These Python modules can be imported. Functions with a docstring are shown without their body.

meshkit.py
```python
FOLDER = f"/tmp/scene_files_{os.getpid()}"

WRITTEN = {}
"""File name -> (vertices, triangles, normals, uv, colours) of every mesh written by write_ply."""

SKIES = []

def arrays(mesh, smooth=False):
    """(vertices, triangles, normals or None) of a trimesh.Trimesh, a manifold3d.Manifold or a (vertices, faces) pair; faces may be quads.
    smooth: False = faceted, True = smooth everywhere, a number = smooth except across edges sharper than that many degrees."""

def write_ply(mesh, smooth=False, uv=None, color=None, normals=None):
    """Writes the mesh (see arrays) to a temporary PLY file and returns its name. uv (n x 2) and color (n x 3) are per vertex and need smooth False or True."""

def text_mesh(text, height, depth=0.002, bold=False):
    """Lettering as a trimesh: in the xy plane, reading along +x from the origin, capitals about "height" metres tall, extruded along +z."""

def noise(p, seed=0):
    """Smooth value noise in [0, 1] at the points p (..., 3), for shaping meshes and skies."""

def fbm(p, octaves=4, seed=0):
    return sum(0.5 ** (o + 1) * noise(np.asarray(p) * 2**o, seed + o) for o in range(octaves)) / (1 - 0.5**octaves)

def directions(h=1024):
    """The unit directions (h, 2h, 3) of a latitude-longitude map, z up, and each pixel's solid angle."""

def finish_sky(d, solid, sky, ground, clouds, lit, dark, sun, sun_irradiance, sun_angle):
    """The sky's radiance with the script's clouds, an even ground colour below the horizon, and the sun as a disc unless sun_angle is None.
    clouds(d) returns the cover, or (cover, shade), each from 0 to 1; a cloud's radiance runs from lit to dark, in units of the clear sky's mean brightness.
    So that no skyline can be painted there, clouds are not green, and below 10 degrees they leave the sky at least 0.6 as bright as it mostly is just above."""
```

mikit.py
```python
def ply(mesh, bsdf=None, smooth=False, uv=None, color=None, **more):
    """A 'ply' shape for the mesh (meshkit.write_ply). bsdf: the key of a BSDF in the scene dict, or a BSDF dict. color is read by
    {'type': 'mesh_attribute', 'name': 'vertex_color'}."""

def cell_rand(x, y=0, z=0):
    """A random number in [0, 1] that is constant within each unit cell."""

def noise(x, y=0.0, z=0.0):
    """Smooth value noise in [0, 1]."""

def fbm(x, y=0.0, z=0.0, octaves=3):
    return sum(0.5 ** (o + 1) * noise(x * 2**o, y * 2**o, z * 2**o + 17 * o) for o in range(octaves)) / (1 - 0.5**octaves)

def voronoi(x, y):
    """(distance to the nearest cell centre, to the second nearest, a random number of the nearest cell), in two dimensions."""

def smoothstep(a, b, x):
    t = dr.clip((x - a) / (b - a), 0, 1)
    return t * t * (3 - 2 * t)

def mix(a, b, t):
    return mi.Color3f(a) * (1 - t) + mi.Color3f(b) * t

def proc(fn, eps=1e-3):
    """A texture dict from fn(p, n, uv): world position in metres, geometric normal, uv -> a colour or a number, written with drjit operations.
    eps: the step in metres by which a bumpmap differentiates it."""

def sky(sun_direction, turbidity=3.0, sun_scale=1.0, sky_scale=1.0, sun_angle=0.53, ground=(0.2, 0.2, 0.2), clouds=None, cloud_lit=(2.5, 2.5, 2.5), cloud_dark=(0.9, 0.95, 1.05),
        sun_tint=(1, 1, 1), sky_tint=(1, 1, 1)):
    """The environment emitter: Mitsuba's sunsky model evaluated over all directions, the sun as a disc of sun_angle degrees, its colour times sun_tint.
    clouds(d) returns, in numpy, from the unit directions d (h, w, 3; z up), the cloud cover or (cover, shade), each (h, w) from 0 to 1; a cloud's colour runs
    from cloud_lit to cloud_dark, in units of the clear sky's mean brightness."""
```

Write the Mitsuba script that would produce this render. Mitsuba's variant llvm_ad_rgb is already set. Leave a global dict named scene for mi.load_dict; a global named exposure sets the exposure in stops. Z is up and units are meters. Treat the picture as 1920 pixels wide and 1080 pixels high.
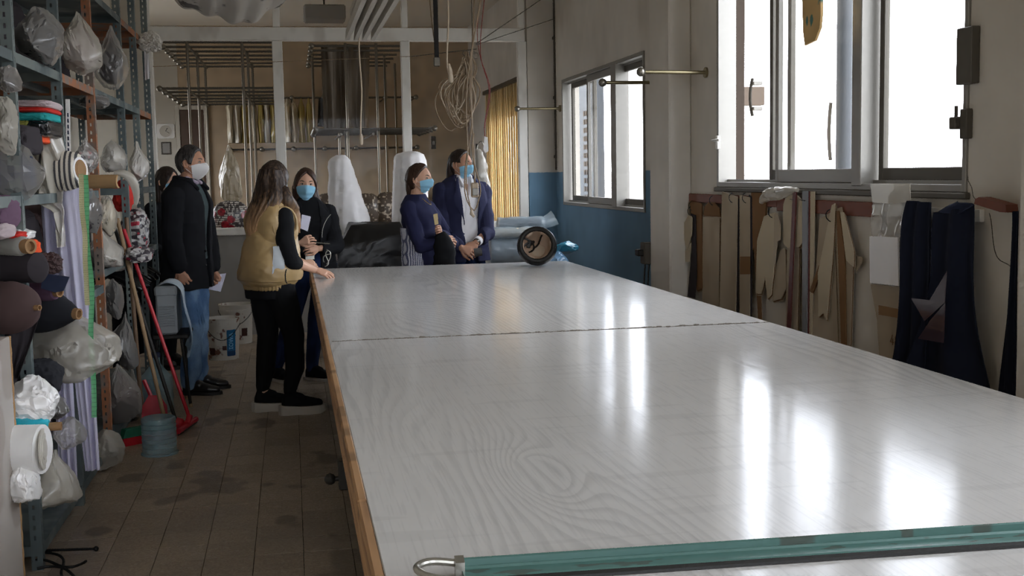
import math, random
import numpy as np, trimesh, mitsuba as mi, drjit as dr
import manifold3d as m3
import shapely.geometry as sg
import shapely.affinity as sa
import shapely.ops as so
import mikit, meshkit
from mikit import proc, fbm, noise, smoothstep, mix, cell_rand, voronoi
PI = math.pi
# ------------------------------------------------------------------ camera, sky, exposure
F = 2185.0; YAW, PIT, ROL = 0.18569771, 0.09787106, -0.01820348
CAM = np.array([0, 0, 1.55])
_f = np.array([math.sin(YAW) * math.cos(PIT), math.cos(YAW) * math.cos(PIT), -math.sin(PIT)])
_r0 = np.array([math.cos(YAW), -math.sin(YAW), 0.0]); _u0 = np.cross(_r0, _f)
_r = math.cos(ROL) * _r0 + math.sin(ROL) * _u0; _u = -math.sin(ROL) * _r0 + math.cos(ROL) * _u0
T = mi.ScalarTransform4f
scene, labels = {}, {}
scene['camera'] = {'type': 'perspective', 'fov': 2 * math.degrees(math.atan(960 / F)), 'fov_axis': 'x', 'near_clip': 0.05, 'far_clip': 3000.0,
                   'to_world': T().look_at(origin=CAM.tolist(), target=(CAM + _f).tolist(), up=_u.tolist())}
def _cover(d):
    return 0.93 + 0.07 * meshkit.fbm(d * 3.0, 3, 5), 0.25 * meshkit.fbm(d * 2.0, 3, 9)
scene['sky'] = mikit.sky((0.75, -0.35, 0.62), turbidity=4.0, sun_scale=0.0, sky_scale=1.0, sun_angle=None, ground=(0.30, 0.29, 0.27),
                         clouds=_cover, cloud_lit=(2.85, 3.0, 3.25), cloud_dark=(1.9, 2.05, 2.3))
exposure = 4.7
# ------------------------------------------------------------------ helpers
def ray(x, y): return _r * (x - 960) / F - _u * (y - 540) / F + _f
def at(x, y, X=None, Y=None, Z=None):
    "where the sight line of a pixel of the photograph meets a plane of the room"
    d = ray(x, y)
    t = (X - CAM[0]) / d[0] if X is not None else (Y - CAM[1]) / d[1] if Y is not None else (Z - CAM[2]) / d[2]
    return CAM + t * d
def C(h):
    c = np.array([int(h[i:i + 2], 16) for i in (1, 3, 5)]) / 255
    return np.where(c <= 0.04045, c / 12.92, ((c + 0.055) / 1.055) ** 2.4).tolist()
def rgb(c): return {'type': 'rgb', 'value': C(c) if isinstance(c, str) else list(c)}
def mat(name, col, rough=0.6, metal=0.0, spec=0.5, **k):
    tex = col if isinstance(col, dict) else rgb(col)
    scene['m_' + name] = {'type': 'twosided', 'b': {'type': 'principled', 'base_color': tex, 'roughness': rough, 'metallic': metal, 'specular': spec, **k}}
def cloth(name, col, sheen=0.2):
    scene['m_' + name] = {'type': 'twosided', 'b': {'type': 'principled', 'base_color': col if isinstance(col, dict) else rgb(col), 'roughness': 0.9, 'specular': 0.15, 'sheen': sheen}}
_names = {}
def key(base, parent=None):
    full = (parent + '__' if parent else '') + base
    n = _names.get(full, 0); _names[full] = n + 1
    return full if n == 0 else f'{full}_{n:03d}'
def tag(k, label=None, cat=None, group=None, kind=None):
    d = labels.setdefault(k, {})
    for a, v in (('label', label), ('category', cat), ('group', group), ('kind', kind)):
        if v: d[a] = v
def thing(name, label, cat, group=None):
    k = key(name); tag(k, label, cat, group); return k
def put(name, mesh, m, label=None, cat=None, group=None, kind=None, parent=None, smooth=30, **kw):
    k = key(name, parent)
    if isinstance(mesh, dict): scene[k] = dict(mesh)
    else: scene[k] = mikit.ply(mesh, 'm_' + m, smooth, **kw)
    if label or cat or group or kind: tag(k, label, cat, group, kind)
    return k
def struct(name, mesh, m, parent=None, smooth=False):
    return put(name, mesh, m, kind=None if parent else 'structure', parent=parent, smooth=smooth)
def cat_(ms): return trimesh.util.concatenate([tm(x) for x in ms])
def tm(x):
    if isinstance(x, trimesh.Trimesh): return x
    if hasattr(x, 'to_mesh'):
        q = x.to_mesh(); return trimesh.Trimesh(q.vert_properties[:, :3], q.tri_verts, process=False)
    return trimesh.Trimesh(x[0], x[1], process=False)
def mf(x):
    return m3.Manifold(m3.Mesh(np.asarray(x.vertices, np.float32), np.asarray(x.faces, np.uint32)))
def cbox(x0, x1, y0, y1, z0, z1, b=0.0):
    "box, its edges chamfered by b"
    lo, hi = np.minimum([x0, y0, z0], [x1, y1, z1]), np.maximum([x0, y0, z0], [x1, y1, z1])
    if b <= 0:
        m = trimesh.creation.box(extents=hi - lo); m.apply_translation((lo + hi) / 2); return m
    b = min(b, (hi - lo).min() * 0.45); p = []
    for s in np.ndindex(2, 2, 2):
        c = np.where(s, hi, lo); i = np.where(s, -b, b)
        for k in range(3):
            q = c + i; q[k] = c[k]; p.append(q)
    return tm(m3.Manifold.hull_points(np.array(p)))
def rot(m, axis, deg, at_=(0, 0, 0)):
    m = m.copy(); m.apply_transform(trimesh.transformations.rotation_matrix(math.radians(deg), axis, at_)); return m
def mov(m, v): m = m.copy(); m.apply_translation(v); return m
def basis(z, hint=(0, 0, 1)):
    z = np.asarray(z, float); z = z / np.linalg.norm(z)
    if abs(z @ np.asarray(hint, float)) > 0.98: hint = (1, 0, 0)
    x = np.cross(hint, z); x /= np.linalg.norm(x)
    return np.stack([x, np.cross(z, x), z], 1)
def tube(pts, r, sides=8, closed=False):
    p = np.asarray(pts, float); n = len(p); r = np.broadcast_to(r, (n,))
    t = np.gradient(p, axis=0); t /= np.linalg.norm(t, axis=1, keepdims=True) + 1e-12
    a = np.zeros_like(p); cur = basis(t[0])[:, 0]
    for i in range(n):
        cur = cur - t[i] * (cur @ t[i]); cur /= np.linalg.norm(cur) + 1e-12; a[i] = cur
    b = np.cross(t, a); g = np.arange(sides) * 2 * PI / sides
    v = (p[:, None] + r[:, None, None] * (np.cos(g)[None, :, None] * a[:, None] + np.sin(g)[None, :, None] * b[:, None])).reshape(-1, 3)
    i, j = np.meshgrid(np.arange(n - 1), np.arange(sides), indexing='ij')
    q = np.stack([i * sides + j, i * sides + (j + 1) % sides, (i + 1) * sides + (j + 1) % sides, (i + 1) * sides + j], -1).reshape(-1, 4)
    f = np.vstack([q[:, [0, 1, 2]], q[:, [0, 2, 3]]])
    k = np.arange(1, sides - 1)
    f = np.vstack([f, np.stack([0 * k, k + 1, k], 1), np.stack([0 * k, k, k + 1], 1) + (n - 1) * sides])
    return trimesh.Trimesh(v, f, process=False)
def rod(a, b, r, sides=12): return tube([a, b], r, sides)
def ball(c, r, sub=2):
    m = trimesh.creation.icosphere(subdivisions=sub, radius=1.0); m.apply_scale(r); m.apply_translation(c); return m
def spline(pts, n=12):
    from scipy.interpolate import CubicSpline
    p = np.asarray(pts, float); t = np.concatenate([[0], np.cumsum(np.linalg.norm(np.diff(p, axis=0), axis=1) + 1e-9)])
    return CubicSpline(t, p)(np.linspace(0, t[-1], n))
def lathe(prof, c=(0, 0, 0), n=32):
    "revolve a closed (r, z) profile about z"
    m = trimesh.creation.revolve(np.array(prof, float), sections=n); m.apply_translation(c)
    if m.volume < 0: m.invert()
    return m
def extr(poly, h):
    if poly.geom_type != 'Polygon': return trimesh.util.concatenate([extr(g, h) for g in poly.geoms])
    return trimesh.creation.extrude_polygon(poly, h, engine='earcut')
def to_plane(m, o, ux, uy):
    "local x, y, z -> o + ux x + uy y + (ux x uy) z"
    ux, uy = np.asarray(ux, float), np.asarray(uy, float); M = np.eye(4)
    M[:3, 0], M[:3, 1], M[:3, 2], M[:3, 3] = ux, uy, np.cross(ux, uy), o
    m = m.copy(); m.apply_transform(M); return m
def surf(fn, nu=20, nv=20, th=0.002, close_u=False):
    "closed sheet of thickness th from a function of (u, v) arrays in 0..1 to (..., 3)"
    u, v = np.meshgrid(np.linspace(0, 1, nu), np.linspace(0, 1, nv), indexing='ij')
    P = np.asarray(fn(u, v), float)
    if P.shape[0] == 3 and P.ndim == 3 and P.shape[-1] != 3: P = np.moveaxis(P, 0, -1)
    n = np.cross(np.gradient(P, axis=0), np.gradient(P, axis=1)); n /= np.linalg.norm(n, axis=-1, keepdims=True) + 1e-12
    A, B = (P + n * th / 2).reshape(-1, 3), (P - n * th / 2).reshape(-1, 3)
    i, j = np.meshgrid(np.arange(nu - 1), np.arange(nv - 1), indexing='ij')
    a = (i * nv + j).ravel(); q = np.stack([a, a + nv, a + nv + 1, a + 1], 1); N = nu * nv
    rim = np.concatenate([np.arange(nv), np.arange(1, nu) * nv + nv - 1, ((nu - 1) * nv + np.arange(nv - 1))[::-1], (np.arange(1, nu - 1) * nv)[::-1]])
    r2 = np.roll(rim, -1)
    s = np.stack([rim, r2, r2 + N, rim + N], 1)
    f = np.vstack([q[:, [0, 1, 2]], q[:, [0, 2, 3]], (q + N)[:, [0, 2, 1]], (q + N)[:, [0, 3, 2]], s[:, [0, 2, 1]], s[:, [0, 3, 2]]])
    return trimesh.Trimesh(np.vstack([A, B]), f, process=False)
def wrinkle(m, amp, freq, seed=0, ridged=False, oct=3):
    m = m.copy(); v = np.array(m.vertices); n = np.array(m.vertex_normals)
    h = meshkit.fbm(v * freq, oct, seed)
    if ridged: h = 1 - np.abs(h * 2 - 1) * 2.2
    else: h = h * 2 - 1
    m.vertices = v + n * (h * amp)[:, None]; return m
def blob(c, size, seed=0, amp=0.25, freq=2.2, sub=4, flat=0.0, rz=0, sq=0.8):
    "crumpled lump: a squared-off ball, folded"
    m = trimesh.creation.icosphere(subdivisions=sub); v = np.array(m.vertices)
    v = np.sign(v) * np.abs(v) ** sq
    h = meshkit.fbm(v * freq + seed * 7.1, 3, seed); rg = 1 - np.abs(meshkit.fbm(v * freq * 2.3 + seed, 2, seed + 3) * 2 - 1) * 2
    v *= (1 + amp * (h * 2 - 1) + amp * 0.35 * rg)[:, None]
    v = v * np.asarray(size) / 2
    if flat: v[:, 2] = np.maximum(v[:, 2], -size[2] * (0.5 - flat))
    m.vertices = v
    if rz: m = rot(m, (0, 0, 1), rz)
    m.apply_translation(c); return m
def bagmesh(c, size, seed=0, n=34, crease=.03, droop=.25, sub=2, knot=True):
    "bag of thin plastic: taut facets between a few pulled corners, with fine creases"
    r = np.random.default_rng(seed); v = r.normal(size=(n, 3)); v /= np.linalg.norm(v, axis=1, keepdims=True)
    v *= r.uniform(.82, 1.12, (n, 1)); v[:, :2] *= (1 - droop * v[:, 2:])
    v /= np.abs(v).max(0); m = tm(m3.Manifold.hull_points(v)); m.merge_vertices()
    v, f = np.array(m.vertices), np.array(m.faces)
    for _ in range(sub + 1): v, f = trimesh.remesh.subdivide(v, f)
    m = trimesh.Trimesh(v, f); v = np.array(m.vertices)
    v = np.array(trimesh.smoothing.filter_laplacian(m.copy(), lamb=.5, iterations=2).vertices)
    m.vertices = v; nn = np.array(m.vertex_normals)
    q = meshkit.fbm(v * [3.2, 3.2, 1.6] + seed * 3.3, 2, seed); rg = np.maximum(0, 1 - np.abs(q - .5) * 9) - np.maximum(0, 1 - np.abs(q - .42) * 11) * .8
    az = np.arctan2(v[:, 1], v[:, 0]); k = np.clip((v[:, 2] - .25) / .7, 0, 1); k = k * k * (3 - 2 * k)
    pl = np.sin(az * 11 + 4 * meshkit.fbm(v * 2 + seed, 2, seed)) * (.012 + .05 * k) * np.clip(1 - np.abs(v[:, 2]), .15, 1)
    v[:, :2] *= (1 + pl)[:, None]
    if knot and seed % 3 != 1: v[:, :2] *= (1 - .62 * k)[:, None]; v[:, 2] *= 1 + .18 * k; v[:, 0] += .18 * k * (seed % 5 - 2) / 2
    v = v + nn * (crease * 1.6 * rg + .05 * (meshkit.fbm(v * 1.7 + seed, 2, seed + 1) * 2 - 1))[:, None]
    m.vertices = v * np.asarray(size) / 2 + np.asarray(c); return m
def pxpoly(pts, **pl):
    "polygon from photograph outline on a plane X = c or Y = c -> shapely polygon in (Y or X, Z)"
    (k, c), = pl.items(); q = [at(x, y, **pl) for x, y in pts]
    return sg.Polygon([(p[1] if k == 'X' else p[0], p[2]) for p in q]).buffer(0)
def slab(pts, th=0.004, **pl):
    "flat piece with that outline, th thick towards the room"
    (k, c), = pl.items(); m = extr(pxpoly(pts, **pl), th)
    if k == 'X':   # local x -> Y, y -> Z, z -> -X after fix
        m = to_plane(m, (c, 0, 0), (0, 1, 0), (0, 0, 1)); m.vertices[:, 0] = 2 * c - m.vertices[:, 0]; m.invert()
    else:
        m = to_plane(m, (0, c, 0), (1, 0, 0), (0, 0, 1))
    return m
# ------------------------------------------------------------------ materials of the room
XW, YP, XL, YB, ZC, YR = 2.7, 11.8, -1.62, -4.0, 3.75, 17.6        # right wall, partition, left wall, wall behind, ceiling, rear wall
def f_wall(p, n, uv):
    s = fbm(p.x * 1.3, p.y * 1.3, p.z * 1.1, 3); d = fbm(p.x * 9, p.y * 9, p.z * 5, 2)
    base = mix((0.60, 0.56, 0.50), (0.53, 0.49, 0.43), smoothstep(0.35, 0.7, s))
    base = mix(base, (0.42, 0.375, 0.315), smoothstep(0.60, 0.78, fbm(p.x * 2.1 + 5, p.y * 2.1, p.z * .9, 3)) * 0.55)
    base = base * (0.94 + 0.12 * d)
    blue = mix((0.135, 0.245, 0.345), (0.115, 0.205, 0.29), s) * (0.92 + 0.16 * d)
    k = smoothstep(8.05, 8.14, p.y) * (1 - smoothstep(2.74, 2.76, p.x)) * (1 - smoothstep(1.555, 1.562, p.z + 0.004 * noise(p.y * 30, p.x * 30)))
    return mix(base, blue, k)
mat('wall', proc(f_wall), 0.75, spec=0.3)
def f_tile(p, n, uv):
    c = cell_rand(dr.floor(p.x / 0.2), dr.floor(p.y / 0.2), 3)
    sp = noise(p.x * 160, p.y * 160, 1.0); s2 = noise(p.x * 70, p.y * 70, 5.0)
    b = mix((0.315, 0.25, 0.185), (0.385, 0.31, 0.232), c)
    b = b * (0.80 + 0.32 * sp) + mi.Color3f(0.035) * smoothstep(0.74, 0.82, s2)
    dirt = smoothstep(0.40, 0.72, fbm(p.x * 1.5, p.y * 1.0, 2.0, 4))
    b = mix(b, (0.21, 0.18, 0.15), dirt * 0.55)
    stain = smoothstep(0.66, 0.74, fbm(p.x * 4.5 + 3, p.y * 3.2 + 1, 4.0, 3))
    return mix(b, (0.08, 0.068, 0.058), stain * 0.45)
mat('tile', proc(f_tile), 0.42, spec=0.4)
mat('grout', '#3d372f', 0.9)
mat('ceiling', '#cfc8bb', 0.9)
def f_rear(p, n, uv):
    s = fbm(p.x * 0.9, p.z * 0.9, 3.0, 4)
    b = mix((0.55, 0.43, 0.30), (0.44, 0.335, 0.225), smoothstep(0.3, 0.7, s))
    st = smoothstep(0.58, 0.66, fbm(p.x * 1.4 + 9, p.z * 1.1, 1.0, 4)) * smoothstep(1.3, 1.5, p.x)
    return mix(b, (0.17, 0.105, 0.062), st * 0.8) * (0.9 + 0.2 * noise(p.x * 8, p.z * 8))
mat('rear_wall', proc(f_rear), 0.85, spec=0.2)
mat('low_wall', '#8d8a84', 0.7)
def f_alu(p, n, uv):
    s = fbm(p.x * 6, p.y * 6, p.z * 3, 3)
    return mix((0.74, 0.72, 0.67), (0.56, 0.53, 0.48), smoothstep(0.45, 0.75, s))
mat('white_alu', proc(f_alu), 0.45, 0.0)
mat('alu', '#8d8a84', 0.42, 0.55)
mat('alu_dark', '#5a564e', 0.5, 0.4)
scene['m_old_glass'] = {'type': 'thindielectric', 'int_ior': 1.09}
scene['m_glass'] = {'type': 'thindielectric', 'int_ior': 1.5}
mat('beige_panel', '#b9b2a4', 0.7)
mat('dark_pipe', '#4b463d', 0.7)
# ------------------------------------------------------------------ floor: slab and the tiles one can pick apart
struct('floor', cat_([cbox(XL - 1.6, XW + .1, YB, YP + 6.2, -0.2, -0.012)]), 'grout')
rng = np.random.default_rng(4)
TS = 0.2
_tile = mikit.ply(cbox(-TS/2 + .0012, TS/2 - .0012, -TS/2 + .0012, TS/2 - .0012, -.012, 0, .0008), 'm_tile', False)
far_tiles = []
for ix in range(-6, 3):
    for iy in range(17, 59):
        x, y = (ix + .5) * TS, (iy + .5) * TS
        edge = at(x * 0 + 700, 1079, Z=0)[1]
        px_x = (np.array([x, y, 0]) - CAM); cx = 960 + F * (px_x @ _r) / (px_x @ _f); cy = 540 - F * (px_x @ _u) / (px_x @ _f)
        shown = cx > -60 and cy < 1120 and (x < 0.35 or y > 8.6) and x < 0.75 and (y < 8.6 or x < 0.5) and x > -1.15
        if shown and iy < 54 and len([k for k in scene if k.startswith('floor__tile')]) < 290:
            k = key('tile', 'floor'); scene[k] = {**_tile, 'to_world': T().translate([x, y, float(rng.normal(0, .0006))]).rotate([1, .4, 0], float(rng.normal(0, .12)))}
        else: far_tiles.append(mov(cbox(-TS/2 + .0012, TS/2 - .0012, -TS/2 + .0012, TS/2 - .0012, -.012, 0), (x, y, 0)))
for x0, x1, y0, y1 in ((XL, -1.2, YB, YP), (-1.2, .6, YB, 3.4), (.6, XW, YB, YP), (-1.2, .6, 11.8, YP)):   # plain floor the photo does not show
    if y1 > y0: far_tiles.append(cbox(x0, x1, y0, y1, -.012, -.0005))
put('tile', cat_(far_tiles), 'tile', parent='floor', kind='stuff', smooth=False)
# ------------------------------------------------------------------ right wall with its windows
def zspan(a, b): return min(a, b), max(a, b)
sm = [at(1058, 384, X=XW), at(1211, 399, X=XW), at(1057, 150, X=XW), at(1211, 93, X=XW)]
SY0, SY1, SZ0, SZ1 = sm[1][1], sm[0][1], 1.229, 2.468
BY0, BY1, BZ0, BZ1 = at(1815, 330, X=XW)[1], at(1347, 352, X=XW)[1], 1.44, 3.15
wall = mf(cbox(XW, XW + .17, YB, YR, -.1, ZC + .1))
for y0, y1, z0, z1 in ((SY0, SY1, SZ0, SZ1), (BY0, BY1, BZ0, BZ1), (-.6, 2.6, 1.44, 3.15), (-3.6, -1.4, 1.44, 3.15)):
    wall = wall - mf(cbox(XW - .1, XW + .5, y0, y1, z0, z1))
CURT = [at(987, 300, X=XW)[1], at(926, 300, X=XW)[1]]
wall = wall - mf(cbox(XW - .1, XW + .5, CURT[0] - .6, CURT[1] - .1, .95, 2.32))
wall = wall - mf(cbox(XW - .1, XW + .5, 12.15, 13.0, .95, 2.5))   # unseen window of the room behind, past the partition's end
struct('wall_right', wall, 'wall')
c0, c1 = at(1218, 300, X=XW - .16)[1], at(1255, 300, X=XW - .16)[1]
struct('trim_1', cbox(XW - .16, XW, c1, c0, 0, ZC, .012), 'wall', smooth=False)
c2 = at(1909, 400, X=XW - .16)[1]
struct('trim_2', cbox(XW - .16, XW, c2 - .45, c2, 0, ZC, .012), 'wall')
struct('wall_left', cbox(XL - .2, XL, YB, YP, -.1, ZC + .1), 'beige_panel')
struct('wall_back', mf(cbox(XL - .2, XW + .24, YB - .2, YB, -.1, ZC + .1)) - mf(cbox(-.6, 2.2, YB - .5, YB + .5, 1.1, 2.9)), 'beige_panel')   # its window lies behind the viewer
struct('ceiling', cbox(XL - 1.6, XW + .24, YB - .2, YR + .2, ZC, ZC + .2), 'ceiling')
struct('wall_rear', cbox(-3.2, XW + .24, YR, YR + .2, -.1, ZC + .1), 'rear_wall')
struct('wall_rear_left', mf(cbox(-3.2, -3.0, YP, YR, -.1, ZC + .1)) - mf(cbox(-3.3, -2.9, 13.2, 16.2, 1.0, 2.6)), 'rear_wall')
# ------------------------------------------------------------------ windows: outer frame, sliding sashes, panes
def frame_yz(x0, x1, y0, y1, z0, z1, w, wz=None):
    wz = wz or w
    return cat_([cbox(x0, x1, y0, y0 + w, z0, z1, .003), cbox(x0, x1, y1 - w, y1, z0, z1, .003), cbox(x0, x1, y0 + w, y1 - w, z0, z0 + wz, .003), cbox(x0, x1, y0 + w, y1 - w, z1 - wz, z1, .003)])
def window(n, y0, y1, z0, z1, sashes, rail=.075):
    k = f'window_{n}'; tag(k, kind='structure')
    put('outer_frame', frame_yz(XW - .012, XW + .11, y0, y1, z0, z1, .028, .032), 'alu', parent=k, smooth=False)
    put('track', cat_([cbox(XW + .05, XW + .056, y0 + .03, y1 - .03, z0 + .03, z0 + .048), cbox(XW + .05, XW + .056, y0 + .03, y1 - .03, z1 - .048, z1 - .03)]), 'alu', parent=k, smooth=False)
    for a, b, lane in sashes:
        x = XW + .018 + lane * .044
        s = put('sash', frame_yz(x, x + .03, a, b, z0 + .034, z1 - .034, .042, rail), 'alu_dark' if lane else 'alu', parent=k, smooth=False)
        g = trimesh.Trimesh([[x + .015, a + .04, z0 + .08], [x + .015, b - .04, z0 + .08], [x + .015, b - .04, z1 - .08], [x + .015, a + .04, z1 - .08]], [[0, 1, 2], [0, 2, 3]], process=False)
        put('pane', g, 'glass', parent=s, smooth=False)
    return k
Yx = lambda x, y=250: at(x, y, X=XW + .03)[1]
w1 = window(1, SY0, SY1, SZ0, SZ1, [(Yx(1210), Yx(1153), 1), (Yx(1165), Yx(1103), 0), (Yx(1108), Yx(1066), 1)], .06)
w2 = window(2, BY0, BY1, BZ0, BZ1, [(BY0 + .03, Yx(1636), 1), (Yx(1616), Yx(1457), 0), (Yx(1472), Yx(1433), 1)], .07)
window(3, -.6, 2.6, 1.44, 3.15, [(-.57, 1.05, 0), (1.0, 2.57, 1)])
window(7, 12.15, 13.0, .95, 2.5, [(12.18, 12.6, 0), (12.55, 12.97, 1)])
window(4, -3.6, -1.4, 1.44, 3.15, [(-3.57, -2.5, 0), (-2.55, -1.43, 1)])
put('mullion', cbox(XW - .02, XW + .1, Yx(1165), Yx(1156), SZ0 + .02, SZ1 - .02, .004), 'alu', parent=w1, smooth=False)
put('mullion', cbox(XW - .02, XW + .1, Yx(1631), Yx(1614), BZ0 + .02, BZ1 - .02, .004), 'alu', parent=w2, smooth=False)
put('jamb_liner', cbox(XW + .03, XW + .085, BY1 - .020, BY1 - .002, BZ0, BZ1, .004), 'alu_dark', parent=w2, smooth=False)
# handle of the small sliding leaf: bar on two brackets
hy = Yx(1429); z_a, z_b = at(1430, 216, X=XW)[2], at(1430, 145, X=XW)[2]
h = put('handle', tube(spline([(XW - .03, hy, z_a), (XW - .045, hy, (z_a + z_b) / 2), (XW - .03, hy, z_b)], 8), .009, 8), 'dark_pipe', parent=w2)
for z in (z_a + .03, z_b - .04): put('bracket', cbox(XW - .035, XW + .02, hy - .03, hy, z, z + .022, .003), 'white_alu', parent=h, smooth=False)
# sill under the big window
struct('trim_3', cbox(XW - .028, XW + .05, BY0 - .02, BY1 + .015, BZ0 - .028, BZ0, .006), 'alu_dark')
# window latches on either side of the big window
lt = thing('window_latch', 'small white metal latch on the left edge of the big window', 'latch')
p = at(1347, 266, X=XW - .02)
put('plate', cbox(XW - .035, XW - .012, p[1] - .02, p[1] + .02, p[2] - .045, p[2] + .04, .004), 'white_alu', parent=lt, smooth=False)
put('bolt', rod((XW - .045, p[1] - .09, p[2] + .01), (XW - .045, p[1] + .045, p[2] + .01), .008), 'white_alu', parent=lt)
lt = thing('window_latch', 'dark metal latch silhouetted at the right edge of the big window', 'latch')
p = at(1803, 228, X=XW - .02)
put('plate', cbox(XW - .03, XW + .0, p[1] - .05, p[1] + .0, p[2] - .07, p[2] + .05, .004), 'dark_pipe', parent=lt, smooth=False)
put('body', cbox(XW - .05, XW - .0, p[1] - .0, p[1] + .045, p[2] - .03, p[2] + .02, .004), 'dark_pipe', parent=lt, smooth=False)
put('bolt', rod((XW - .03, p[1] + .025, p[2] - .02), (XW - .03, p[1] + .025, p[2] + .065), .007), 'dark_pipe', parent=lt)
a, b = at(1804, 160, X=XW - .01), at(1816, 52, X=XW - .01)
put('hinge_plate', cbox(XW - .04, XW - .0, b[1] - .07, a[1] + .0, a[2], b[2], .004), 'alu_dark', 'grey metal plate overlapping the right edge of the big window', 'plate', smooth=False)
# ------------------------------------------------------------------ partition to the room behind
PL, PR = at(285, 300, Y=YP)[0], at(989, 400, Y=YP)[0]
SILL = 1.035
struct('wall_partition', cbox(-3.2, PR + .02, YP, YP + .16, -.1, SILL - .03), 'low_wall')
struct('wall_partition_right', cbox(PR + .02, XW, YP - .02, YP + .16, -.1, ZC), 'wall')
struct('wall_partition_left', cbox(-3.2, PL - .02, YP - .02, YP + .16, SILL - .03, ZC), 'beige_panel')
k = 'window_5'; tag(k, kind='structure')
put('sill', cbox(PL - .02, PR + .02, YP - .05, YP + .16, SILL - .04, SILL + .03, .008), 'white_alu', parent=k, smooth=False)
mx = [at(523, 180, Y=YP)[0], at(762, 180, Y=YP)[0]]
put('transom', cbox(PL, PR, YP - .02, YP + .08, 2.885, 3.015, .006), 'white_alu', parent=k, smooth=False)
for x, w in ((PL, .05), (mx[0], .05), (mx[1], .044), (PR - .03, .045)):
    put('mullion', cbox(x - w, x + w, YP - .015, YP + .075, SILL + .03, 2.885, .006), 'white_alu', parent=k, smooth=False)
    put('mullion', cbox(x - w * .7, x + w * .7, YP - .01, YP + .07, 3.015, ZC, .006), 'white_alu', parent=k, smooth=False)
ex = [PL, mx[0], mx[1], PR - .03]
for a, b in zip(ex, ex[1:]):
    for z0, z1 in ((SILL + .02, 2.89), (3.01, ZC)):
        put('pane', trimesh.Trimesh([[a + .03, YP + .03, z0], [b - .03, YP + .03, z0], [b - .03, YP + .03, z1], [a + .03, YP + .03, z1]], [[0, 1, 2], [0, 2, 3]], process=False), 'old_glass', parent=k, smooth=False)
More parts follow.
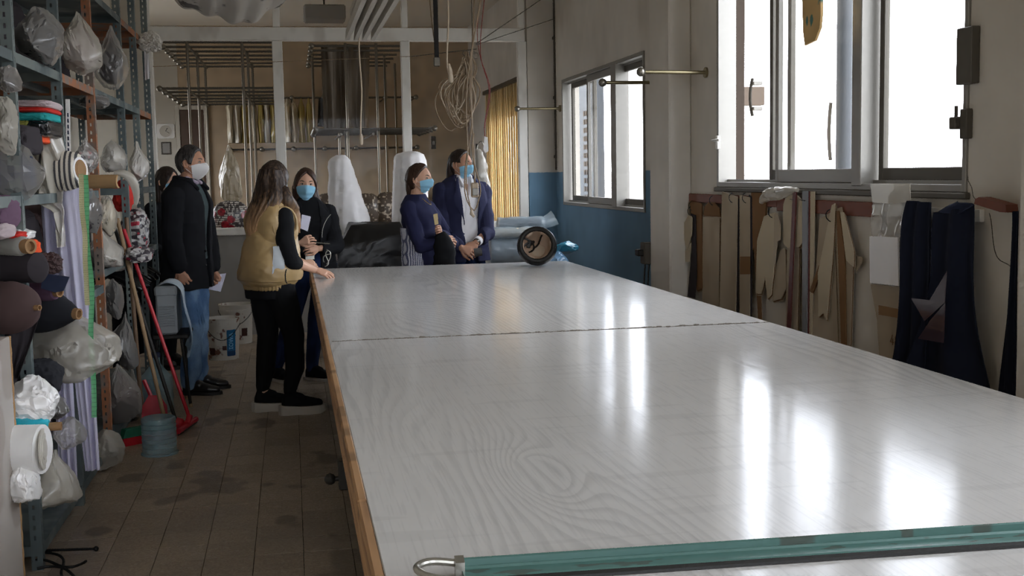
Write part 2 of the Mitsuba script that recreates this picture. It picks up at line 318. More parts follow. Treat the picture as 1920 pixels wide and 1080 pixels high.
# conduit down the corner
c = at(1042, 150, Y=YP - .05)
put('conduit', cat_([rod((c[0], YP - .045, 1.58), (c[0], YP - .045, ZC), .018), *[cbox(c[0] - .025, c[0] + .025, YP - .06, YP - .02, z, z + .03, .003) for z in (1.7, 2.3, 2.9)]]), 'dark_pipe', 'dark grey pipe down the corner beside the small window', 'pipe')
# ------------------------------------------------------------------ outside, beyond the windows
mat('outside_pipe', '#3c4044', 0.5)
mat('render_wall', '#9a8b7d', 0.9)
x = XW + .9; p = at(1583, 200, X=x)
ko = thing('rain_pipe', 'pale grey round pipe standing outside the big window', 'pipe')
put('pipe', rod((x, p[1], -3), (x, p[1], 6), .052, 20), 'outside_pipe', parent=ko)
put('strap', tube(spline([(x - .06, p[1] + .07, 1.6), (x - .065, p[1] + .085, 1.8), (x - .06, p[1] + .07, 1.98)], 10), .012, 8), 'dark_pipe', parent=ko)
mat('reveal', '#4b4036', 0.95)
mat('stone_reveal', '#3d332b', 0.95)
struct('trim_5', cbox(XW + .085, XW + .172, BY1 - .012, BY1 + .004, BZ0, BZ1, .002), 'stone_reveal')
mat('pale_render', '#d8d2c6', 0.9)
kb = thing('far_building', 'distant low building with a brown roof band seen through the big window', 'building')
b0, b1 = at(1432, 163, X=66.4), at(1380, 163, X=60.); zm = at(1411, 188, X=60.)[2]
put('wall', cbox(60, 66, b0[1], b1[1] + 8, zm - 8, zm, .05), 'pale_render', parent=kb, smooth=False)
put('roof', cbox(59.6, 66.4, b0[1] - .3, b1[1] + 8.4, zm, b0[2], .05), 'reveal', parent=kb, smooth=False)
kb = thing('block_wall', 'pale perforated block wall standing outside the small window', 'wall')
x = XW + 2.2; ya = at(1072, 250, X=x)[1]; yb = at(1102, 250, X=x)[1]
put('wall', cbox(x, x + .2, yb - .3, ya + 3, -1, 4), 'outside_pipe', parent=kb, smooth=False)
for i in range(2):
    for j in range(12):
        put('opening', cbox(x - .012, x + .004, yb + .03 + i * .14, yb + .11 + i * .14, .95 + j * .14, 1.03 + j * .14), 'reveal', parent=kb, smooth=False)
# ------------------------------------------------------------------ cutting table
KN = [(*at(x, y, Z=.87)[:2], s) for x, y, s in ((1010, 890, .42), (1455, 855, .36), (1045, 735, .30), (1560, 800, .3), (1150, 690, .24), (1720, 850, .3))]
def f_lam(p, n, uv):
    y2 = p.y + dr.select(p.y > 4.85, 37.0, 0.0)
    w = noise(p.x * 2.9 + 3, y2 * 0.55, 2.0) * 0.75 + noise(p.x * 7.0, y2 * 1.3, 5.0) * 0.16 + p.x * 1.25
    for kx, ky, ks in KN: w = w + ks * .62 * dr.minimum(dr.exp(-dr.square((p.x - kx) / .085) - dr.square((p.y - ky) / .28)), .72)
    t = w * 26.0; fr = t - dr.floor(t)
    line = smoothstep(0.35, 0.85, fr) * (1 - smoothstep(0.90, 1.0, fr)) * smoothstep(.42, .7, noise(p.x * 1.9 + 7, y2 * 0.5, 8.0))
    pore = smoothstep(0.55, 0.85, noise(p.x * 260, y2 * 9.0, 1.0))
    big = fbm(p.x * 1.2, y2 * 0.8, 9.0, 3)
    b = mix((0.51, 0.50, 0.485), (0.445, 0.435, 0.42), big)
    b = b * (1 - 0.12 * line) * (1 - 0.06 * pore)
    scr = smoothstep(0.80, 0.86, noise(p.x * 3.0 + p.y * 0.3, p.y * 40, 12.0)) * 0.05
    return b * (1 - scr)
def f_lamr(p, n, uv):
    return 0.085 + 0.07 * fbm(p.x * 3, p.y * 3, 1.0, 3) + 0.05 * noise(p.x * 200, p.y * 8, 1.0)
scene['m_laminate'] = {'type': 'twosided', 'b': {'type': 'principled', 'base_color': proc(f_lam), 'roughness': proc(f_lamr), 'specular': 0.13}}
def f_wood(p, n, uv):
    g = noise(p.x * 30, p.y * 3, p.z * 60) * .6 + noise(p.x * 60, p.y * 8, p.z * 150) * .4
    b = mix((0.33, 0.185, 0.085), (0.20, 0.105, 0.048), smoothstep(.3, .75, g))
    return mix(b, (0.09, 0.05, 0.025), smoothstep(.62, .72, fbm(p.y * 5, p.z * 20, 3.0, 3)) * .6)
mat('trim_wood', proc(f_wood), 0.5)
mat('seam', '#6e675e', 0.9)
mat('seam_crumb', '#8f8a84', 0.9)
mat('dark_steel', '#23221f', 0.55, 0.4)
TX0, TX1, TY0, TY1, TZ, TS_Y = .115, 2.08, 1.15, 8.78, .87, 4.85
tb = thing('cutting_table', 'long white wood-grain cutting table filling the room, with brown wooden edge', 'table')
put('table_top', cbox(TX0 + .02, TX1, TY0, TS_Y - .004, TZ - .03, TZ, .002), 'laminate', parent=tb, smooth=False)
put('table_top', cbox(TX0 + .02, TX1, TS_Y + .004, TY1, TZ - .03, TZ - .0005, .002), 'laminate', parent=tb, smooth=False)
# crumbled filler in the joint
rs = np.random.default_rng(8)
sx = np.linspace(TX0 + .03, TX1 - .01, 90)
sp = [(x, TS_Y + rs.normal(0, .003), TZ + .0006) for x in sx]
put('joint_strip', cat_([tube([sp[i], sp[i + 1]], max(.001, .0024 + .0014 * rs.normal()), 5) for i in range(89)]), 'seam', parent=tb)
put('filler', cat_([ball((rs.uniform(TX0 + .05, TX1), TS_Y + rs.normal(0, .009), TZ + .001), (rs.uniform(.003, .012), rs.uniform(.002, .004), .0015), 1) for _ in range(90)]), 'seam_crumb', parent=tb, kind='stuff')
for a, b in ((TY0, 2.42), (2.425, 4.9), (4.905, 6.35), (6.355, TY1)):
    put('edge_strip', cbox(TX0, TX0 + .022, a, b, TZ - .105, TZ - .0015 + .001 * rs.normal(), .004), 'trim_wood', parent=tb, smooth=False)
put('edge_strip', cbox(TX0, TX1, TY1, TY1 + .02, TZ - .105, TZ - .002, .004), 'trim_wood', parent=tb, smooth=False)
put('apron', cbox(TX1 - .02, TX1 - .001, TY0, TY1, TZ - .105, TZ - .03, .002), 'trim_wood', parent=tb, smooth=False)
for y in (1.3, 3.1, 4.85, 6.6, 8.5):
    for x in (.4, 1.8): put('leg', cbox(x - .03, x + .03, y - .03, y + .03, 0, TZ - .1, .004), 'dark_steel', parent=tb, smooth=False)
    put('cross_beam', cbox(.3, 1.95, y - .025, y + .025, TZ - .1, TZ - .032, .003), 'dark_steel', parent=tb, smooth=False)
put('lower_shelf', cbox(.42, 1.85, 1.3, 8.5, .3, .33, .004), 'dark_steel', parent=tb, smooth=False)
kc = thing('table_clamp', 'small dark screw clamp under the brown table edge', 'clamp')
p = at(636, 897, X=TX0 - .01)
put('jaw', cbox(TX0 - .012, TX0 + .1, p[1] - .02, p[1] + .02, TZ - .19, TZ - .105, .004), 'dark_steel', parent=kc, smooth=False)
put('knob', cat_([rod((TX0 - .035, p[1], TZ - .16), (TX0 + .0, p[1], TZ - .16), .007), ball((TX0 - .035, p[1], TZ - .16), .016)]), 'dark_steel', parent=kc)
# green steel cutting rail with its wire handle
def f_green(p, n, uv):
    s = fbm(p.x * 5, p.y * 40, p.z * 40, 3)
    b = mix((0.045, 0.115, 0.102), (0.068, 0.14, 0.125), s)
    return mix(b, (0.05, 0.045, 0.035), smoothstep(.66, .72, fbm(p.x * 14, p.y * 60, 3.0, 3)) * .7)
mat('green_paint', proc(f_green), 0.32, 0.1)
mat('steel', '#a3a199', 0.25, 0.9)
mat('black_rubber', '#141413', 0.5)
cr = thing('cutting_rail', 'long green steel cutting rail lying across the near end of the table', 'rail')
A = at(865, 1047, Z=TZ + .027); B = at(1920, 979, Z=TZ + .027); A[2] = B[2] = TZ
d = (B - A); L = np.linalg.norm(d) + .55; d /= np.linalg.norm(d); nrm = np.array([-d[1], d[0], 0])
def rail(prof, l0=0, l1=L):   # profile in (across towards the camera, up)
    m = extr(sg.Polygon(prof), l1 - l0)
    return to_plane(m, A + d * l0, -nrm, (0, 0, 1)) if False else trimesh.Trimesh(np.array(A) + np.outer(m.vertices[:, 2] + l0, d) - np.outer(m.vertices[:, 0], nrm) + np.outer(m.vertices[:, 1], [0, 0, 1]), m.faces, process=False)
def fix(m):
    if m.volume < 0: m.invert()
    return m
put('back_flange', fix(rail([(-.004, 0), (.004, 0), (.004, .026), (0, .028), (-.004, .026)])), 'green_paint', parent=cr, smooth=False)
put('bed', fix(rail([(.004, .002), (.050, .002), (.050, .009), (.047, .011), (.010, .011), (.008, .015), (.004, .015)])), 'green_paint', parent=cr, smooth=False)
put('seal', fix(rail([(.050, .001), (.060, .001), (.060, .006), (.050, .009)], .01)), 'black_rubber', parent=cr, smooth=False)
e = lambda a, b, z: A + d * a - nrm * b + np.array([0, 0, z])
loop = [e(.0, .004, .02), e(-.03, .006, .025), e(-.062, .012, .028), e(-.078, .028, .026), e(-.07, .05, .022), e(-.045, .062, .016), e(0, .060, .010)]
hd = put('handle', tube(spline(loop, 26), .0065, 10), 'steel', parent=cr)
put('bracket', cat_([fix(rail([(-.002, .0), (.02, .0), (.02, .026), (-.002, .032)], -.012, .004))]), 'steel', parent=hd, smooth=False)
# ------------------------------------------------------------------ room behind the glass: chrome racks, bagged clothes, curtain
mat('chrome', '#8f8a80', 0.3, 0.9)
mat('old_chrome', '#756e62', 0.36, 0.85)
mat('dull_pipe', '#6b665d', 0.4, 0.7)
scene['m_clear_plastic'] = {'type': 'twosided', 'b': {'type': 'principled', 'base_color': rgb('#d9d6cf'), 'roughness': 0.18, 'specular': 0.7, 'clearcoat': 0.6}}
def film(name, col, cover, rough=0.2):   # thin plastic: clear film, partly clouded
    scene['m_' + name] = {'type': 'blendbsdf', 'weight': cover, 'a': {'type': 'thindielectric', 'int_ior': 1.5},
        'b': {'type': 'twosided', 'b': {'type': 'principled', 'base_color': rgb(col), 'roughness': rough, 'specular': 0.8}}}
film('film', '#d6d2ca', 0.17, .13); film('milky_film', '#c4beb1', 0.48, 0.3); film('blue_film', '#c3d3dc', 0.40, .16)
# curtain of vertical yellow strips in front of the window of the room behind
def f_curt(p, n, uv):
    s = smoothstep(.3, .7, noise(p.y * 22, 1.0, 2.0) * .6 + noise(p.y * 60, 3.0, 2.0) * .4)
    return mix((0.86, 0.72, 0.44), (0.56, 0.41, 0.20), s)
scene['m_curtain'] = {'type': 'principledthin', 'base_color': proc(f_curt), 'roughness': 0.8, 'spec_trans': 0.0, 'diff_trans': .75, 'eta': 1.3}
q0, q1 = CURT
zt0, zt1 = at(985, 151, X=XW)[2], at(925, 180, X=XW)[2]
zt = (zt0 + zt1) / 2; zb = .70
kc = thing('strip_curtain', 'yellow vertical strip curtain glowing in the window of the room behind', 'curtain')
n = 42; ys = np.linspace(q0 - .9, q1 + .05, n + 1)
for i in range(n):
    a, b = ys[i], ys[i + 1] + .012
    put('strip', surf(lambda u, v: np.stack([XW - .10 + .012 * np.sin(u * PI) + (i % 2) * .01 + 0 * v, a + (b - a) * u, zb + (zt - zb) * v], -1), 4, 2, .0015), 'curtain', parent=kc, smooth=True)
put('rail', cbox(XW - .13, XW + .002, ys[0], ys[-1], zt, zt + .05, .005), 'dull_pipe', parent=kc, smooth=False)
put('bottom_hem', cbox(XW - .115, XW - .07, ys[0], ys[-1], zb - .03, zb, .003), 'dull_pipe', parent=kc, smooth=False)
# window of that room, behind the curtain
k = 'window_6'; tag(k, kind='structure')
put('outer_frame', frame_yz(XW + .02, XW + .1, CURT[0] - .6, CURT[1] - .1, .95, 2.32, .05), 'alu_dark', parent=k, smooth=False)
gy0, gy1 = CURT[0] - .55, CURT[1] - .15
put('pane', trimesh.Trimesh([[XW + .05, gy0, 1.0], [XW + .05, gy1, 1.0], [XW + .05, gy1, 2.27], [XW + .05, gy0, 2.27]], [[0, 1, 2], [0, 2, 3]], process=False), 'glass', parent=k, smooth=False)
# clothes racks: uprights with tiers of parallel pipes that end in balls
rk_n = [0]
def tier(k, y0, y1, n, z, x0, x1, balls=(1, 0), m='dull_pipe'):
    for i in range(n):
        y = y0 + (y1 - y0) * i / max(n - 1, 1)
        pk = put('pipe', rod((x0, y, z), (x1, y, z), .013, 10), m, parent=k)
        if balls[0]: put('ball_end', ball((x0, y, z), .032), 'chrome', parent=pk)
        if balls[1]: put('ball_end', ball((x1, y, z), .032), 'chrome', parent=pk)
def uprights(k, xys, z1):
    for x, y in xys: put('upright', rod((x, y, 0), (x, y, z1), .016, 10), 'old_chrome', parent=k)
k = thing('clothes_rack', 'tall chrome pipe rack of two empty tiers behind the left pane of the partition', 'rack')
ya, yb = 12.7, 15.4
tier(k, ya, yb, 7, at(297, 79, Y=ya)[2], at(297, 79, Y=ya)[0], at(512, 80, Y=ya)[0])
tier(k, ya, yb, 6, at(299, 166, Y=ya)[2], at(299, 166, Y=ya)[0], at(512, 166, Y=ya)[0])
z3 = at(297, 79, Y=ya)[2]
uprights(k, [(at(x, 300, Y=y)[0], y) for x, y in ((360, ya), (462, ya), (378, 14.0), (472, 14.0), (392, yb), (480, yb))], z3 + .03)
for y in (ya, 14.0, yb):
    pass
for x, y in ((360, 12.7), (462, 12.7)):
    xx = at(x, 300, Y=y)[0]
    for z in (z3 - .02, at(299, 166, Y=ya)[2] - .02): put('cross_pipe', rod((xx, ya, z), (xx + .02, yb, z), .013, 10), 'dull_pipe', parent=k)
    put('foot', ball((xx, y, .05), .05), 'chrome', parent=k)
k = thing('clothes_rack', 'chrome pipe rack with a low nest of pipes behind the middle pane', 'rack')
ya, yb = 12.9, 15.2
tier(k, ya, yb, 6, at(584, 86, Y=ya)[2], at(584, 86, Y=ya)[0], at(758, 86, Y=ya)[0])
yl, yr = 12.4, 13.9
tier(k, yl, yr, 6, at(592, 243, Y=yl)[2], at(592, 243, Y=yl)[0], at(815, 240, Y=yl)[0], (1, 1))
z3 = at(584, 86, Y=ya)[2]
uprights(k, [(at(x, 300, Y=y)[0], y) for x, y in ((654, ya), (711, ya), (726, 14.0), (745, yb), (592, 14.2))], z3 + .03)
for x in (640, 700): put('cross_pipe', rod((at(x, 255, Y=yl)[0], yl, at(592, 247, Y=yl)[2] - .03), (at(x, 255, Y=yl)[0], yr, at(592, 247, Y=yl)[2] - .03), .014, 10), 'dull_pipe', parent=k)
put('cross_pipe', rod((at(654, 86, Y=ya)[0], ya, z3), (at(654, 86, Y=ya)[0], yb, z3), .013, 10), 'dull_pipe', parent=k)
uprights(k, [(at(x, 300, Y=13.2)[0], 13.2) for x in (638, 650)], at(592, 250, Y=13.2)[2])
# rear rail with bagged clothes
yr = 16.7
zr, zl = at(500, 184, Y=yr)[2], at(500, 280, Y=yr)[2]
k = thing('garment_rail', 'long wall rail at the back of the far room with two bars', 'rail')
x0, x1 = at(428, 200, Y=yr)[0], at(780, 200, Y=yr)[0]
put('pipe', rod((x0, yr, zr), (x1, yr, zr), .014), 'dull_pipe', parent=k)
put('pipe', rod((x0, yr, zl), (x1, yr, zl), .014), 'dull_pipe', parent=k)
for x in np.linspace(x0, x1, 7):
    b = put('bracket', rod((x, yr, zr), (x, YR, zr), .012), 'dull_pipe', parent=k); put('ball_end', ball((x, yr - .02, zr), .035), 'chrome', parent=b)
    b = put('bracket', rod((x, yr, zl), (x, YR, zl), .012), 'dull_pipe', parent=k); put('ball_end', ball((x, yr - .02, zl), .035), 'chrome', parent=b)
def f_bag(p, n, uv):
    s = noise(p.x * 60, p.z * 5, p.y * 30)
    return mix((0.62, 0.55, 0.42), (0.40, 0.33, 0.22), smoothstep(.35, .7, s))
mat('bagged_beige', proc(f_bag), 0.22, spec=0.8)
mat('bagged_olive', '#a08c4a', 0.22, spec=0.8)
mat('bagged_grey', '#b8b0a2', 0.2, spec=0.8)
cols = ['bagged_beige', 'bagged_grey', 'bagged_olive', 'bagged_beige']
tone = {'bagged_beige': 'beige', 'bagged_grey': 'pale grey', 'bagged_olive': 'olive yellow'}
ordi = 'first second third fourth fifth sixth seventh eighth ninth tenth eleventh'.split()
xs = [432, 446, 459, 476, 490, 501, 513, 540, 552, 566, 580]
for i, x in enumerate(xs):
    c = at(x, 232, Y=yr); m = cols[i % 4] if i not in (4, 9) else 'bagged_olive'
    w, hgt = .085, zr - zl - .1
    def fn(u, v, i=i, c=c, w=w, hgt=hgt):
        a = u * 2 * PI; tp = np.clip((1 - v) * 6, .25, 1) * (1 + .12 * np.sin(v * 9 + i))
        rr = 1 + .12 * np.sin(a * 5 + v * 4 + i)
        return np.stack([c[0] + w / 2 * np.cos(a) * tp * rr, yr + .16 * np.sin(a) * tp * rr, zl + .09 + hgt * v], -1)
    kk = put('bagged_trousers', surf(fn, 20, 16, .002), m, f'{tone[m]} folded trousers in clear bag, {ordi[i]} from left on far rail', 'bagged clothes', 'bagged trousers on the far rail', smooth=True)
    put('hook', tube(spline([(c[0], yr, zl + .09 + hgt), (c[0], yr, zr - .01), (c[0], yr - .012, zr + .02), (c[0], yr + .01, zr + .02)], 8), .004, 6), 'chrome', parent=kk)
# dusty dark garment cover in the middle pane
def f_dust(p, n, uv):
    s = fbm(p.x * 5, p.z * 1.2, 2.0, 3)
    return mix((0.10, 0.075, 0.05), (0.19, 0.155, 0.115), smoothstep(.35, .7, s) * smoothstep(1.9, 2.6, p.z) + (1 - smoothstep(2.2, 2.55, p.z)) * .5)
mat('dusty_cover', proc(f_dust), 0.5)
yy = 13.4; a, b, c = at(597, 84, Y=yy), at(692, 84, Y=yy), at(640, 240, Y=yy)
put('garment_cover', surf(lambda u, v: np.stack([a[0] + .03 + (b[0] - a[0]) * (.0 + u * .96) - .05 * (1 - v) * u, yy + .06 * np.sin(u * 19) * (1.1 - .5 * v) + .05 * np.sin(u * 5 + v * 2), c[2] + (a[2] - c[2]) * v], -1), 50, 20, .004), 'dusty_cover',
    'wide dusty brown cover hanging on the rack behind the middle pane', 'cover', smooth=True)
mat('black_garment', '#15120f', 0.5)
a = at(607, 184, Y=yr); b = at(607, 237, Y=yr)
put('garment', surf(lambda u, v: np.stack([a[0] + .10 * np.cos(u * 2 * PI) * (1 - .3 * v), yr + .08 * np.sin(u * 2 * PI), b[2] + (a[2] - b[2]) * v], -1), 18, 8, .003), 'black_garment', 'narrow black garment hanging beside the dusty cover', 'garment', smooth=True)
# wall clock, picture and door on the left of the far wall
kc = thing('wall_clock', 'pale rounded square clock on the far left wall behind the glass', 'clock')
p = at(311, 246, Y=YR)
put('case', to_plane(extr(sg.box(-.09, -.07, .09, .07).buffer(.035), .04), (p[0], YR - .001, p[2]), (1, 0, 0), (0, 0, 1)), 'white_alu', parent=kc)
put('dial', to_plane(extr(sg.Point(0, 0).buffer(.085), .004), (p[0], YR - .041, p[2]), (1, 0, 0), (0, 0, 1)), 'beige_panel', parent=kc, smooth=False)
put('hand', to_plane(extr(so.unary_union([sg.LineString([(0, 0), (.03, .045)]).buffer(.004), sg.LineString([(0, 0), (.05, -.03)]).buffer(.003)]), .004), (p[0], YR - .045, p[2]), (1, 0, 0), (0, 0, 1)), 'dark_pipe', parent=kc, smooth=False)
p = at(312, 278, Y=YR)
kp = thing('picture', 'small dark framed picture under the wall clock', 'picture')
put('frame', cbox(p[0] - .07, p[0] + .07, YR - .025, YR, p[2] - .09, p[2] + .09, .004), 'dark_pipe', parent=kp, smooth=False)
put('print', cbox(p[0] - .05, p[0] + .05, YR - .028, YR - .024, p[2] - .07, p[2] + .07), 'low_wall', parent=kp, smooth=False)
a, b = at(288, 300, Y=YR), at(340, 300, Y=YR)
struct('trim_4', cbox(a[0] - 1.2, b[0], YR - .006, YR, 0, ZC), 'beige_panel')
mat('door_brown', '#4a3423', 0.5)
p0, p1 = at(341, 300, Y=YR)[0], at(386, 300, Y=YR)[0]
k = 'door_1'; tag(k, kind='structure')
put('leaf', cbox(p0, p1, YR - .05, YR - .005, 0, 2.55, .006), 'door_brown', parent=k, smooth=False)
put('frame', cat_([cbox(p0 - .06, p0, YR - .07, YR, 0, 2.62, .006), cbox(p1, p1 + .06, YR - .07, YR, 0, 2.62, .006), cbox(p0, p1, YR - .07, YR, 2.55, 2.62, .006)]), 'beige_panel', parent=k, smooth=False)
# pale doorway on the right of the far wall
p0, p1 = at(885, 300, Y=YR)[0], at(921, 300, Y=YR)[0]
k = 'door_2'; tag(k, kind='structure')
put('leaf', cbox(p0 + .05, p1 - .05, YR - .05, YR - .005, 0, 2.1, .006), 'low_wall', parent=k, smooth=False)
put('frame', cat_([cbox(p0 - .02, p0 + .05, YR - .07, YR, 0, 2.2, .006), cbox(p1 - .05, p1 + .02, YR - .07, YR, 0, 2.2, .006), cbox(p0, p1, YR - .07, YR, 2.1, 2.2, .006)]), 'white_alu', parent=k, smooth=False)
p = at(813, 268, Y=YR - .02)
kk = thing('switch_plate', 'dark switch plate on the far wall left of the pale doorway', 'switch')
put('plate', cbox(p[0] - .035, p[0] + .035, YR - .02, YR, p[2] - .09, p[2] + .1, .004), 'dark_pipe', parent=kk, smooth=False)
put('rocker', cbox(p[0] - .02, p[0] + .02, YR - .028, YR - .018, p[2] - .03, p[2] + .03, .003), 'alu', parent=kk, smooth=False)
# counter behind the glass with wrapped bundles
mat('counter', '#6d5a45', 0.6)
kk = thing('packing_counter', 'low brown counter running behind the glass partition', 'counter')
xa, xb = at(360, 400, Y=12.3)[0], at(800, 400, Y=12.3)[0]
put('top', cbox(xa, xb, 12.0, 12.75, .98, 1.02, .004), 'counter', parent=kk, smooth=False)
for x in (xa + .05, (xa + xb) / 2, xb - .05): put('leg', cbox(x - .03, x + .03, 12.1, 12.6, 0, .98, .004), 'counter', parent=kk, smooth=False)
def f_rose(p, n, uv):
    f, s, c = voronoi(p.x * 11 + 3, p.z * 11 + .4)
    swirl = noise(p.x * 50, p.z * 50, 1.0)
    rose = (1 - smoothstep(.38, .52, f)) * smoothstep(.30, .34, c)
    red = mix((0.42, 0.015, 0.03), (0.12, 0.004, 0.012), swirl)
    ln = smoothstep(.30, .62, dr.abs(dr.sin(p.z * 150))) * smoothstep(.42, .5, noise(p.x * 70, dr.floor(p.z * 48), 3.0))
    base = mix((0.06, 0.05, 0.05), (0.62, 0.58, 0.54), ln)
    return mix(base, red, rose)
mat('rose_print', proc(f_rose), 0.3, spec=0.7)
p = at(436, 398, Y=12.25)
kk = put('printed_bundle', blob((p[0] - .02, 12.3, 1.02 + .15), (.36, .3, .31), 3, .06, 1.6, 4, .0), 'rose_print', 'bundle of rose-printed fabric with white script behind the glass', 'fabric bundle')
p = at(432, 320, Y=13.1)
put('bag', bagmesh((p[0], 13.1, p[2] - .05), (.26, .22, .62), 11), 'bagged_beige', 'crumpled clear bag of beige clothes hanging behind the left pane', 'bag', smooth=False)
p = at(470, 345, Y=12.4)
put('bag', bagmesh((p[0] + .16, 12.4, 1.02 + .11), (.4, .3, .23), 12), 'bagged_grey', 'flat bag of pale goods on the counter behind the woman in the vest', 'bag', smooth=False)
def f_foil(p, n, uv):
    s = noise(p.x * 55, p.z * 55, p.y * 20)
    return mix((0.10, 0.075, 0.055), (0.5, 0.42, 0.33), smoothstep(.62, .75, s))
mat('foil_goods', proc(f_foil), 0.3, spec=0.7)
for i, x in enumerate((612, 648, 684, 722)):
    p = at(x, 380, Y=12.9)
    put('wrapped_goods', blob((p[0], 12.55 , 1.02 + .17), (.30, .3, .36), 20 + i, .07, 1.6, 3), 'foil_goods', f'brown glinting packet of wrapped goods behind the middle pane, {ordi[i]} from the left', 'packet', 'packets behind the middle pane', smooth=40)
# mechanism box seen through the upper middle pane
kk = thing('air_unit', 'dusty grey box unit hanging high behind the upper panes', 'air unit')
a, b = at(570, 36, Y=14.5), at(648, 8, Y=14.5)
put('case', cbox(a[0], b[0], 14.5, 14.9, a[2], b[2], .02), 'low_wall', parent=kk, smooth=False)
put('hanger', rod(((a[0] + b[0]) / 2, 14.7, b[2]), ((a[0] + b[0]) / 2, 14.7, ZC), .01), 'dark_pipe', parent=kk)
# ------------------------------------------------------------------ slotted steel shelving along the left wall and what is on it
def f_steel(p, n, uv):
    s = fbm(p.x * 8, p.y * 8, p.z * 5, 3)
    return mix((0.075, 0.098, 0.10), (0.135, 0.16, 0.15), smoothstep(.4, .7, s))
def f_rust(p, n, uv):
    s = fbm(p.x * 14, p.y * 14, p.z * 9, 3)
    return mix((0.27, 0.105, 0.045), (0.17, 0.135, 0.11), smoothstep(.42, .62, s))
mat('shelf_steel', proc(f_steel), 0.5, 0.2)
mat('shelf_rust', proc(f_rust), 0.7, 0.1)
SX, SB = -1.03, -1.52
post_y = [4.82, 5.76, 6.70, 7.87, 8.63, 9.37]
lv = [.10, 1.06, 1.50, 2.055, 2.59]
def face(w, h, hole=(.009, .018), pitch=.042):
    q = sg.box(0, 0, w, h)
    hs = [sg.box(w * .55 - hole[0] / 2, z, w * .55 + hole[0] / 2, z + hole[1]) for z in np.arange(.04, h - .05, pitch)]
    return extr(q.difference(so.unary_union(hs)), .0022)
PH = 3.1
_fx = face(.042, PH)
def post(x, y, s):   # corner at the aisle side; one leaf faces the camera, the other the aisle
    a = to_plane(_fx, (x, y, 0), (-s, 0, 0), (0, 0, 1)); b = to_plane(_fx, (x, y, 0), (0, 1, 0), (0, 0, 1))
    for m in (a, b):
        if m.volume < 0: m.invert()
    return cat_([a, b])
sh = thing('steel_shelving', 'tall slotted grey steel shelving along the left wall, rusty in its middle bay', 'shelving')
for i, y in enumerate(post_y):
    put('post', post(SX, y, 1), 'shelf_rust' if i == 2 else 'shelf_steel', parent=sh, smooth=False)
    put('post', post(SB, y, 1), 'shelf_steel', parent=sh, smooth=False)
post_y0 = 3.9
for x in (SX, SB): put('post', post(x, post_y0, 1), 'shelf_steel', parent=sh, smooth=False)
yy = [post_y0] + post_y
for i in range(len(yy) - 1):
    a, b = yy[i] + .045, yy[i + 1] - .004
    for j, z in enumerate(lv):
        if z == 1.50 and i in (3,) or (i == 0 and j < 2): continue
        if z == 1.06 and i < 3: z = .89 if i < 2 else .98
        front = SX - .14 if (j == 1 and i < 2) else SX
        rusty = (i == 2 and j in (3,)) or (i in (4, 5) and j == 4) or (i == 5 and j == 3)
        m = cat_([cbox(SB, front - .003, yy[i] + .003, b + .003, z - .004, z), cbox(front - .003, front, yy[i] + .003, b + .003, z - .042, z, .001), cbox(SB, SB + .003, yy[i] + .003, b + .003, z - .042, z),
                  cbox(SB, front - .003, yy[i] + .003, yy[i] + .006, z - .042, z), cbox(SB, front - .003, b, b + .003, z - .042, z)])
        put('shelf', m, 'shelf_rust' if rusty else 'shelf_steel', parent=sh, smooth=False)
        if j in (2, 3): put('brace', cbox((SB + SX) / 2 - .02, (SB + SX) / 2 + .02, yy[i] + .01, b, z - .03, z - .004), 'shelf_steel', parent=sh, smooth=False)
# materials of the goods
for nme, c in (('black_cloth', '#26272b'), ('navy_cloth', '#2b3144'), ('brown_cloth', '#4a3b3a'), ('dark_cloth', '#343033'), ('purple_cloth', '#5e4859'), ('lavender', '#c9c6da'), ('white_cloth', '#dcdadb'),
               ('teal_cloth', '#2c8f8f'), ('olive_cloth', '#77763a'), ('red_cloth', '#b8332c'), ('orange_cloth', '#d8532f'), ('pink_cloth', '#a89a9c'), ('grey_roll', '#8d8c86')):
    cloth(nme, c)
mat('card', '#a07f58', 0.8); mat('core', '#8a6a48', 0.85); mat('white_plastic', '#e4e3e1', 0.25, spec=0.7); mat('turquoise_plastic', '#28a5b8', 0.25, spec=0.7)
mat('black_plastic', '#121315', 0.28, spec=0.6); mat('red_plastic', '#b0202c', 0.35); mat('green_plastic', '#1f5a44', 0.5)
mat('grey_plastic', '#83888a', 0.5); mat('pale_bag', '#bdb8ae', 0.22, spec=0.8); mat('wood_stick', '#8d7252', 0.6); mat('brown_stick', '#6b543e', 0.6)
def box_px(b, Y):
    p, q = at(b[0], b[3], Y=Y), at(b[2], b[1], Y=Y); return p, q
def lump(name, b, Y, depth, m, label, cat, seed, amp=.2, freq=2.0, sub=4, smooth=30, group=None, parent=None):
    p, q = box_px(b, Y); c = (p + q) / 2
    return put(name, (bagmesh(c, (q[0] - p[0], depth, q[2] - p[2]), seed, 26, .05) if m == 'white_plastic' else blob(c, (q[0] - p[0], depth, q[2] - p[2]), seed, amp, freq, sub)), m, label, cat, group, parent=parent, smooth=smooth)
def bagged(b, Y, depth, inner, label, seed, fm='film', shrink=.78, cat='bag', amp=.26):
    k = thing('plastic_bag', label, cat)
    p, q = box_px(b, Y); c = (p + q) / 2; s = np.array([q[0] - p[0], depth, q[2] - p[2]])
    put('wrapper', bagmesh(c, s, seed, 30), fm, parent=k, smooth=24)
    if inner: put('contents', bagmesh(c - [0, 0, s[2] * .03], s * min(shrink + .06, .93), seed, 30, .02), inner, parent=k, smooth=40)
    return k
bagged((36, 8, 116, 122), 5.32, .42, 'black_cloth', 'glossy clear bag full of black clothes on the upper shelf', 1, shrink=.9)
bagged((112, 28, 190, 150), 6.2, .34, 'pink_cloth', 'large crumpled clear bag with pale contents bulging over the rusty upper shelf', 2, 'milky_film', .7)
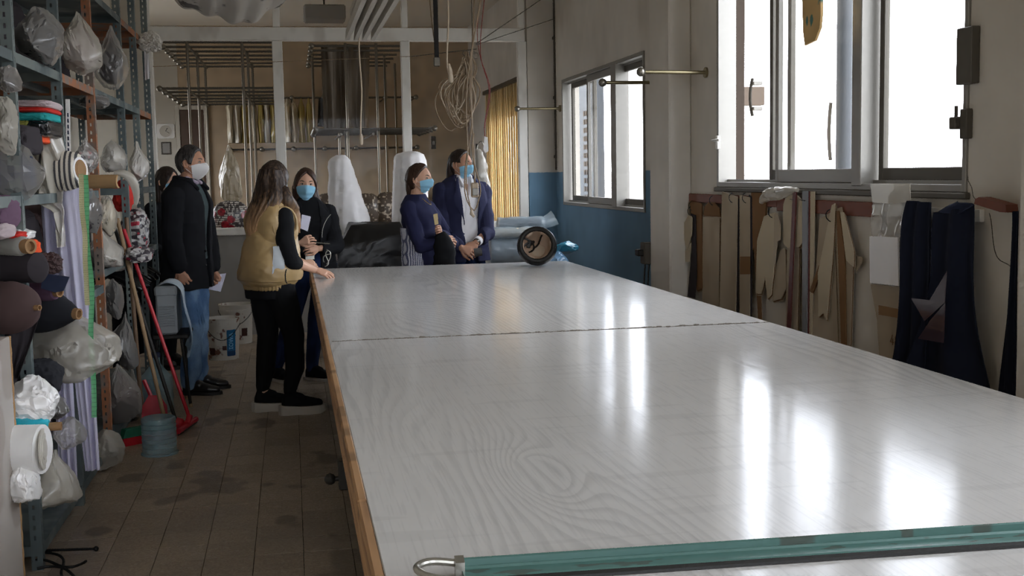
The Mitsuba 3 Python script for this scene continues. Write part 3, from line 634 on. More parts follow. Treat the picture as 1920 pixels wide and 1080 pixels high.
bagged((180, 56, 238, 182), 7.25, .34, 'dark_cloth', 'clear bag of dark clothes hanging over the upper shelf right of the rusty post', 3, 'film', .66)
bagged((-14, 180, 36, 290), 4.62, .3, 'dark_cloth', 'crinkled clear bag at the left edge of the photo above the navy bundle', 4, 'milky_film', .6)
# folded stack between the first two posts
for b, m, lab, sd in (((38, 205, 104, 214), 'red_cloth', 'folded red fabric in the stack on the middle shelf', 5), ((40, 192, 106, 205), 'pink_cloth', 'folded pale pink fabric on top of the stack on the middle shelf', 9),
                      ((36, 214, 104, 229), 'teal_cloth', 'folded teal fabric in the stack on the middle shelf', 6), ((36, 229, 72, 252), 'olive_cloth', 'folded olive green fabric under the teal fabric', 7),
                      ((62, 229, 106, 256), 'black_plastic', 'black plastic packet beside the olive green fabric', 8), ((58, 253, 88, 268), 'orange_cloth', 'small orange red fabric under the black packet', 13), ((20, 240, 66, 286), 'dark_cloth', 'dark fabric lump on the middle shelf left of the folded stack', 14)):
    p, q = box_px(b, 5.38 if sd != 14 else 5.1); put('folded_fabric', blob((p + q) / 2, (q[0] - p[0], .36, (q[2] - p[2]) * 1.15), sd, .10, 1.8, 4, sq=.42), m, lab, 'fabric')
# navy bundle under film at the left edge
k = thing('wrapped_roll', 'navy fabric roll wrapped in clear film at the left edge', 'fabric roll')
a, b = at(-20, 328, Y=4.9), at(62, 322, Y=4.9)
put('fabric', wrinkle(tube(spline([a - [.3, 0, 0], a, (a + b) / 2, b], 14), [.085] * 11 + [.085, .08, .06], 20), .012, 9, 3), 'navy_cloth', parent=k)
put('wrapper', wrinkle(tube(spline([a - [.25, 0, -.0], a, (a + b) / 2, b + [.02, 0, 0]], 20), np.r_[[.105] * 15, .1, .1, .09, .06, .03], 24), .022, 11, 5, True), 'film', parent=k, smooth=15)
# milky film sheet hanging with a long tail
q = at(90, 320, Y=5.5); sc = 5.5 / 2185
def fsheet(u, v):
    y = 255 + v * 200; w0 = np.interp(v, [0, .35, .62, .68, 1], [64, 62, 68, 96, 104]); w1 = np.interp(v, [0, .35, .62, .68, 1], [112, 119, 110, 112, 110])
    x = w0 + (w1 - w0) * u
    return np.stack([q[0] + (x - 90) * sc, 5.5 + .05 * np.sin(u * 7 + v * 4) + .03 * np.sin(u * 15 - v * 9), q[2] - (y - 320) * sc], -1)
put('plastic_sheet', surf(fsheet, 30, 40, .0012), 'milky_film', 'milky plastic sheet draped over the middle shelf beside the striped roll', 'plastic sheet', smooth=25)
# striped roll
def f_stripe(p, n, uv):
    t = p.x * 46; f = t - dr.floor(t)
    return mix((0.62, 0.58, 0.50), (0.07, 0.07, 0.075), smoothstep(.46, .52, f) * (1 - smoothstep(.92, .98, f)))
cloth('stripe', proc(f_stripe))
k = thing('striped_roll', 'roll of cream and charcoal striped fabric ending beside the slotted post', 'fabric roll')
a, b = at(100, 322, Y=5.6), at(150, 318, Y=5.55)
put('fabric', tube([a - [.3, -.03, 0], a, a + (b - a) * .55, a + (b - a) * .9, b], [.094, .094, .09, .078, .066], 36), 'stripe', parent=k)
put('core', tube([b - (b - a) * .2, b + (b - a) * .03], .022, 20), 'core', parent=k)
for i, r in enumerate((.057, .045, .033)):
    put('layer_edge', tube([b + (b - a) * .0, b + (b - a) * (.02 + .012 * i)], r, 24), 'core' if i else 'white_cloth', parent=k)
def plate_px(name, pts, Y, th, m, label=None, cat=None, parent=None, group=None): return put(name, slab(pts, th, Y=Y), m, label, cat, group, parent=parent, smooth=False)
k = thing('label_strip', 'narrow white plastic strip with blue marks hanging on the slotted post', 'strip')
plate_px('strip', [(123, 186), (131, 186), (134, 340), (125, 342)], 5.70, .006, 'white_plastic', parent=k)
for i in range(9): plate_px('mark', [(126 + i * .15, 212 + i * 11), (128.5 + i * .15, 212 + i * 11), (129 + i * .15, 219 + i * 11), (126.5 + i * .15, 219 + i * 11)], 5.693, .002, 'navy_cloth', parent=k)
k = thing('cardboard_tube', 'brown cardboard tube sticking out of the shelf beside the measuring tapes', 'tube')
a, b = at(148, 340, Y=6.1), at(222, 340, Y=6.0)
put('tube', tm(mf(tube([a - [.25, 0, 0], b], .0335, 24)) - mf(tube([a - [.1, 0, 0], b + [.05, 0, 0]], .029, 24))), 'card', parent=k)
put('loose_film', tube(spline([b + [-.02, 0, .04], b + [.05, .02, .02], b + [.075, .05, -.06], b + [.07, .06, -.12]], 12), [.01, .016, .02, .022, .024, .024, .022, .02, .018, .015, .012, .006], 8), 'milky_film', parent=k, smooth=True)
# hanging lengths of lavender and white fabric
def hang(name, top, bot, Y, m, label, cat, seed, folds=5, amp=.014, th=.002, nu=44, nv=40):
    (a0, ya), (a1, _), (b0, yb), (b1, _) = top[0], top[1], bot[0], bot[1]
    A0, A1, B0, B1 = at(a0, top[0][1], Y=Y), at(a1, top[1][1], Y=Y), at(b0, bot[0][1], Y=Y), at(b1, bot[1][1], Y=Y)
    def fn(u, v):
        P = (A0 * (1 - u)[..., None] + A1 * u[..., None]) * (1 - v)[..., None] + (B0 * (1 - u)[..., None] + B1 * u[..., None]) * v[..., None]
        w = amp * np.sin(u * folds * 2 * PI + seed + 1.3 * np.sin(v * 3 + seed)) * (.35 + .65 * v) + amp * .6 * np.sin(u * folds * .63 * 2 * PI + 2 * v + seed * 2)
        P[..., 1] += w; return P
    return put(name, surf(fn, nu, nv, th), m, label, cat, smooth=True)
hang('hanging_fabric', [(74, 352), (118, 348)], [(114, 918), (146, 920)], 5.72, 'lavender', 'lavender fabric length hanging behind the white one on the shelving', 'fabric', 1, 3)
hang('hanging_fabric', [(96, 348), (153, 344)], [(160, 884), (187, 880)], 5.62, 'lavender', 'long pale lavender fabric hanging down from the striped roll almost to the floor', 'fabric', 2, 3, .012)
def f_tape(p, n, uv):
    t = p.z * 100; f = t - dr.floor(t)
    return mix((0.50, 0.48, 0.26), (0.05, 0.05, 0.03), smoothstep(.84, .9, f) * .5)
def f_tapeg(p, n, uv):
    t = p.z * 50; f = t - dr.floor(t)
    return mix((0.12, 0.42, 0.19), (0.03, 0.10, 0.05), smoothstep(.84, .9, f) * .5)
mat('yellow_tape', proc(f_tape), 0.4); mat('green_tape', proc(f_tapeg), 0.4)
def ribbon(pts, w, Y, tilt=0.0):
    P = np.array([at(x, y, Y=Y) for x, y in pts]); P = spline(P, 40)
    return surf(lambda u, v: np.stack([np.interp(v, np.linspace(0, 1, 40), P[:, 0]) + w * (u - .5), np.interp(v, np.linspace(0, 1, 40), P[:, 1]) + tilt * (u - .5) + .01 * np.sin(v * 17), np.interp(v, np.linspace(0, 1, 40), P[:, 2])], -1), 3, 60, .0012)
put('measuring_tape', ribbon([(152, 326), (155, 400), (160, 470), (161, 520), (165, 572)], .021, 5.40), 'yellow_tape', 'yellow measuring tape hanging down in front of the lavender fabric', 'measuring tape', smooth=True)
put('measuring_tape', ribbon([(160, 328), (162, 400), (165, 470), (171, 530), (171, 620), (174, 700), (177, 782)], .022, 5.44), 'green_tape', 'green measuring tape hanging beside the yellow one and ending much lower', 'measuring tape', smooth=True)
# rolls of dark fabric sticking out over the aisle
def froll(x0, x1, yc, rpx, Y, m, label, core=None, ends=None, sd=0, dy=0.0, tilt=0):
    k = thing('fabric_roll', label, 'fabric roll')
    r = rpx * Y / 2185; a, b = at(x0, yc - tilt, Y=Y + .1), at(x1, yc + tilt, Y=Y - dy)
    n = 30; t = np.linspace(0, 1, n)[:, None]; L = np.linalg.norm(b - a) + .3
    pr = np.ones(n) * r
    steps = ends or [(.80, 1), (.86, .93), (.90, .84), (.94, .7), (.97, .5), (1, .3)]
    ls = np.linspace(0, 1, n); pr = r * np.interp(ls, [0] + [s for s, _ in steps], [1] + [f for _, f in steps])
    P = (a - (b - a) / np.linalg.norm(b - a) * .3) * (1 - t) + b * t
    put('fabric', wrinkle(tube(P, pr, 28), .006, 14, sd), m, parent=k, smooth=40)
    if core:
        rc = core * Y / 2185; d = (b - a) / np.linalg.norm(b - a)
        e = tm(mf(tube([b - d * .02, b + d * .022], rc, 20)) - mf(tube([b + d * .004, b + d * .05], rc * .68, 20)))
        put('core', e, 'core', parent=k)
flat_end = [(.96, 1), (.985, .95), (1, .55)]
froll(-40, 50, 462, 17, 4.75, 'grey_roll', 'smooth grey fabric roll on top of the dark rolls at the left edge', 13, flat_end, 1, .05)
froll(-40, 80, 502, 27, 4.75, 'dark_cloth', 'thick charcoal fabric roll under the grey roll at the left edge', None, flat_end, 2, .05)
froll(-40, 66, 577, 47, 4.62, 'brown_cloth', 'thick dark brown fabric roll with stepped layers at its end, lowest at the left edge', 5, None, 3, .06)
froll(20, 105, 541, 20, 5.1, 'purple_cloth', 'slim purple brown fabric roll between the charcoal and black rolls', 9, [(.9, 1), (.95, .9), (1, .7)], 4, .04, 6)
froll(20, 140, 582, 42, 5.2, 'black_cloth', 'thick black fabric roll with a pale core beside the brown roll', 10, [(.7, 1), (.78, .92), (.85, .8), (.92, .6), (.97, .42), (1, .3)], 5, .04, 6)
lump('fabric_scrap', (64, 474, 112, 514), 5.15, .16, 'brown_cloth', 'ruffled dark brown fabric scrap beside the hanging lavender fabric', 'fabric', 31, .3, 4.0)
plate_px('fabric_scrap', [(80, 512), (131, 519), (120, 545), (104, 548), (78, 540)], 5.0, .012, 'navy_cloth', 'dark navy fabric flap sticking out between the rolls', 'fabric')
lump('fabric_lump', (-16, 366, 29, 432), 4.7, .3, 'purple_cloth', 'bunched purple fabric at the left edge above the rolls', 'fabric', 33, .15, 1.6)
lump('fabric_lump', (-10, 418, 22, 448), 4.6, .24, 'pink_cloth', 'greyish pink fabric at the left edge under the purple fabric', 'fabric', 34, .15, 1.6)
lump('white_packet', (14, 424, 66, 452), 4.86, .2, 'white_plastic', 'crumpled white plastic packet above the grey roll', 'packet', 35, .22, 2.6)
lump('red_packet', (20, 434, 48, 448), 4.78, .16, 'red_cloth', 'red fabric peeking out above the grey roll', 'fabric', 36, .2, 2)
lump('orange_packet', (44, 450, 72, 484), 5.05, .16, 'orange_cloth', 'bright orange packet behind the end of the grey roll', 'packet', 37, .25, 2.5)
hang('hanging_fabric', [(8, 612), (72, 600)], [(6, 752), (40, 700)], 4.75, 'dark_cloth', 'dark fabric hanging down below the brown roll', 'fabric', 4, 2, .02)
bagged((44, 578, 238, 722), 5.55, .5, 'dark_cloth', 'huge crumpled clear plastic bag bulging into the aisle below the dark rolls', 41, 'milky_film', .72, amp=.3)
lump('dark_fabric', (40, 675, 112, 748), 5.0, .2, 'black_cloth', 'black fabric under the huge clear bag', 'fabric', 42, .2)
lump('white_bundle', (8, 702, 112, 800), 4.72, .3, 'white_plastic', 'shiny crumpled white plastic bundle above the turquoise roll', 'bundle', 43, .24, 2.8, smooth=14)
k = thing('turquoise_roll', 'roll in bright turquoise plastic with a brown cardboard core', 'roll')
a, b = at(-10, 800, Y=4.62), at(92, 800, Y=4.62)
put('wrapper', wrinkle(tube(np.linspace(a - [.1, 0, 0], b, 14), [.036] * 12 + [.034, .026], 18), .004, 20, 2), 'turquoise_plastic', parent=k)
put('core', tm(mf(rod(b - [.02, 0, 0], b + [.045, 0, 0], .016, 18)) - mf(rod(b, b + [.09, 0, 0], .011, 18))), 'core', parent=k)
k = thing('film_roll', 'thick white plastic roll under the turquoise roll', 'roll')
a, b = at(-10, 842, Y=4.58), at(80, 842, Y=4.52)
put('roll', tube(np.linspace(a - [.1, 0, 0], b, 8), .092, 32), 'white_plastic', parent=k)
for r in (.078, .06, .04): put('layer_edge', tube([b, b + [.003 + (.09 - r) * .12, 0, 0]], r, 28), 'pale_bag', parent=k)
lump('plastic_bag', (20, 852, 76, 946), 4.5, .22, 'white_plastic', 'small crumpled white bag hanging below the thick white roll', 'bag', 45, .3, 2.6, smooth=14)
bagged((98, 778, 160, 842), 4.95, .24, None, 'clear plastic bag sticking out beside the turquoise roll', 46, 'film')
bagged((46, 850, 156, 960), 5.05, .3, 'pale_bag', 'big pale translucent bag standing on the bottom shelf', 47, 'milky_film', .8)
bagged((180, 690, 262, 800), 7.2, .4, 'brown_cloth', 'clear bag of brown goods on the bottom shelf behind the second slotted post', 48, 'film', .8)
bagged((168, 800, 236, 880), 6.45, .3, 'dark_cloth', 'crumpled bag on the bottom shelf near the red dustpan', 49, 'milky_film', .7)
bagged((163, 430, 226, 512), 6.9, .36, 'pale_bag', 'clear bag of folded pale shirts right of the green tape', 51, 'film', .86)
bagged((184, 365, 218, 450), 7.3, .3, 'bagged_beige', 'crumpled bag of beige clothes above the folded shirts', 52, 'film', .86)
def f_print(p, n, uv):
    s = noise(p.x * 45, p.y * 30, p.z * 45); s2 = noise(p.x * 30 + 9, p.y * 30, p.z * 30)
    return mix(mix((0.45, 0.43, 0.42), (0.06, 0.05, 0.06), smoothstep(.45, .55, s)), (0.35, 0.03, 0.05), smoothstep(.74, .78, s2))
mat('floral_print', proc(f_print), 0.3, spec=0.6)
lump('printed_fabric', (232, 392, 276, 470), 8.2, .3, 'floral_print', 'black and white printed fabric with red flecks on the shelf behind the broom handles', 'fabric', 53, .2)
lump('printed_fabric', (238, 462, 284, 492), 7.6, .26, 'floral_print', 'crumpled printed packet on top of the black hangers', 'fabric', 54, .25)
bagged((188, 262, 236, 334), 7.35, .3, 'pale_bag', 'clear bag of pale goods above the cardboard tube', 55, 'film', .8)
bagged((242, 272, 278, 348), 8.25, .28, 'white_cloth', 'smooth white plastic bag on the middle shelf beside the far posts', 56, 'milky_film', .86, amp=.14)
bagged((138, 262, 184, 328), 6.15, .3, 'floral_print', 'clear glossy bag behind the striped roll', 57, 'film', .85)
lump('red_fabric', (214, 340, 246, 396), 8.0, .2, 'red_cloth', 'dark red fabric behind the slotted post under the pale bag', 'fabric', 58, .2)
lump('plastic_scrap', (262, 62, 300, 96), 8.9, .14, 'pale_bag', 'crumpled plastic scrap tied to the far end post', 'plastic scrap', 59, .35, 3, smooth=12)
hang('cloth_strip', [(270, 84), (279, 84)], [(272, 150), (280, 148)], 9.1, 'white_cloth', 'narrow white cloth strip hanging from the far end post', 'strip', 6, 1, .004)
# more goods further back on the shelves
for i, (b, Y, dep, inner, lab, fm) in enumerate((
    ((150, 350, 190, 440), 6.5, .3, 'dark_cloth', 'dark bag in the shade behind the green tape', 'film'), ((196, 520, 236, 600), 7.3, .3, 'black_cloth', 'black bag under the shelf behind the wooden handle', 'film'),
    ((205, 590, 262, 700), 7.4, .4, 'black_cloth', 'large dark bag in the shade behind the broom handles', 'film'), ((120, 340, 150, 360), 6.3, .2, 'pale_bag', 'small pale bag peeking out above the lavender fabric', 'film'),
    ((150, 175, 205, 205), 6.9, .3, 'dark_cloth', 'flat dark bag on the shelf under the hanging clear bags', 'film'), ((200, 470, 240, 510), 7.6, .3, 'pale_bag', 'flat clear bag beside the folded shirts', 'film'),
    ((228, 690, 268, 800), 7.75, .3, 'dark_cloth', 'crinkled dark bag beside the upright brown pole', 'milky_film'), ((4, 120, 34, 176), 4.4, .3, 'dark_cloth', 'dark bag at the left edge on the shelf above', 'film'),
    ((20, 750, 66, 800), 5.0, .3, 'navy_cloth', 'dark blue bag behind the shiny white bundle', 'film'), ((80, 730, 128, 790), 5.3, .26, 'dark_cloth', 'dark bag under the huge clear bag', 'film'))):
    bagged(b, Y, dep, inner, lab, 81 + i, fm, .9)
hang('hanging_cloth', [(206, 522), (292, 512)], [(212, 690), (292, 650)], 8.9, 'black_knit' if 'm_black_knit' in scene else 'black_cloth', 'black cloth hanging below the hangers behind the grey machine', 'cloth', 7, 5, .03)
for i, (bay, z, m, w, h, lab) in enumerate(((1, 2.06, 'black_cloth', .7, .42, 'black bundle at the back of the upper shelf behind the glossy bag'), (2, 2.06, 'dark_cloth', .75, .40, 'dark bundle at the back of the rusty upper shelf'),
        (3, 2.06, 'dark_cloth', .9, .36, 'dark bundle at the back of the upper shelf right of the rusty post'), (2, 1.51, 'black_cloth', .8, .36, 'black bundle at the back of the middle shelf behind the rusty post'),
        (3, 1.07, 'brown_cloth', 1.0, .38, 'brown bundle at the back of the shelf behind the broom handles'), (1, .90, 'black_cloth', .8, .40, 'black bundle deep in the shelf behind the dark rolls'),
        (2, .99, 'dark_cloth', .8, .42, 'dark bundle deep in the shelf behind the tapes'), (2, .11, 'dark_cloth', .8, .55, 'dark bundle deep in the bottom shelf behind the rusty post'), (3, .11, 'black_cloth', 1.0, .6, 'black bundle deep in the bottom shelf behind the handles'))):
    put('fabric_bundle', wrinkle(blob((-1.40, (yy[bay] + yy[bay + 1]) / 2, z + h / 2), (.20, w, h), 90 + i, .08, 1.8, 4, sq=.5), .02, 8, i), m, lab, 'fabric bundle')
# carton standing at the near end
def f_carton(p, n, uv):
    pr = smoothstep(.5, .56, fbm(p.x * 5, p.y * 4, p.z * 4.5, 2))
    return mix((0.36, 0.33, 0.30), (0.26, 0.22, 0.19), pr * .6)
mat('carton', proc(f_carton), 0.8)
k = thing('carton', 'tall worn whitish cardboard carton standing at the bottom left corner', 'carton')
bx = at(44, 1060, Y=4.55)[0]
put('body', cbox(bx - .42, bx, 4.2, 4.55, .0, .985, .004), 'carton', parent=k, smooth=False)
put('flap', rot(cbox(bx - .5, bx - .004, 4.24, 4.246, .985, 1.09), (1, 0, 0), -12, (bx, 4.24, .985)), 'card', parent=k, smooth=False)
put('corrugated_edge', tube([(bx + .001 * math.sin(z * 90), 4.549, z) for z in np.linspace(.0, .985, 60)], .005, 6), 'card', parent=k)
# bent wire hooks on the floor
mat('wire_dark', '#15181a', 0.5, 0.5)
for i, (pts, lab) in enumerate(((((62, 1033), (120, 1031), (180, 1029)), 'straight dark wire rod with a knob lying on the floor at the bottom left'), (((70, 1036), (112, 1042), (119, 1050), (117, 1064), (116, 1080)), 'dark wire bent round a corner on the floor'),
                         (((60, 1052), (105, 1058), (135, 1063), (146, 1060), (161, 1052)), 'dark bent wire hook with its tip up on the floor'), (((70, 1066), (100, 1062), (130, 1072), (140, 1082)), 'dark curled wire at the very bottom of the photo'))):
    P = spline([at(x, y, Z=.02 + .01 * i) for x, y in pts], 16); m = tube(P, .0055, 8)
    if i == 0: m = cat_([m, ball(P[-1], .011)])
    put('wire_hook', m, 'wire_dark', lab, 'hook')
# black hangers on a short rail
k = thing('hanger_rail', 'dark rail under the shelf that carries the black hangers', 'rail')
zr = 1.03
put('rail', rod((-1.2, 7.9, zr), (-1.2, 9.4, zr), .012), 'dark_steel', parent=k)
for y in (7.95, 9.33): put('hanger', rod((-1.2, y, zr), (-1.2, y, 1.06), .008), 'dark_steel', parent=k)
rs = np.random.default_rng(3)
for i in range(13):
    y = 7.98 + i * .1; an = rs.normal(0, .16) + .12; dz = rs.uniform(-.01, .01)
    def hp(t, dz=dz, y=y, an=an): return np.array([-1.2 + t * math.cos(an), y - t * math.sin(an), zr - .10 - .10 * abs(t / .2) ** 1.5 + dz])
    k = thing('black_hanger', f'thick black plastic hanger on the rail under the shelf, {(ordi + ["twelfth", "thirteenth"])[i]} from the near end', 'hanger', 'black hangers under the shelf')
    put('bar', tube([hp(t) for t in np.linspace(-.21, .21, 15)], np.interp(np.linspace(-1, 1, 15), [-1, -.8, 0, .8, 1], [.016, .02, .012, .02, .016]), 10), 'black_plastic', parent=k, smooth=True)
    c = hp(0); put('hook', tube(spline([c, c + [0, 0, .06], (c[0] + .016, y, zr + .012), (c[0], y, zr + .022), (c[0] - .018, y, zr + .006)], 14), .0025, 6), 'chrome', parent=k, smooth=True)
# grey louvred machine on a folding stool, denim draped over it
k = thing('louvred_machine', 'grey louvred machine housing standing on a dark stool beside the man in black', 'machine')
x0, x1, y0, y1 = at(292, 580, Y=8.05)[0], at(331, 580, Y=8.05)[0], 8.05, 8.42
z0, z1 = at(310, 628, Y=8.05)[2], at(310, 541, Y=8.05)[2]
put('housing', cbox(x0, x1, y0, y1, z0, z1, .012), 'grey_plastic', parent=k)
put('lid', cbox(x0 - .006, x1 + .006, y0 - .006, y1 + .006, z1 - .055, z1 + .015, .012), 'grey_plastic', parent=k)
for i in range(9): put('louvre', rot(cbox(x0 + .02, x1 - .012, y0 - .006, y0 + .001, z0 + .06 + i * .016, z0 + .067 + i * .016), (1, 0, 0), 20, (0, y0, z0 + .06 + i * .016)), 'grey_plastic', parent=k, smooth=False)
k = thing('stool', 'dark folding stool carrying the grey louvred machine', 'stool')
put('seat', cbox(x0 - .03, x1 + .07, y0 - .01, y1 + .01, z0 - .03, z0 - .001, .006), 'dark_steel', parent=k)
fa, fb = at(358, 763, Z=.01), at(352, 745, Z=.01)
for a, b in (((x1 + .02, y0 + .02, z0 - .02), fa), ((x1 + .02, y1 - .04, z0 - .02), (fb[0], y1 - .02, .01)), ((x0, y0 + .02, z0 - .02), (x0 - .05, y0 + .03, .01)), ((x0, y1 - .04, z0 - .02), (x0 - .05, y1 - .02, .01))):
    a, b = np.array(a), np.array(b); l = put('leg', rod(a, b, .011), 'dark_steel', parent=k); put('foot', rod(b, b + (a - b) * .05, .0135), 'wood_stick', parent=l)
def f_denim(p, n, uv):
    s = noise(p.x * 14, p.y * 14, p.z * 9)
    return mix((0.52, 0.60, 0.66), (0.26, 0.36, 0.47), smoothstep(.35, .8, s * .7 + smoothstep(.85, .45, p.z) * .4))
cloth('washed_denim', proc(f_denim))
xe = at(362, 660, Y=8.1)[0]; zl = at(350, 666, Y=8.1)[2]
path = np.array([(x0 + .03, z1 + .024), (x1 - .02, z1 + .03), (x1 + .022, z1 + .0), (x1 + .05, z1 - .12), (x1 + .085, z1 - .26), (xe, z1 - .36), (xe - .02, zl)])
pp = spline(np.c_[path[:, 0], 0 * path[:, 0], path[:, 1]], 40)
def fden(u, v):
    X = np.interp(v, np.linspace(0, 1, 40), pp[:, 0]); Z = np.interp(v, np.linspace(0, 1, 40), pp[:, 2])
    return np.stack([X + .008 * np.sin(u * 12) * v - .05 * u * v, y0 + .0 + .34 * u + .014 * np.sin(v * 9) - .03 * v * (1 - u), Z + .035 * np.sin(u * 9) * (v > .9)], -1)
put('denim_cloth', surf(fden, 24, 44, .003), 'washed_denim', 'washed light blue denim cloth draped over the grey machine', 'cloth', smooth=True)
# brooms and other long handles leaning on the shelving
def stick(top, Yt, bot, r, m, kname, label, cat):
    a = at(*top, Y=Yt); b = at(*bot, Z=.06); k = thing(kname, label, cat)
    put('handle', rod(a, b, r), m, parent=k); return k, a, b
k, a, b = stick((220, 410), 7.62, (310, 792), .0125, 'wood_stick', 'broom', 'broom with a plain wooden handle and green head leaning on the shelving', 'broom')
c = at(252, 820, Z=.03); hd = put('head', to_plane(extr(sg.Polygon([(-.17, .05), (.17, .05), (.15, .10), (-.15, .10)]), .05), c + [.06, .02, -.03], np.array([.8, .6, 0]), (0, 0, 1)), 'green_plastic', parent=k)
put('socket', rod(b, c + [.06, .03, .06], .016), 'green_plastic', parent=k)
put('bristles', to_plane(extr(sg.Polygon([(-.17, 0), (.17, 0), (.165, .05), (-.165, .05)]), .045), c + [.06, .02, -.03], np.array([.8, .6, 0]), (0, 0, 1)), 'red_plastic', parent=k)
k, a, b = stick((232, 430), 7.66, (356, 786), .0115, 'red_plastic', 'floor_squeegee', 'floor squeegee with a long bright red handle and red bar', 'squeegee')
c0_, c1_ = at(334, 813, Z=.02), at(368, 789, Z=.02)
put('socket', rod(b + [0, 0, .02], (c0_ + c1_) / 2 + [0, 0, .02], .019), 'red_plastic', parent=k)
put('bar', tube([c0_ + [0, 0, .012], c1_ + [0, 0, .012]], .017, 10), 'red_plastic', parent=k)
put('blade', tube([c0_ + [0, 0, -.008], c1_ + [0, 0, -.008]], .006, 6), 'black_rubber', parent=k)
k, a, b = stick((213, 420), 7.70, (330, 790), .0115, 'dark_steel', 'mop', 'mop handle of black tube standing between the wooden and red handles', 'mop')
put('head', blob(b + [.0, .02, -.02], (.10, .09, .075), 61, .15, 2, 3), 'red_plastic', parent=k)
stick((237, 408), 7.75, (266, 775), .0135, 'brown_stick', 'pole', 'plain brown wooden pole standing upright against the shelving', 'pole')
k = thing('dustpan', 'red plastic dustpan standing behind the clear container', 'dustpan')
c = at(290, 795, Z=0)
put('pan', to_plane(extr(sg.Polygon([(-.075, 0), (.075, 0), (.07, .10), (.03, .165), (-.03, .165), (-.07, .10)]).buffer(.006), .03), c + [0, .03, 0.006], (1, 0, 0), (0, .25, .968)), 'red_plastic', parent=k)
put('handle', tube([c + [-.02, .07, .16], c + [-.065, .1, .27]], .013, 8), 'red_plastic', parent=k)
film('clear_blue', '#9fc0c8', .32, .15)
k = thing('clear_container', 'ribbed clear bluish plastic container standing upside down on the floor', 'container')
c = at(300, 850, Z=0); c[2] = 0
prof = [(.0, .2), (.03, .212), (.085, .212)] + [(.094 + .003 * (i % 2), .205 - i * .0135) for i in range(15)] + [(.1, .0), (.098, .0)] + [(.092 + .003 * (i % 2), .002 + i * .0135) for i in range(15)] + [(.083, .206), (.03, .206), (0, .195)]
put('body', lathe(prof, c, 36), 'clear_blue', parent=k)
put('rim', lathe([(.096, 0), (.104, 0), (.104, .008), (.096, .008)], c, 36), 'clear_blue', parent=k)
k = thing('water_bottle', 'large blue tinted water bottle standing behind the handles', 'bottle')
c = at(296, 772, Z=0); c[2] = 0
put('body', lathe([(0, 0), (.10, 0), (.11, .02), (.105, .06), (.11, .1), (.105, .14), (.11, .18), (.1, .24), (.05, .30), (.03, .33), (.03, .37), (0, .37)], c, 32), 'clear_blue', parent=k)
put('cap', lathe([(0, .37), (.034, .37), (.034, .4), (0, .4)], c, 24), 'navy_cloth', parent=k)
# buckets by the low wall
def f_bucket(p, n, uv):
    d = smoothstep(.60, .68, fbm(p.x * 16, p.y * 16, p.z * 14, 3)); s = fbm(p.x * 5, p.y * 5, p.z * 3, 2)
    return mix(mix((0.60, 0.57, 0.51), (0.46, 0.42, 0.36), s), (0.16, 0.07, 0.045), d)
mat('dirty_bucket', proc(f_bucket), 0.45)
mat('label_blue', '#1f5f8e', 0.4); mat('label_dark', '#173a63', 0.4); mat('label_text', '#7fb6d6', 0.4); mat('label_brown', '#3c1d16', 0.5)
def bucket(px_, yb, w, h, label, sd):
    c = at(px_, yb, Z=0); Y = c[1]; s = Y / 2185; r = w / 2 * s; H = h * s; c[2] = 0
    k = thing('bucket', label, 'bucket')
    prof = [(0, 0), (r * .90, 0), (r * .985, H * .82), (r * 1.04, H * .82), (r * 1.04, H * .87), (r * .99, H * .87), (r, H * .97), (r * 1.05, H * .97), (r * 1.05, H), (r * .96, H), (r * .86, .01), (0, .01)]
    put('body', lathe(prof, c, 40), 'dirty_bucket', parent=k)
    put('handle', tube(spline([(c[0] - r * 1.04, c[1], H * .85), (c[0] - r * .6, c[1] - r * .92, H * .62), (c[0], c[1] - r * 1.12, H * .5), (c[0] + r * .6, c[1] - r * .92, H * .62), (c[0] + r * 1.04, c[1], H * .85)], 24), .003, 6), 'dark_steel', parent=k)
    return k, c, r, H
def wrap(m, c, r, a0):   # bend a flat piece (x along, y up, z out) round a bucket
    v = np.array(m.vertices); rr = r * (.90 + .10 * np.clip(v[:, 1] / .3, 0, 1)) + v[:, 2]; a = a0 + v[:, 0] / r
    return trimesh.Trimesh(np.c_[c[0] + rr * np.sin(a), c[1] - rr * np.cos(a), v[:, 1]], m.faces, process=False)
k, c, r, H = bucket(420, 672, 60, 76, 'dirty white bucket with a blue label nearest to the viewer on the floor', 1)
def patch(w, h, x, z, n=8): return mov(trimesh.creation.box(extents=(w, h, .004)).subdivide().subdivide(), (x, z, .002))
lb = put('label', wrap(patch(.085, H * .62, 0, H * .42), c, r, .58), 'label_blue', parent=k, smooth=True)
tx = meshkit.text_mesh('IOWA', .036, .003, True); tx = rot(tx, (0, 0, 1), 90); b = tx.bounds; tx.apply_translation((-(b[0] + b[1])[0] / 2 - .006, H * .46 - (b[0] + b[1])[1] / 2, .004))
put('lettering', wrap(tx, c, r, .58), 'label_text', parent=lb, smooth=False)
put('label_band', wrap(patch(.075, H * .12, 0, H * .16, 4), c, r * 1.012, .58), 'label_dark', parent=lb, smooth=True)
put('mark', wrap(patch(.06, H * .16, 0, H * .22), c, r, -.75), 'label_brown', parent=k, smooth=True)
put('mark', wrap(patch(.035, H * .10, 0, H * .30), c, r, .12), 'label_brown', parent=k, smooth=True)
k, c, r, H = bucket(445, 642, 60, 72, 'dirty white bucket with a wire handle standing behind the labelled one', 2)
put('mark', wrap(patch(.06, H * .2, 0, H * .3), c, r, .55), 'label_brown', parent=k, smooth=True)
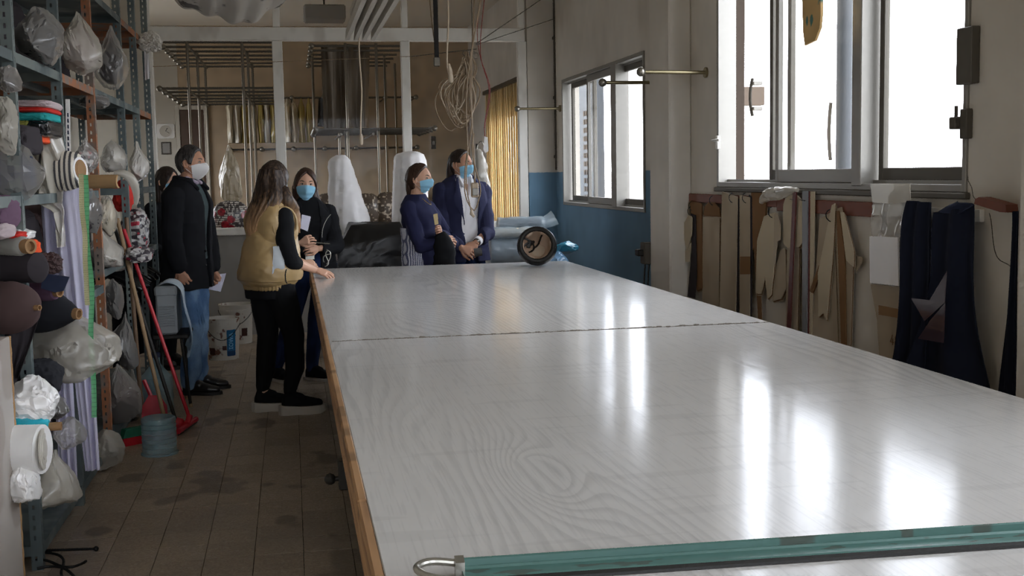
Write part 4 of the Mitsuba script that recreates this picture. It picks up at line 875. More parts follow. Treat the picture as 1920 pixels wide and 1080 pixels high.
# ------------------------------------------------------------------ hung on the right wall: rail, paper patterns, rulers, fabrics
def f_cardp(p, n, uv):
    s = fbm(p.y * 3, p.z * 2, p.x * 40, 3)
    return mix((0.44, 0.37, 0.28), (0.33, 0.265, 0.19), smoothstep(.35, .7, s))
mat('pattern_card', proc(f_cardp), 0.8, spec=0.2)
mat('pattern_pale', '#b3a68f', 0.8, spec=0.2); mat('pattern_brown', '#75573a', 0.8, spec=0.2)
mat('rail_wood', '#6d3f30', 0.6); mat('ruler_red', '#54231f', 0.5); mat('ruler_grey', '#76777a', 0.45)
rl = thing('hanging_rail', 'reddish brown wooden rail along the wall under the big window', 'rail')
def railbit(x0, x1, zt, zb, m='rail_wood', parent=rl, nm='board'):
    a, b = at(x0, 370, X=XW)[1], at(x1, 370, X=XW)[1]
    return put(nm, cbox(XW - .022, XW - .001, b, a, zb, zt, .003), m, parent=parent, smooth=False)
railbit(1292, 1462, 1.392, 1.335); railbit(1463, 1642, 1.385, 1.315)
wb = thing('white_batten', 'whitish painted batten continuing the rail towards the right column', 'batten')
railbit(1643, 1848, 1.375, 1.325, 'white_alu', wb)
def pw(name, pts, off, th, m, label=None, cat=None, group=None, parent=None):
    return put(name, slab(pts, th, X=XW - off), m, label, cat, group, parent=parent, smooth=False)
def hook(x, y, off, parent):
    p = at(x, y, X=XW - off - .006)
    put('hook', tube(spline([p + [0, 0, .03], p + [-.02, 0, .012], p + [-.022, -.01, -.012], p + [-.006, -.02, -.03]], 10), .0025, 5), 'wire_dark', parent=parent, smooth=True)
PT = [
 ([(1272, 378), (1294, 379), (1287, 527), (1263, 527)], .024, 'pattern_card', 'plain card pattern hanging first at the left end of the rail', 0),
 ([(1294, 376), (1316, 381), (1318, 540), (1308, 545), (1303, 530), (1301, 430)], .030, 'pattern_brown', 'orange brown card pattern with a pointed end near the column', (1297, 386)),
 ([(1296, 400), (1305, 404), (1307, 520), (1304, 560), (1290, 556), (1298, 470)], .040, 'dark_cloth', 'narrow dark pattern strip between the brown and pale card pieces', 0),
 ([(1288, 462), (1297, 455), (1294, 491), (1282, 491)], .046, 'pattern_pale', 'small square pale card under the kite-shaped piece', 0),
 ([(1293, 401), (1299, 408), (1298, 440), (1289, 469), (1279, 427)], .052, 'pattern_pale', 'small kite-shaped pale card hanging at the left end of the rail', (1295, 396)),
 ([(1319, 406), (1350, 408), (1349, 590), (1318, 588)], .026, 'pattern_card', 'wide straight card pattern below the rounded piece', 0),
 ([(1322, 388), (1330, 379), (1340, 379), (1349, 390), (1351, 405), (1320, 403)], .034, 'pattern_brown', 'small rounded brown card piece on the rail', (1336, 376)),
 ([(1355, 359), (1384, 369), (1380, 610), (1350, 600)], .036, 'pattern_card', 'tall wide card pattern with slanted top under the left corner of the big window', (1373, 371)),
 ([(1384, 372), (1387, 372), (1385, 612), (1380, 610)], .028, 'dark_cloth', 'thin dark card edge between the two tall patterns', 0),
 ([(1388, 366), (1407, 370), (1407, 620), (1388, 612)], .034, 'pattern_card', 'tall narrow card pattern with a patch of tape across it', (1398, 371)),
 ([(1405, 365), (1411, 368), (1412, 468), (1409, 630), (1405, 628)], .028, 'dark_cloth', 'dark card edges right of the taped pattern', 0),
 ([(1410, 361), (1438, 362), (1435, 430), (1424, 446), (1412, 470), (1409, 473)], .026, 'pattern_brown', 'brownish card pattern with a curved lower corner', 0),
 ([(1414, 452), (1424, 448), (1430, 620), (1425, 640)], .030, 'pattern_brown', 'long thin orange brown card strip behind the sleeve pattern', 0),
 ([(1434, 405), (1454, 398), (1452, 508), (1447, 553), (1440, 560), (1436, 520), (1428, 551), (1418, 550), (1421, 450)], .044, 'pattern_pale', 'sleeve-shaped pale card pattern with forked lower end', (1447, 398)),
 ([(1453, 400), (1458, 400), (1464, 420), (1464, 450), (1459, 452), (1451, 510)], .054, 'pattern_card', 'narrow curved card pattern hung in front of the sleeve pattern', 0),
 ([(1464, 470), (1473, 465), (1476, 540), (1466, 560), (1450, 565), (1448, 530)], .028, 'pattern_card', 'jagged pale card pattern in shade below the sleeve pieces', 0),
 ([(1478, 440), (1500, 440), (1495, 650), (1474, 642)], .026, 'pattern_card', 'long card strip behind the reddish brown ruler', 0),
 ([(1470, 384), (1474, 372), (1482, 366), (1496, 366), (1504, 374), (1506, 384), (1506, 455), (1500, 463), (1478, 465), (1470, 455)], .034, 'pattern_pale', 'card pattern with rounded corners hung behind the reddish brown ruler', 0),
 ([(1538, 411), (1564, 395), (1574, 670), (1522, 655)], .026, 'pattern_card', 'wide trouser leg card pattern spreading towards the table', 0),
 ([(1537, 497), (1543, 506), (1524, 549), (1519, 546)], .038, 'pattern_brown', 'small slanted brown card scrap beside the trouser patterns', 0),
 ([(1561, 385), (1567, 381), (1563, 470), (1551, 600), (1545, 587), (1536, 594), (1535, 512)], .046, 'pattern_pale', 'long pointed pale card pattern with notched lower end', (1556, 404)),
 ([(1567, 393), (1579, 388), (1600, 473), (1599, 525), (1594, 680), (1576, 672)], .030, 'pattern_card', 'trouser-shaped card pattern with a curved right edge', 0),
 ([(1570, 396), (1574, 395), (1585, 470), (1588, 680), (1580, 676)], .040, 'pattern_brown', 'narrow brown card edge in front of the curved trouser pattern', 0),
 ([(1577, 398), (1583, 398), (1602, 470), (1601, 500), (1588, 488)], .046, 'pattern_pale', 'curved pale card pocket shape on the right of the trouser patterns', 0),
 ([(1603, 479), (1618, 482), (1617, 492), (1606, 512)], .024, 'pattern_card', 'small faint card triangle to the right of all trouser patterns', 0),
 ([(1634, 533), (1687, 537), (1702, 541), (1690, 705), (1652, 692), (1646, 600)], .024, 'pattern_card', 'large card pattern under the plastic sleeve with a brown tape band and pencilled number', 0),
]
for pts, off, m, lab, hk in PT:
    big = (max(x for x, _ in pts) - min(x for x, _ in pts)) > 17
    k = thing('paper_pattern', lab, 'pattern')
    pw('sheet', pts, off, .005 if big else .004, m, parent=k)
    if big and off > .025 and off < .047:      # more sheets of the same pattern hung behind it
        for i in (1, 2): pw('under_sheet', [(x + 1.4 * i, y + 2 * i) for x, y in pts], off - .004 * i - .003, .003, 'pattern_brown' if i % 2 else 'pattern_card', parent=k)
    if hk: hook(hk[0], hk[1], off, k)
    if 'taped' in lab or 'patch of tape' in lab: pw('tape_patch', [(1388, 481), (1407, 481), (1407, 514), (1388, 514)], off + .006, .002, 'pattern_brown', parent=k)
    if 'tape band' in lab:
        pw('tape_band', [(1648, 572), (1697, 582), (1695, 598), (1648, 590)], off + .006, .002, 'core', parent=k)
        t = meshkit.text_mesh('48/2', .045, .001); q = at(1694, 640, X=XW - off - .007)
        put('lettering', to_plane(rot(t, (0, 0, 1), 0), at(1668, 645, X=XW - off - .0065), (0, -1, 0), (0, 0, 1)), 'pattern_brown', parent=k, smooth=False)
k = thing('long_ruler', 'reddish brown wooden ruler hanging in front of the rounded pattern', 'ruler')
pw('rule', [(1489, 358), (1495, 358), (1482, 645), (1476, 644)], .05, .008, 'ruler_red', parent=k); pw('nail', [(1482, 373), (1489, 374), (1489, 375), (1482, 374)], .056, .004, 'wire_dark', parent=k)
k = thing('long_ruler', 'grey metal ruler hanging right of the rounded pattern', 'ruler')
pw('rule', [(1506, 358), (1516, 358), (1514, 640), (1506, 640)], .04, .006, 'ruler_grey', parent=k); pw('nail', [(1500, 374), (1510, 376), (1510, 377), (1500, 375)], .048, .004, 'wire_dark', parent=k)
pw('long_ruler', [(1516, 359), (1520, 359), (1518, 640), (1514, 640)], .034, .006, 'ruler_red', 'dark thin batten between the grey ruler and the pale strip', 'ruler')
pw('long_ruler', [(1520, 359), (1529, 359), (1527, 510), (1522, 650), (1516, 646)], .030, .006, 'pattern_pale', 'pale wooden strip hanging right of the grey ruler', 'ruler')
def drapey(name, left, right, off, amp, folds, m, label, cat, th=.006, seed=0, nu=40, nv=50):
    L = spline([at(x, y, X=XW - off) for x, y in left], 60); R_ = spline([at(x, y, X=XW - off) for x, y in right], 60)
    def fn(u, v):
        i = v * 59; f = lambda A: np.stack([np.interp(i, np.arange(60), A[:, k]) for k in range(3)], -1)
        P = f(L) * (1 - u[..., None]) + f(R_) * u[..., None]
        P[..., 0] -= amp * (1 + np.sin(u * folds * 2 * PI + seed + .8 * np.sin(v * 4))) * (.5 + .5 * v); return P
    return put(name, surf(fn, nu, nv, th), m, label, cat, smooth=True)
cloth('navy_wool', '#191d2b')
drapey('navy_fabric', [(1709, 376), (1701, 420), (1700, 520), (1698, 600), (1680, 700)], [(1753, 380), (1755, 450), (1755, 530), (1752, 620), (1745, 730)], .05, .022, 2.0, 'navy_wool', 'folded navy fabric hanging on the batten beside the plastic sleeve', 'fabric', seed=1)
drapey('navy_fabric', [(1763, 398), (1758, 450), (1757, 500), (1745, 590), (1708, 720)], [(1829, 384), (1833, 460), (1837, 560), (1845, 640), (1866, 770)], .055, .03, 1.6, 'navy_wool', 'wide dark navy fabric hanging on the batten, broader towards the table', 'fabric', seed=2)
drapey('navy_fabric', [(1763, 397), (1775, 392), (1799, 378)], [(1800, 402), (1812, 396), (1829, 383)], .075, .015, 1, 'navy_cloth', 'navy fabric fold lying over the top of the wide navy fabric', 'fabric', nu=14, nv=14)
drapey('navy_fabric', [(1901, 396), (1899, 480), (1886, 640), (1878, 770)], [(1910, 396), (1909, 480), (1909, 640), (1907, 780)], .05, .012, 1.5, 'navy_wool', 'narrow navy fabric hanging beside the right column', 'fabric', seed=3)
film('pink_film', '#4a343f', .34, .6)
pw('sheer_scrap', [(1709, 559), (1773, 566), (1734, 602)], .135, .002, 'pink_film', 'sheer mauve triangle of fabric pointing left on the navy fabric', 'fabric')
pw('sheer_scrap', [(1776, 508), (1738, 572), (1772, 566)], .142, .002, 'pink_film', 'sheer mauve triangle of fabric pointing up on the navy fabric', 'fabric')
pw('sheer_scrap', [(1773, 568), (1770, 643), (1722, 635), (1745, 600)], .148, .002, 'pink_film', 'lower sheer mauve piece of fabric on the wide navy fabric', 'fabric')
k = thing('plastic_sleeve', 'clear plastic sleeve of white papers hanging over the edge of the big window', 'sleeve')
pw('papers', [(1633, 443), (1686, 445), (1688, 536), (1634, 530)], .060, .008, 'white_cloth', parent=k)
drapey_l = [(1633, 345), (1637, 380), (1634, 450), (1633, 532)]; drapey_r = [(1707, 345), (1709, 380), (1702, 460), (1698, 540)]
L_ = spline([at(x, y, X=XW - .055) for x, y in drapey_l], 30); R2 = spline([at(x, y, X=XW - .055) for x, y in drapey_r], 30)
def fsl(u, v):
    f = lambda A: np.stack([np.interp(v * 29, np.arange(30), A[:, j]) for j in range(3)], -1)
    P = f(L_) * (1 - u[..., None]) + f(R2) * u[..., None]; P[..., 0] -= .006 * np.sin(u * 14 + v * 5) + .004 * np.sin(v * 21 + u * 6) - .0; return P
put('sleeve', surf(fsl, 26, 30, .0012), 'film', parent=k, smooth=25)
pw('top_flap', [(1633, 344), (1707, 344), (1708, 378), (1672, 382), (1636, 379)], .064, .002, 'milky_film', parent=k)
put('film_scrap', wrinkle(tube(spline([at(1428, 378, X=XW - .06), at(1440, 366, X=XW - .06), at(1462, 362, X=XW - .06), at(1480, 357, X=XW - .06), at(1494, 357, X=XW - .06)], 24), np.interp(np.linspace(0, 1, 24), [0, .2, .5, .8, 1], [.008, .03, .028, .016, .006]), 12), .012, 22, 4, True), 'milky_film', 'crumpled translucent film hooked on the rail under the window', 'film', smooth=20)
pw('wood_block', [(1850, 373), (1857, 369), (1908, 383), (1910, 398), (1897, 397), (1848, 382)], .03, .05, 'rail_wood', 'tilted reddish broken piece of wooden rail beside the right column', 'wood piece')
# cracks in the plaster
for pts in ([(1815, 330), (1817, 342), (1822, 352), (1824, 364), (1829, 373)], [(1855, 400), (1862, 450), (1872, 485), (1890, 496), (1897, 502)]):
    put('crack', tube(spline([at(x, y, X=XW - .0005) for x, y in pts], 20), .0018, 5), 'dark_pipe', parent='wall_right', smooth=False)
# rods with ball ends
mat('brass_rod', '#8c8266', 0.3, 0.85)
def wall_rod(bx, by, tx, ty, label, yb=None):
    y0 = yb or at(bx, by, X=XW)[1]; base = np.array([XW, y0, at(bx, by, X=XW)[2] if yb is None else at(tx, ty, Y=y0)[2]]); tip = at(tx, ty, Y=y0)
    k = thing('wall_rod', label, 'rod')
    put('bar', rod(base, tip, .0125, 14), 'brass_rod', parent=k); put('ball_end', ball(tip, .030, 3), 'chrome', parent=k, smooth=True)
    put('flange', rod(base, base + (tip - base) / np.linalg.norm(tip - base) * .014, .034, 20), 'brass_rod', parent=k)
wall_rod(1325, 136, 1202, 135, 'metal rod with a ball end fixed to the wall between column and big window')
wall_rod(1217, 155, 1130, 155, 'dark metal rod with a ball end in front of the small window', 8.32)
wall_rod(1046, 203, 970, 204, 'thin metal rod with a ball end in front of the corner by the glass', 11.55)
# switch box on the column
k = thing('switch_box', 'dark grey electric box with cables on the column behind the table', 'switch box')
y1 = c0 + .0; xf = XW - .16
z0, z1 = at(1213, 497, X=xf - .04)[2], at(1213, 456, X=xf - .04)[2]
put('housing', cbox(xf - .045, xf + .05, y1, y1 + .1, z0, z1, .006), 'dark_pipe', parent=k)
put('socket', cbox(xf - .085, xf - .04, y1 + .02, y1 + .1, z0 + .06, z1 - .05, .006), 'dark_steel', parent=k)
for i in (0, 1): put('cable', tube(spline([(xf - .03 + .03 * i, y1 + .03, z0), (xf - .04 + .03 * i, y1 + .02, z0 - .1), (xf - .02 + .02 * i, y1 + .04, z0 - .5)], 10), .006, 6), 'black_rubber', parent=k)
# painted pendant hanging in the big window
def f_pend(p, n, uv):
    s = fbm(p.y * 16 + 2, p.z * 7, 1.0, 3)
    b = mix((0.42, 0.27, 0.10), (0.55, 0.36, 0.15), noise(p.y * 9, p.z * 9))
    b = mix(b, (0.06, 0.16, 0.13), smoothstep(.52, .56, s))
    return mix(b, (0.03, 0.05, 0.04), smoothstep(.66, .70, s))
mat('painted_pendant', proc(f_pend), 0.6)
k = thing('painted_pendant', 'tan and green painted pendant hanging in front of the big window', 'pendant')
pw('panel', [(1506, -70), (1543, -70), (1543, 30), (1541, 52), (1532, 76), (1513, 85), (1510, 60)], .10, .012, 'painted_pendant', parent=k)
p = at(1525, -70, X=XW - .10); put('cord', rod(p, (p[0], p[1], ZC), .003, 6), 'wire_dark', parent=k)
# ------------------------------------------------------------------ goods beyond the far end of the table
def loft(rings, n=36, cap=True):
    "rings: (cx, cy, z, rx, ry)"
    a = np.arange(n) * 2 * PI / n; V = [np.c_[r[0] + r[3] * np.cos(a), r[1] + r[4] * np.sin(a), np.full(n, r[2])] for r in rings]
    v = np.vstack(V); i, j = np.meshgrid(np.arange(len(rings) - 1), np.arange(n), indexing='ij')
    q = np.stack([i * n + j, i * n + (j + 1) % n, (i + 1) * n + (j + 1) % n, (i + 1) * n + j], -1).reshape(-1, 4)
    f = np.vstack([q[:, [0, 1, 2]], q[:, [0, 2, 3]]]); N = len(v)
    v = np.vstack([v, V[0].mean(0), V[-1].mean(0)]); j = np.arange(n)
    f = np.vstack([f, np.stack([0 * j + N, (j + 1) % n, j], 1), np.stack([0 * j + N + 1, j + (len(rings) - 1) * n, (j + 1) % n + (len(rings) - 1) * n], 1)])
    m = trimesh.Trimesh(v, f, process=False)
    if m.volume < 0: m.invert()
    return m
def pxloft(rows, Y, dep, n=40, k=10):
    "rows: (y, x0, x1) of the silhouette on plane Y"
    R0 = []
    for y, x0, x1 in rows:
        a, b = at(x0, y, Y=Y), at(x1, y, Y=Y); R0.append(((a[0] + b[0]) / 2, Y, a[2], (b[0] - a[0]) / 2, 0))
    R0 = np.array(R0); t = np.linspace(0, len(R0) - 1, len(R0) * k); from scipy.interpolate import PchipInterpolator as PI_
    Q = PI_(np.arange(len(R0)), R0)(t); Q[:, 4] = np.minimum(Q[:, 3] * 1.0, dep)
    return loft(Q[::-1], n)
mat('white_sheet', '#f2f0ef', 0.7, spec=0.25)
def folds(m, amp, n, seed, c):
    v = np.array(m.vertices); a = np.arctan2(v[:, 1] - c[1], v[:, 0] - c[0]); h = (v[:, 2].max() - v[:, 2]) / np.ptp(v[:, 2])
    s = 1 + amp * h * np.sin(a * n + seed + 2 * h) + amp * .5 * np.sin(a * (n * 2 + 1) + 5 * h)
    v[:, 0] = c[0] + (v[:, 0] - c[0]) * s; v[:, 1] = c[1] + (v[:, 1] - c[1]) * s; m.vertices = v; return m
rows1 = [(293, 632, 646), (297, 624, 651), (304, 618, 656), (330, 617, 664), (360, 617, 674), (395, 617, 685), (425, 616, 692), (470, 614, 694), (640, 610, 700)]
m = pxloft(rows1, 10.9, .2); c = m.vertices.mean(0); put('sheeted_form', wrinkle(folds(m, .07, 5, 1, c), .012, 9, 3, True), 'white_sheet', 'tall form under a white sheet behind the black plastic cover, left of the two', 'covered form', smooth=40)
rows2 = [(286, 764, 784), (290, 746, 792), (297, 741, 796), (310, 740, 798), (340, 739, 800), (380, 737, 800), (430, 736, 800), (640, 734, 802)]
m = pxloft(rows2, 10.9, .2); c = m.vertices.mean(0); put('sheeted_form', wrinkle(folds(m, .07, 5, 2, c), .012, 9, 4, True), 'white_sheet', 'tall form under a white sheet directly behind the woman in navy', 'covered form', smooth=40)
mat('black_cover', '#17181a', 0.38, spec=0.6)
p0, p1 = at(634, 500, Y=10.2), at(755, 417, Y=10.2)
m = tm(m3.Manifold.hull_points(np.array([(x, y, z) for x, y, z in [(p0[0], 9.95, .02), (p1[0], 9.95, .02), (p0[0], 10.5, .02), (p1[0], 10.5, .02), (p0[0] + .0, 10.0, .95), (p0[0] + .12, 10.1, p1[2] - .02), (p1[0] - .04, 10.1, p1[2]), (p1[0], 10.0, 1.05), (p0[0] + .12, 10.45, p1[2]), (p1[0] - .02, 10.45, p1[2] - .02)]])).refine_to_length(.03))
put('plastic_cover', wrinkle(m, .014, 7, 6, True), 'black_cover', 'low machine under a shiny black plastic cover behind the table', 'covered machine', smooth=35)
k = thing('bench', 'low wooden bench behind the table carrying the wrapped rolls', 'bench')
bx0, bx1 = at(914, 480, Y=9.9)[0], at(1095, 480, Y=9.9)[0]
put('top', cbox(bx0, bx1, 9.7, 10.25, .66, .70, .005), 'counter', parent=k)
for x in (bx0 + .06, bx1 - .06):
    for y in (9.76, 10.18): put('leg', cbox(x - .025, x + .025, y - .025, y + .025, 0, .66, .004), 'counter', parent=k)
def wroll(x0, x1, yc, rpx, Y, m, label, tail=None, sd=0, fm='blue_film'):
    r = rpx * Y / 2185; a, b = at(x0, yc, Y=Y), at(x1, yc, Y=Y); b[2] = a[2]
    k = thing('wrapped_roll', label, 'fabric roll')
    put('fabric', wrinkle(tube(np.linspace(a, b, 16), [r * .92] * 16, 24), .008, 10, sd), m, parent=k)
    P = np.linspace(a - [.02, 0, 0], b + [.02, 0, 0], 18); R_ = np.full(18, r * 1.05)
    if tail: P = np.vstack([P, [b + [.05, 0, .01], b + [.10, 0, .03], b + [.13, 0, .045]]]); R_ = np.r_[R_, r * .8, r * .95, r * 1.15]
    put('wrapper', wrinkle(tube(P, R_, 28), .010, 12, sd + 3, True), fm, parent=k, smooth=25)
cloth('blue_grey', '#6f7d8e'); cloth('beige_roll', '#c0b8a6')
wroll(922, 1002, 470, 27, 9.95, 'blue_grey', 'thick blue grey fabric roll in clear film behind the table, lowest of the stack', None, 5)
wroll(925, 1000, 437, 9, 9.86, 'beige_roll', 'slim beige roll in film lying on the thick blue grey roll', None, 6)
wroll(938, 1012, 421, 12, 9.95, 'navy_cloth', 'dark roll in clear film with a flared end, topmost behind the helmet', True, 7)
put('blue_packet', bagmesh(at(1062, 462, Y=9.9), (.27, .25, .15), 71, 30), 'blue_packet_m' if False else 'teal_film', 'teal packet in crinkled film on the bench by the blue wall', 'packet', smooth=20) if False else None
mat('teal_wrap', '#2f7d97', 0.2, spec=0.8); mat('blue_wrap', '#6d93b3', 0.2, spec=0.8)
put('wrapped_packet', bagmesh(at(1063, 463, Y=9.9), (.24, .25, .13), 71, 30), 'teal_wrap', 'teal packet in crinkled film behind the table by the blue wall', 'packet', smooth=20)
put('wrapped_packet', bagmesh(at(1048, 489, Y=9.8), (.24, .2, .15), 72, 30), 'blue_wrap', 'pale blue packet in shiny film right of the helmet', 'packet', smooth=20)
k = thing('wrapped_garment', 'garment in clear film hanging beside the man in the blazer', 'garment')
m = pxloft([(282, 893, 899), (296, 888, 906), (330, 886, 914), (370, 888, 918), (400, 892, 916), (470, 892, 916)], 10.4, .1, 30, 8)
put('wrapper', wrinkle(m, .018, 9, 4, True), 'milky_film', parent=k, smooth=18)
p = at(896, 282, Y=10.4); put('hook', tube(spline([p, p + [0, 0, .05], p + [.03, 0, .08], p + [.05, 0, .05]], 12), .004, 6), 'chrome', parent=k)
put('stand', rod((p[0], 10.45, 0), (p[0], 10.45, p[2] + .06), .012), 'dark_steel', parent=k)
# motorcycle helmet on the table
k = thing('helmet', 'black motorcycle helmet lying on the table with its beige lined opening towards the viewer', 'helmet')
hc = at(1008, 499, Z=TZ); R0 = .148; cen = np.array([hc[0] + .004, hc[1] + .03, TZ + R0 * .985])
ax = np.array([-.20, -.95, .20]); B = basis(ax, (.25, 0, 1))      # columns x, y, z(opening)
def place(m): v = np.array(m.vertices) @ B.T + cen; return trimesh.Trimesh(v, m.faces, process=False)
o = mf(trimesh.creation.icosphere(subdivisions=5, radius=1.0)).scale([R0, R0 * .97, R0 * 1.10]); inn = mf(trimesh.creation.icosphere(subdivisions=4, radius=1.0)).scale([R0 * .86, R0 * .83, R0 * .98])
cut = m3.Manifold.cube([1, 1, 1], True).translate([0, 0, .5 + .062])
put('shell', place(tm(o - inn - cut)), 'helmet_black' if 'm_helmet_black' in scene else 'black_plastic', parent=k, smooth=40)
ang = np.linspace(0, 2 * PI, 61)[:-1]; rr = R0 * .87 * np.sqrt(max(0, 1 - (.062 / (R0 * 1.1)) ** 2))
ring = np.c_[np.cos(ang) * rr * 1.02, np.sin(ang) * rr, np.full(60, .062) + .006 * np.sin(ang * 2)]
P = np.vstack([ring, ring[:2]]); put('rim_trim', place(tube(P, .0175, 12)), 'black_leather' if False else 'dark_steel', parent=k, smooth=True)
mat('lining', '#b9a28d', 0.85); mat('lining_pale', '#c9b8a0', 0.8)
put('lining', place(tm(mf(trimesh.creation.icosphere(subdivisions=4, radius=1.0)).scale([R0 * .87, R0 * .84, R0 * .99]) - mf(trimesh.creation.icosphere(subdivisions=4, radius=1.0)).scale([R0 * .78, R0 * .75, R0 * .9]) - m3.Manifold.cube([1, 1, 1], True).translate([0, 0, .5 + .055]))), 'lining', parent=k, smooth=40)
for a in np.arange(6) * PI / 3 + .3: put('pad', place(mov(rot(blob((0, 0, 0), (.075, .03, .09), int(a * 10), .06, 1.5, 3), (0, 0, 1), math.degrees(a) + 90), (math.cos(a) * R0 * .72, math.sin(a) * R0 * .70, .0))), 'lining', parent=k)
put('crown_pad', place(blob((.01, -.02, -R0 * .82), (.11, .10, .04), 4, .05, 1.4, 3)), 'lining_pale', parent=k)
for s, e in (((-.105, .03, .02), (-.02, -.02, -.05)), ((-.095, -.045, .02), (-.03, .03, -.06)), ((.03, .10, .02), (.0, .02, -.09))):
    s, e = np.array(s), np.array(e); put('strap', place(tube(spline([s, (s + e) / 2 + [0, .02, .03], e, e + [-.03, -.03, -.02]], 16), .007, 6)), 'black_rubber', parent=k)
put('buckle', place(cbox(-.075, -.045, -.03, .03, .0, .015, .004)), 'black_plastic', parent=k)
# ------------------------------------------------------------------ hanging from the ceiling: lamp, cables, sheet
mat('cord_cream', '#b5a58f', 0.6); mat('cord_brown', '#8f7b63', 0.6); mat('cord_red', '#7c2a24', 0.6); mat('lamp_white', '#c9c4ba', 0.5); mat('strap_black', '#14120f', 0.7)
k = thing('light_fixture', 'unlit white fluorescent fixture with four hanging fins above the far part of the aisle', 'light fixture')
yl = 8.0; x0, x1 = at(651, 60, Y=yl)[0], at(708, 60, Y=yl)[0]; zt, zb = at(680, 32, Y=yl)[2], at(675, 76, Y=yl)[2]
put('housing', cbox(x0 + .02, x1 - .02, 5.4, yl - .02, zt + .005, zt + .05, .006), 'lamp_white', parent=k)
for i in range(4):
    x = x0 + (x1 - x0) * (i + .15) / 3.6
    fn = lambda u, v, x=x, i=i: np.stack([x + .035 - .045 * v - .012 * np.sin(v * PI), 5.4 + (yl - 5.4) * u, zt + (zb - zt) * v + 0 * u], -1)
    put('fin', surf(fn, 4, 10, .026), 'lamp_white', parent=k, smooth=40)
for y in (5.7, 7.7): put('hanger', rod(((x0 + x1) / 2, y, zt + .05), ((x0 + x1) / 2, y, ZC), .006), 'dark_pipe', parent=k)
put('end_bracket', cbox((x0 + x1) / 2 - .05, (x0 + x1) / 2 + .02, yl - .02, yl + .02, zt - .0, zt + .09, .006), 'cord_brown', parent=k)
def cable(pts, Y, r, m, label, cat, top=True, extra=None, key_='cable', n=40):
    P = [at(x, y, Y=Y) for x, y in pts]
    if top: P = [np.array([P[0][0], Y, ZC])] + P
    k = thing(key_, label, cat); put('wire', tube(spline(P, n), r, 7), m, parent=k, smooth=True)
    if extra: extra(k, P[-1])
    return k
def switch(k, p): put('switch', tube([p + [0, 0, .04], p + [0, 0, .02], p - [0, 0, .02], p - [0, 0, .035]], [.007, .014, .014, .009], 10), 'cord_cream', parent=k, smooth=40)
cable([(673, 80), (674, 110), (678, 170), (676, 240), (677, 262)], 8.2, .0055, 'cord_cream', 'cream pull cord with a small switch hanging below the light fixture', 'cord', extra=switch)
def plug(k, p): put('plug', tube([p + [-.006, 0, .10], p + [0, 0, .05], p + [.006, 0, -.02], p + [.008, 0, -.035]], [.008, .018, .017, .012], 12), 'cord_cream', parent=k, smooth=40)
cable([(840, 0), (840, 60), (838, 110), (840, 132), (844, 146)], 8.4, .007, 'cord_cream', 'thick cream cable ending in a white connector in front of the coil', 'cable', extra=plug)
k = thing('black_strap', 'wide black strap hanging from the ceiling with a metal end', 'strap')
a, b = at(812, 0, Y=8.9), at(820, 112, Y=8.9); put('band', cbox(a[0] - .0, a[0] + .035, 8.9, 8.906, b[2], ZC, .002), 'strap_black', parent=k, smooth=False)
put('end_clip', cbox(a[0] - .006, a[0] + .041, 8.89, 8.915, b[2] - .05, b[2] + .02, .005), 'dull_pipe', parent=k)
cable([(806, 0), (812, 60), (822, 108)], 8.95, .005, 'cord_brown', 'brown cord running beside the black strap', 'cord')
# coil of cable: loops hung over a wire hook
k = thing('cable_coil', 'big coil of beige cable hanging above the man in the blazer', 'cable coil')
rs = np.random.default_rng(12); Yc = 8.7
for i in range(13):
    xt = 872 + rs.uniform(-6, 16); yt = 100 + rs.uniform(-6, 16); w = rs.uniform(10, 30); xb = 858 + rs.uniform(-16, 20); yb = rs.uniform(205, 250)
    pts = [(xt, yt), (xt - w * .5, yt + 30), (xb - w * .9, (yt + yb) / 2), (xb - w * .55, yb - 14), (xb, yb), (xb + w * .55, yb - 16), (xb + w * .8, (yt + yb) / 2), (xt + w * .3, yt + 28), (xt + 2, yt - 1)]
    P = np.array([at(x, y, Y=Yc + rs.uniform(-.03, .03)) for x, y in pts])
    put('loop', tube(spline(P, 48), .0052, 6), 'cord_brown' if i % 3 else 'cord_cream', parent=k, smooth=True)
for x, y in ((873, 100), (885, 100), (892, 104)):
    p = at(x, y, Y=Yc); put('ring', tube(spline([p + [.02 * math.cos(t), 0, .02 * math.sin(t) + .0] for t in np.linspace(0, 2 * PI, 17)], 24), .003, 6), 'dull_pipe', parent=k, smooth=True)
p = at(886, 96, Y=Yc); put('suspension', rod(p, (p[0], Yc, ZC), .003, 6), 'dark_pipe', parent=k)
def socket(k, p):
    put('socket', cbox(p[0] - .028, p[0] + .028, p[1] - .02, p[1] + .02, p[2] - .10, p[2] + .01, .008), 'cord_cream', parent=k)
    put('cap', cbox(p[0] - .022, p[0] + .022, p[1] - .028, p[1] - .018, p[2] - .085, p[2] - .03, .004), 'alu', parent=k)
cable([(885, 100), (884, 200), (888, 280), (890, 345)], 8.62, .006, 'cord_brown', 'beige cable hanging from the coil with a grey socket in front of the blazer', 'cable', extra=socket)
def plug2(k, p): put('plug', tube([p + [-.0, 0, .02], p + [0, 0, -.01], p + [.02, 0, -.035]], [.008, .015, .010], 10), 'cord_cream', parent=k, smooth=40)
cable([(885, 96), (881, 170), (884, 240), (874, 300), (871, 340), (880, 385), (889, 395), (896, 380), (901, 360), (897, 335), (890, 310), (889, 250)], 8.56, .005, 'cord_brown', 'thin beige cable looping down in front of the white shirt', 'cable', n=80)
cable([(884, 96), (874, 200), (876, 300), (874, 345), (880, 380), (884, 398)], 8.50, .0045, 'cord_brown', 'short cable end with a white plug in front of the blazer', 'cable', extra=plug2)
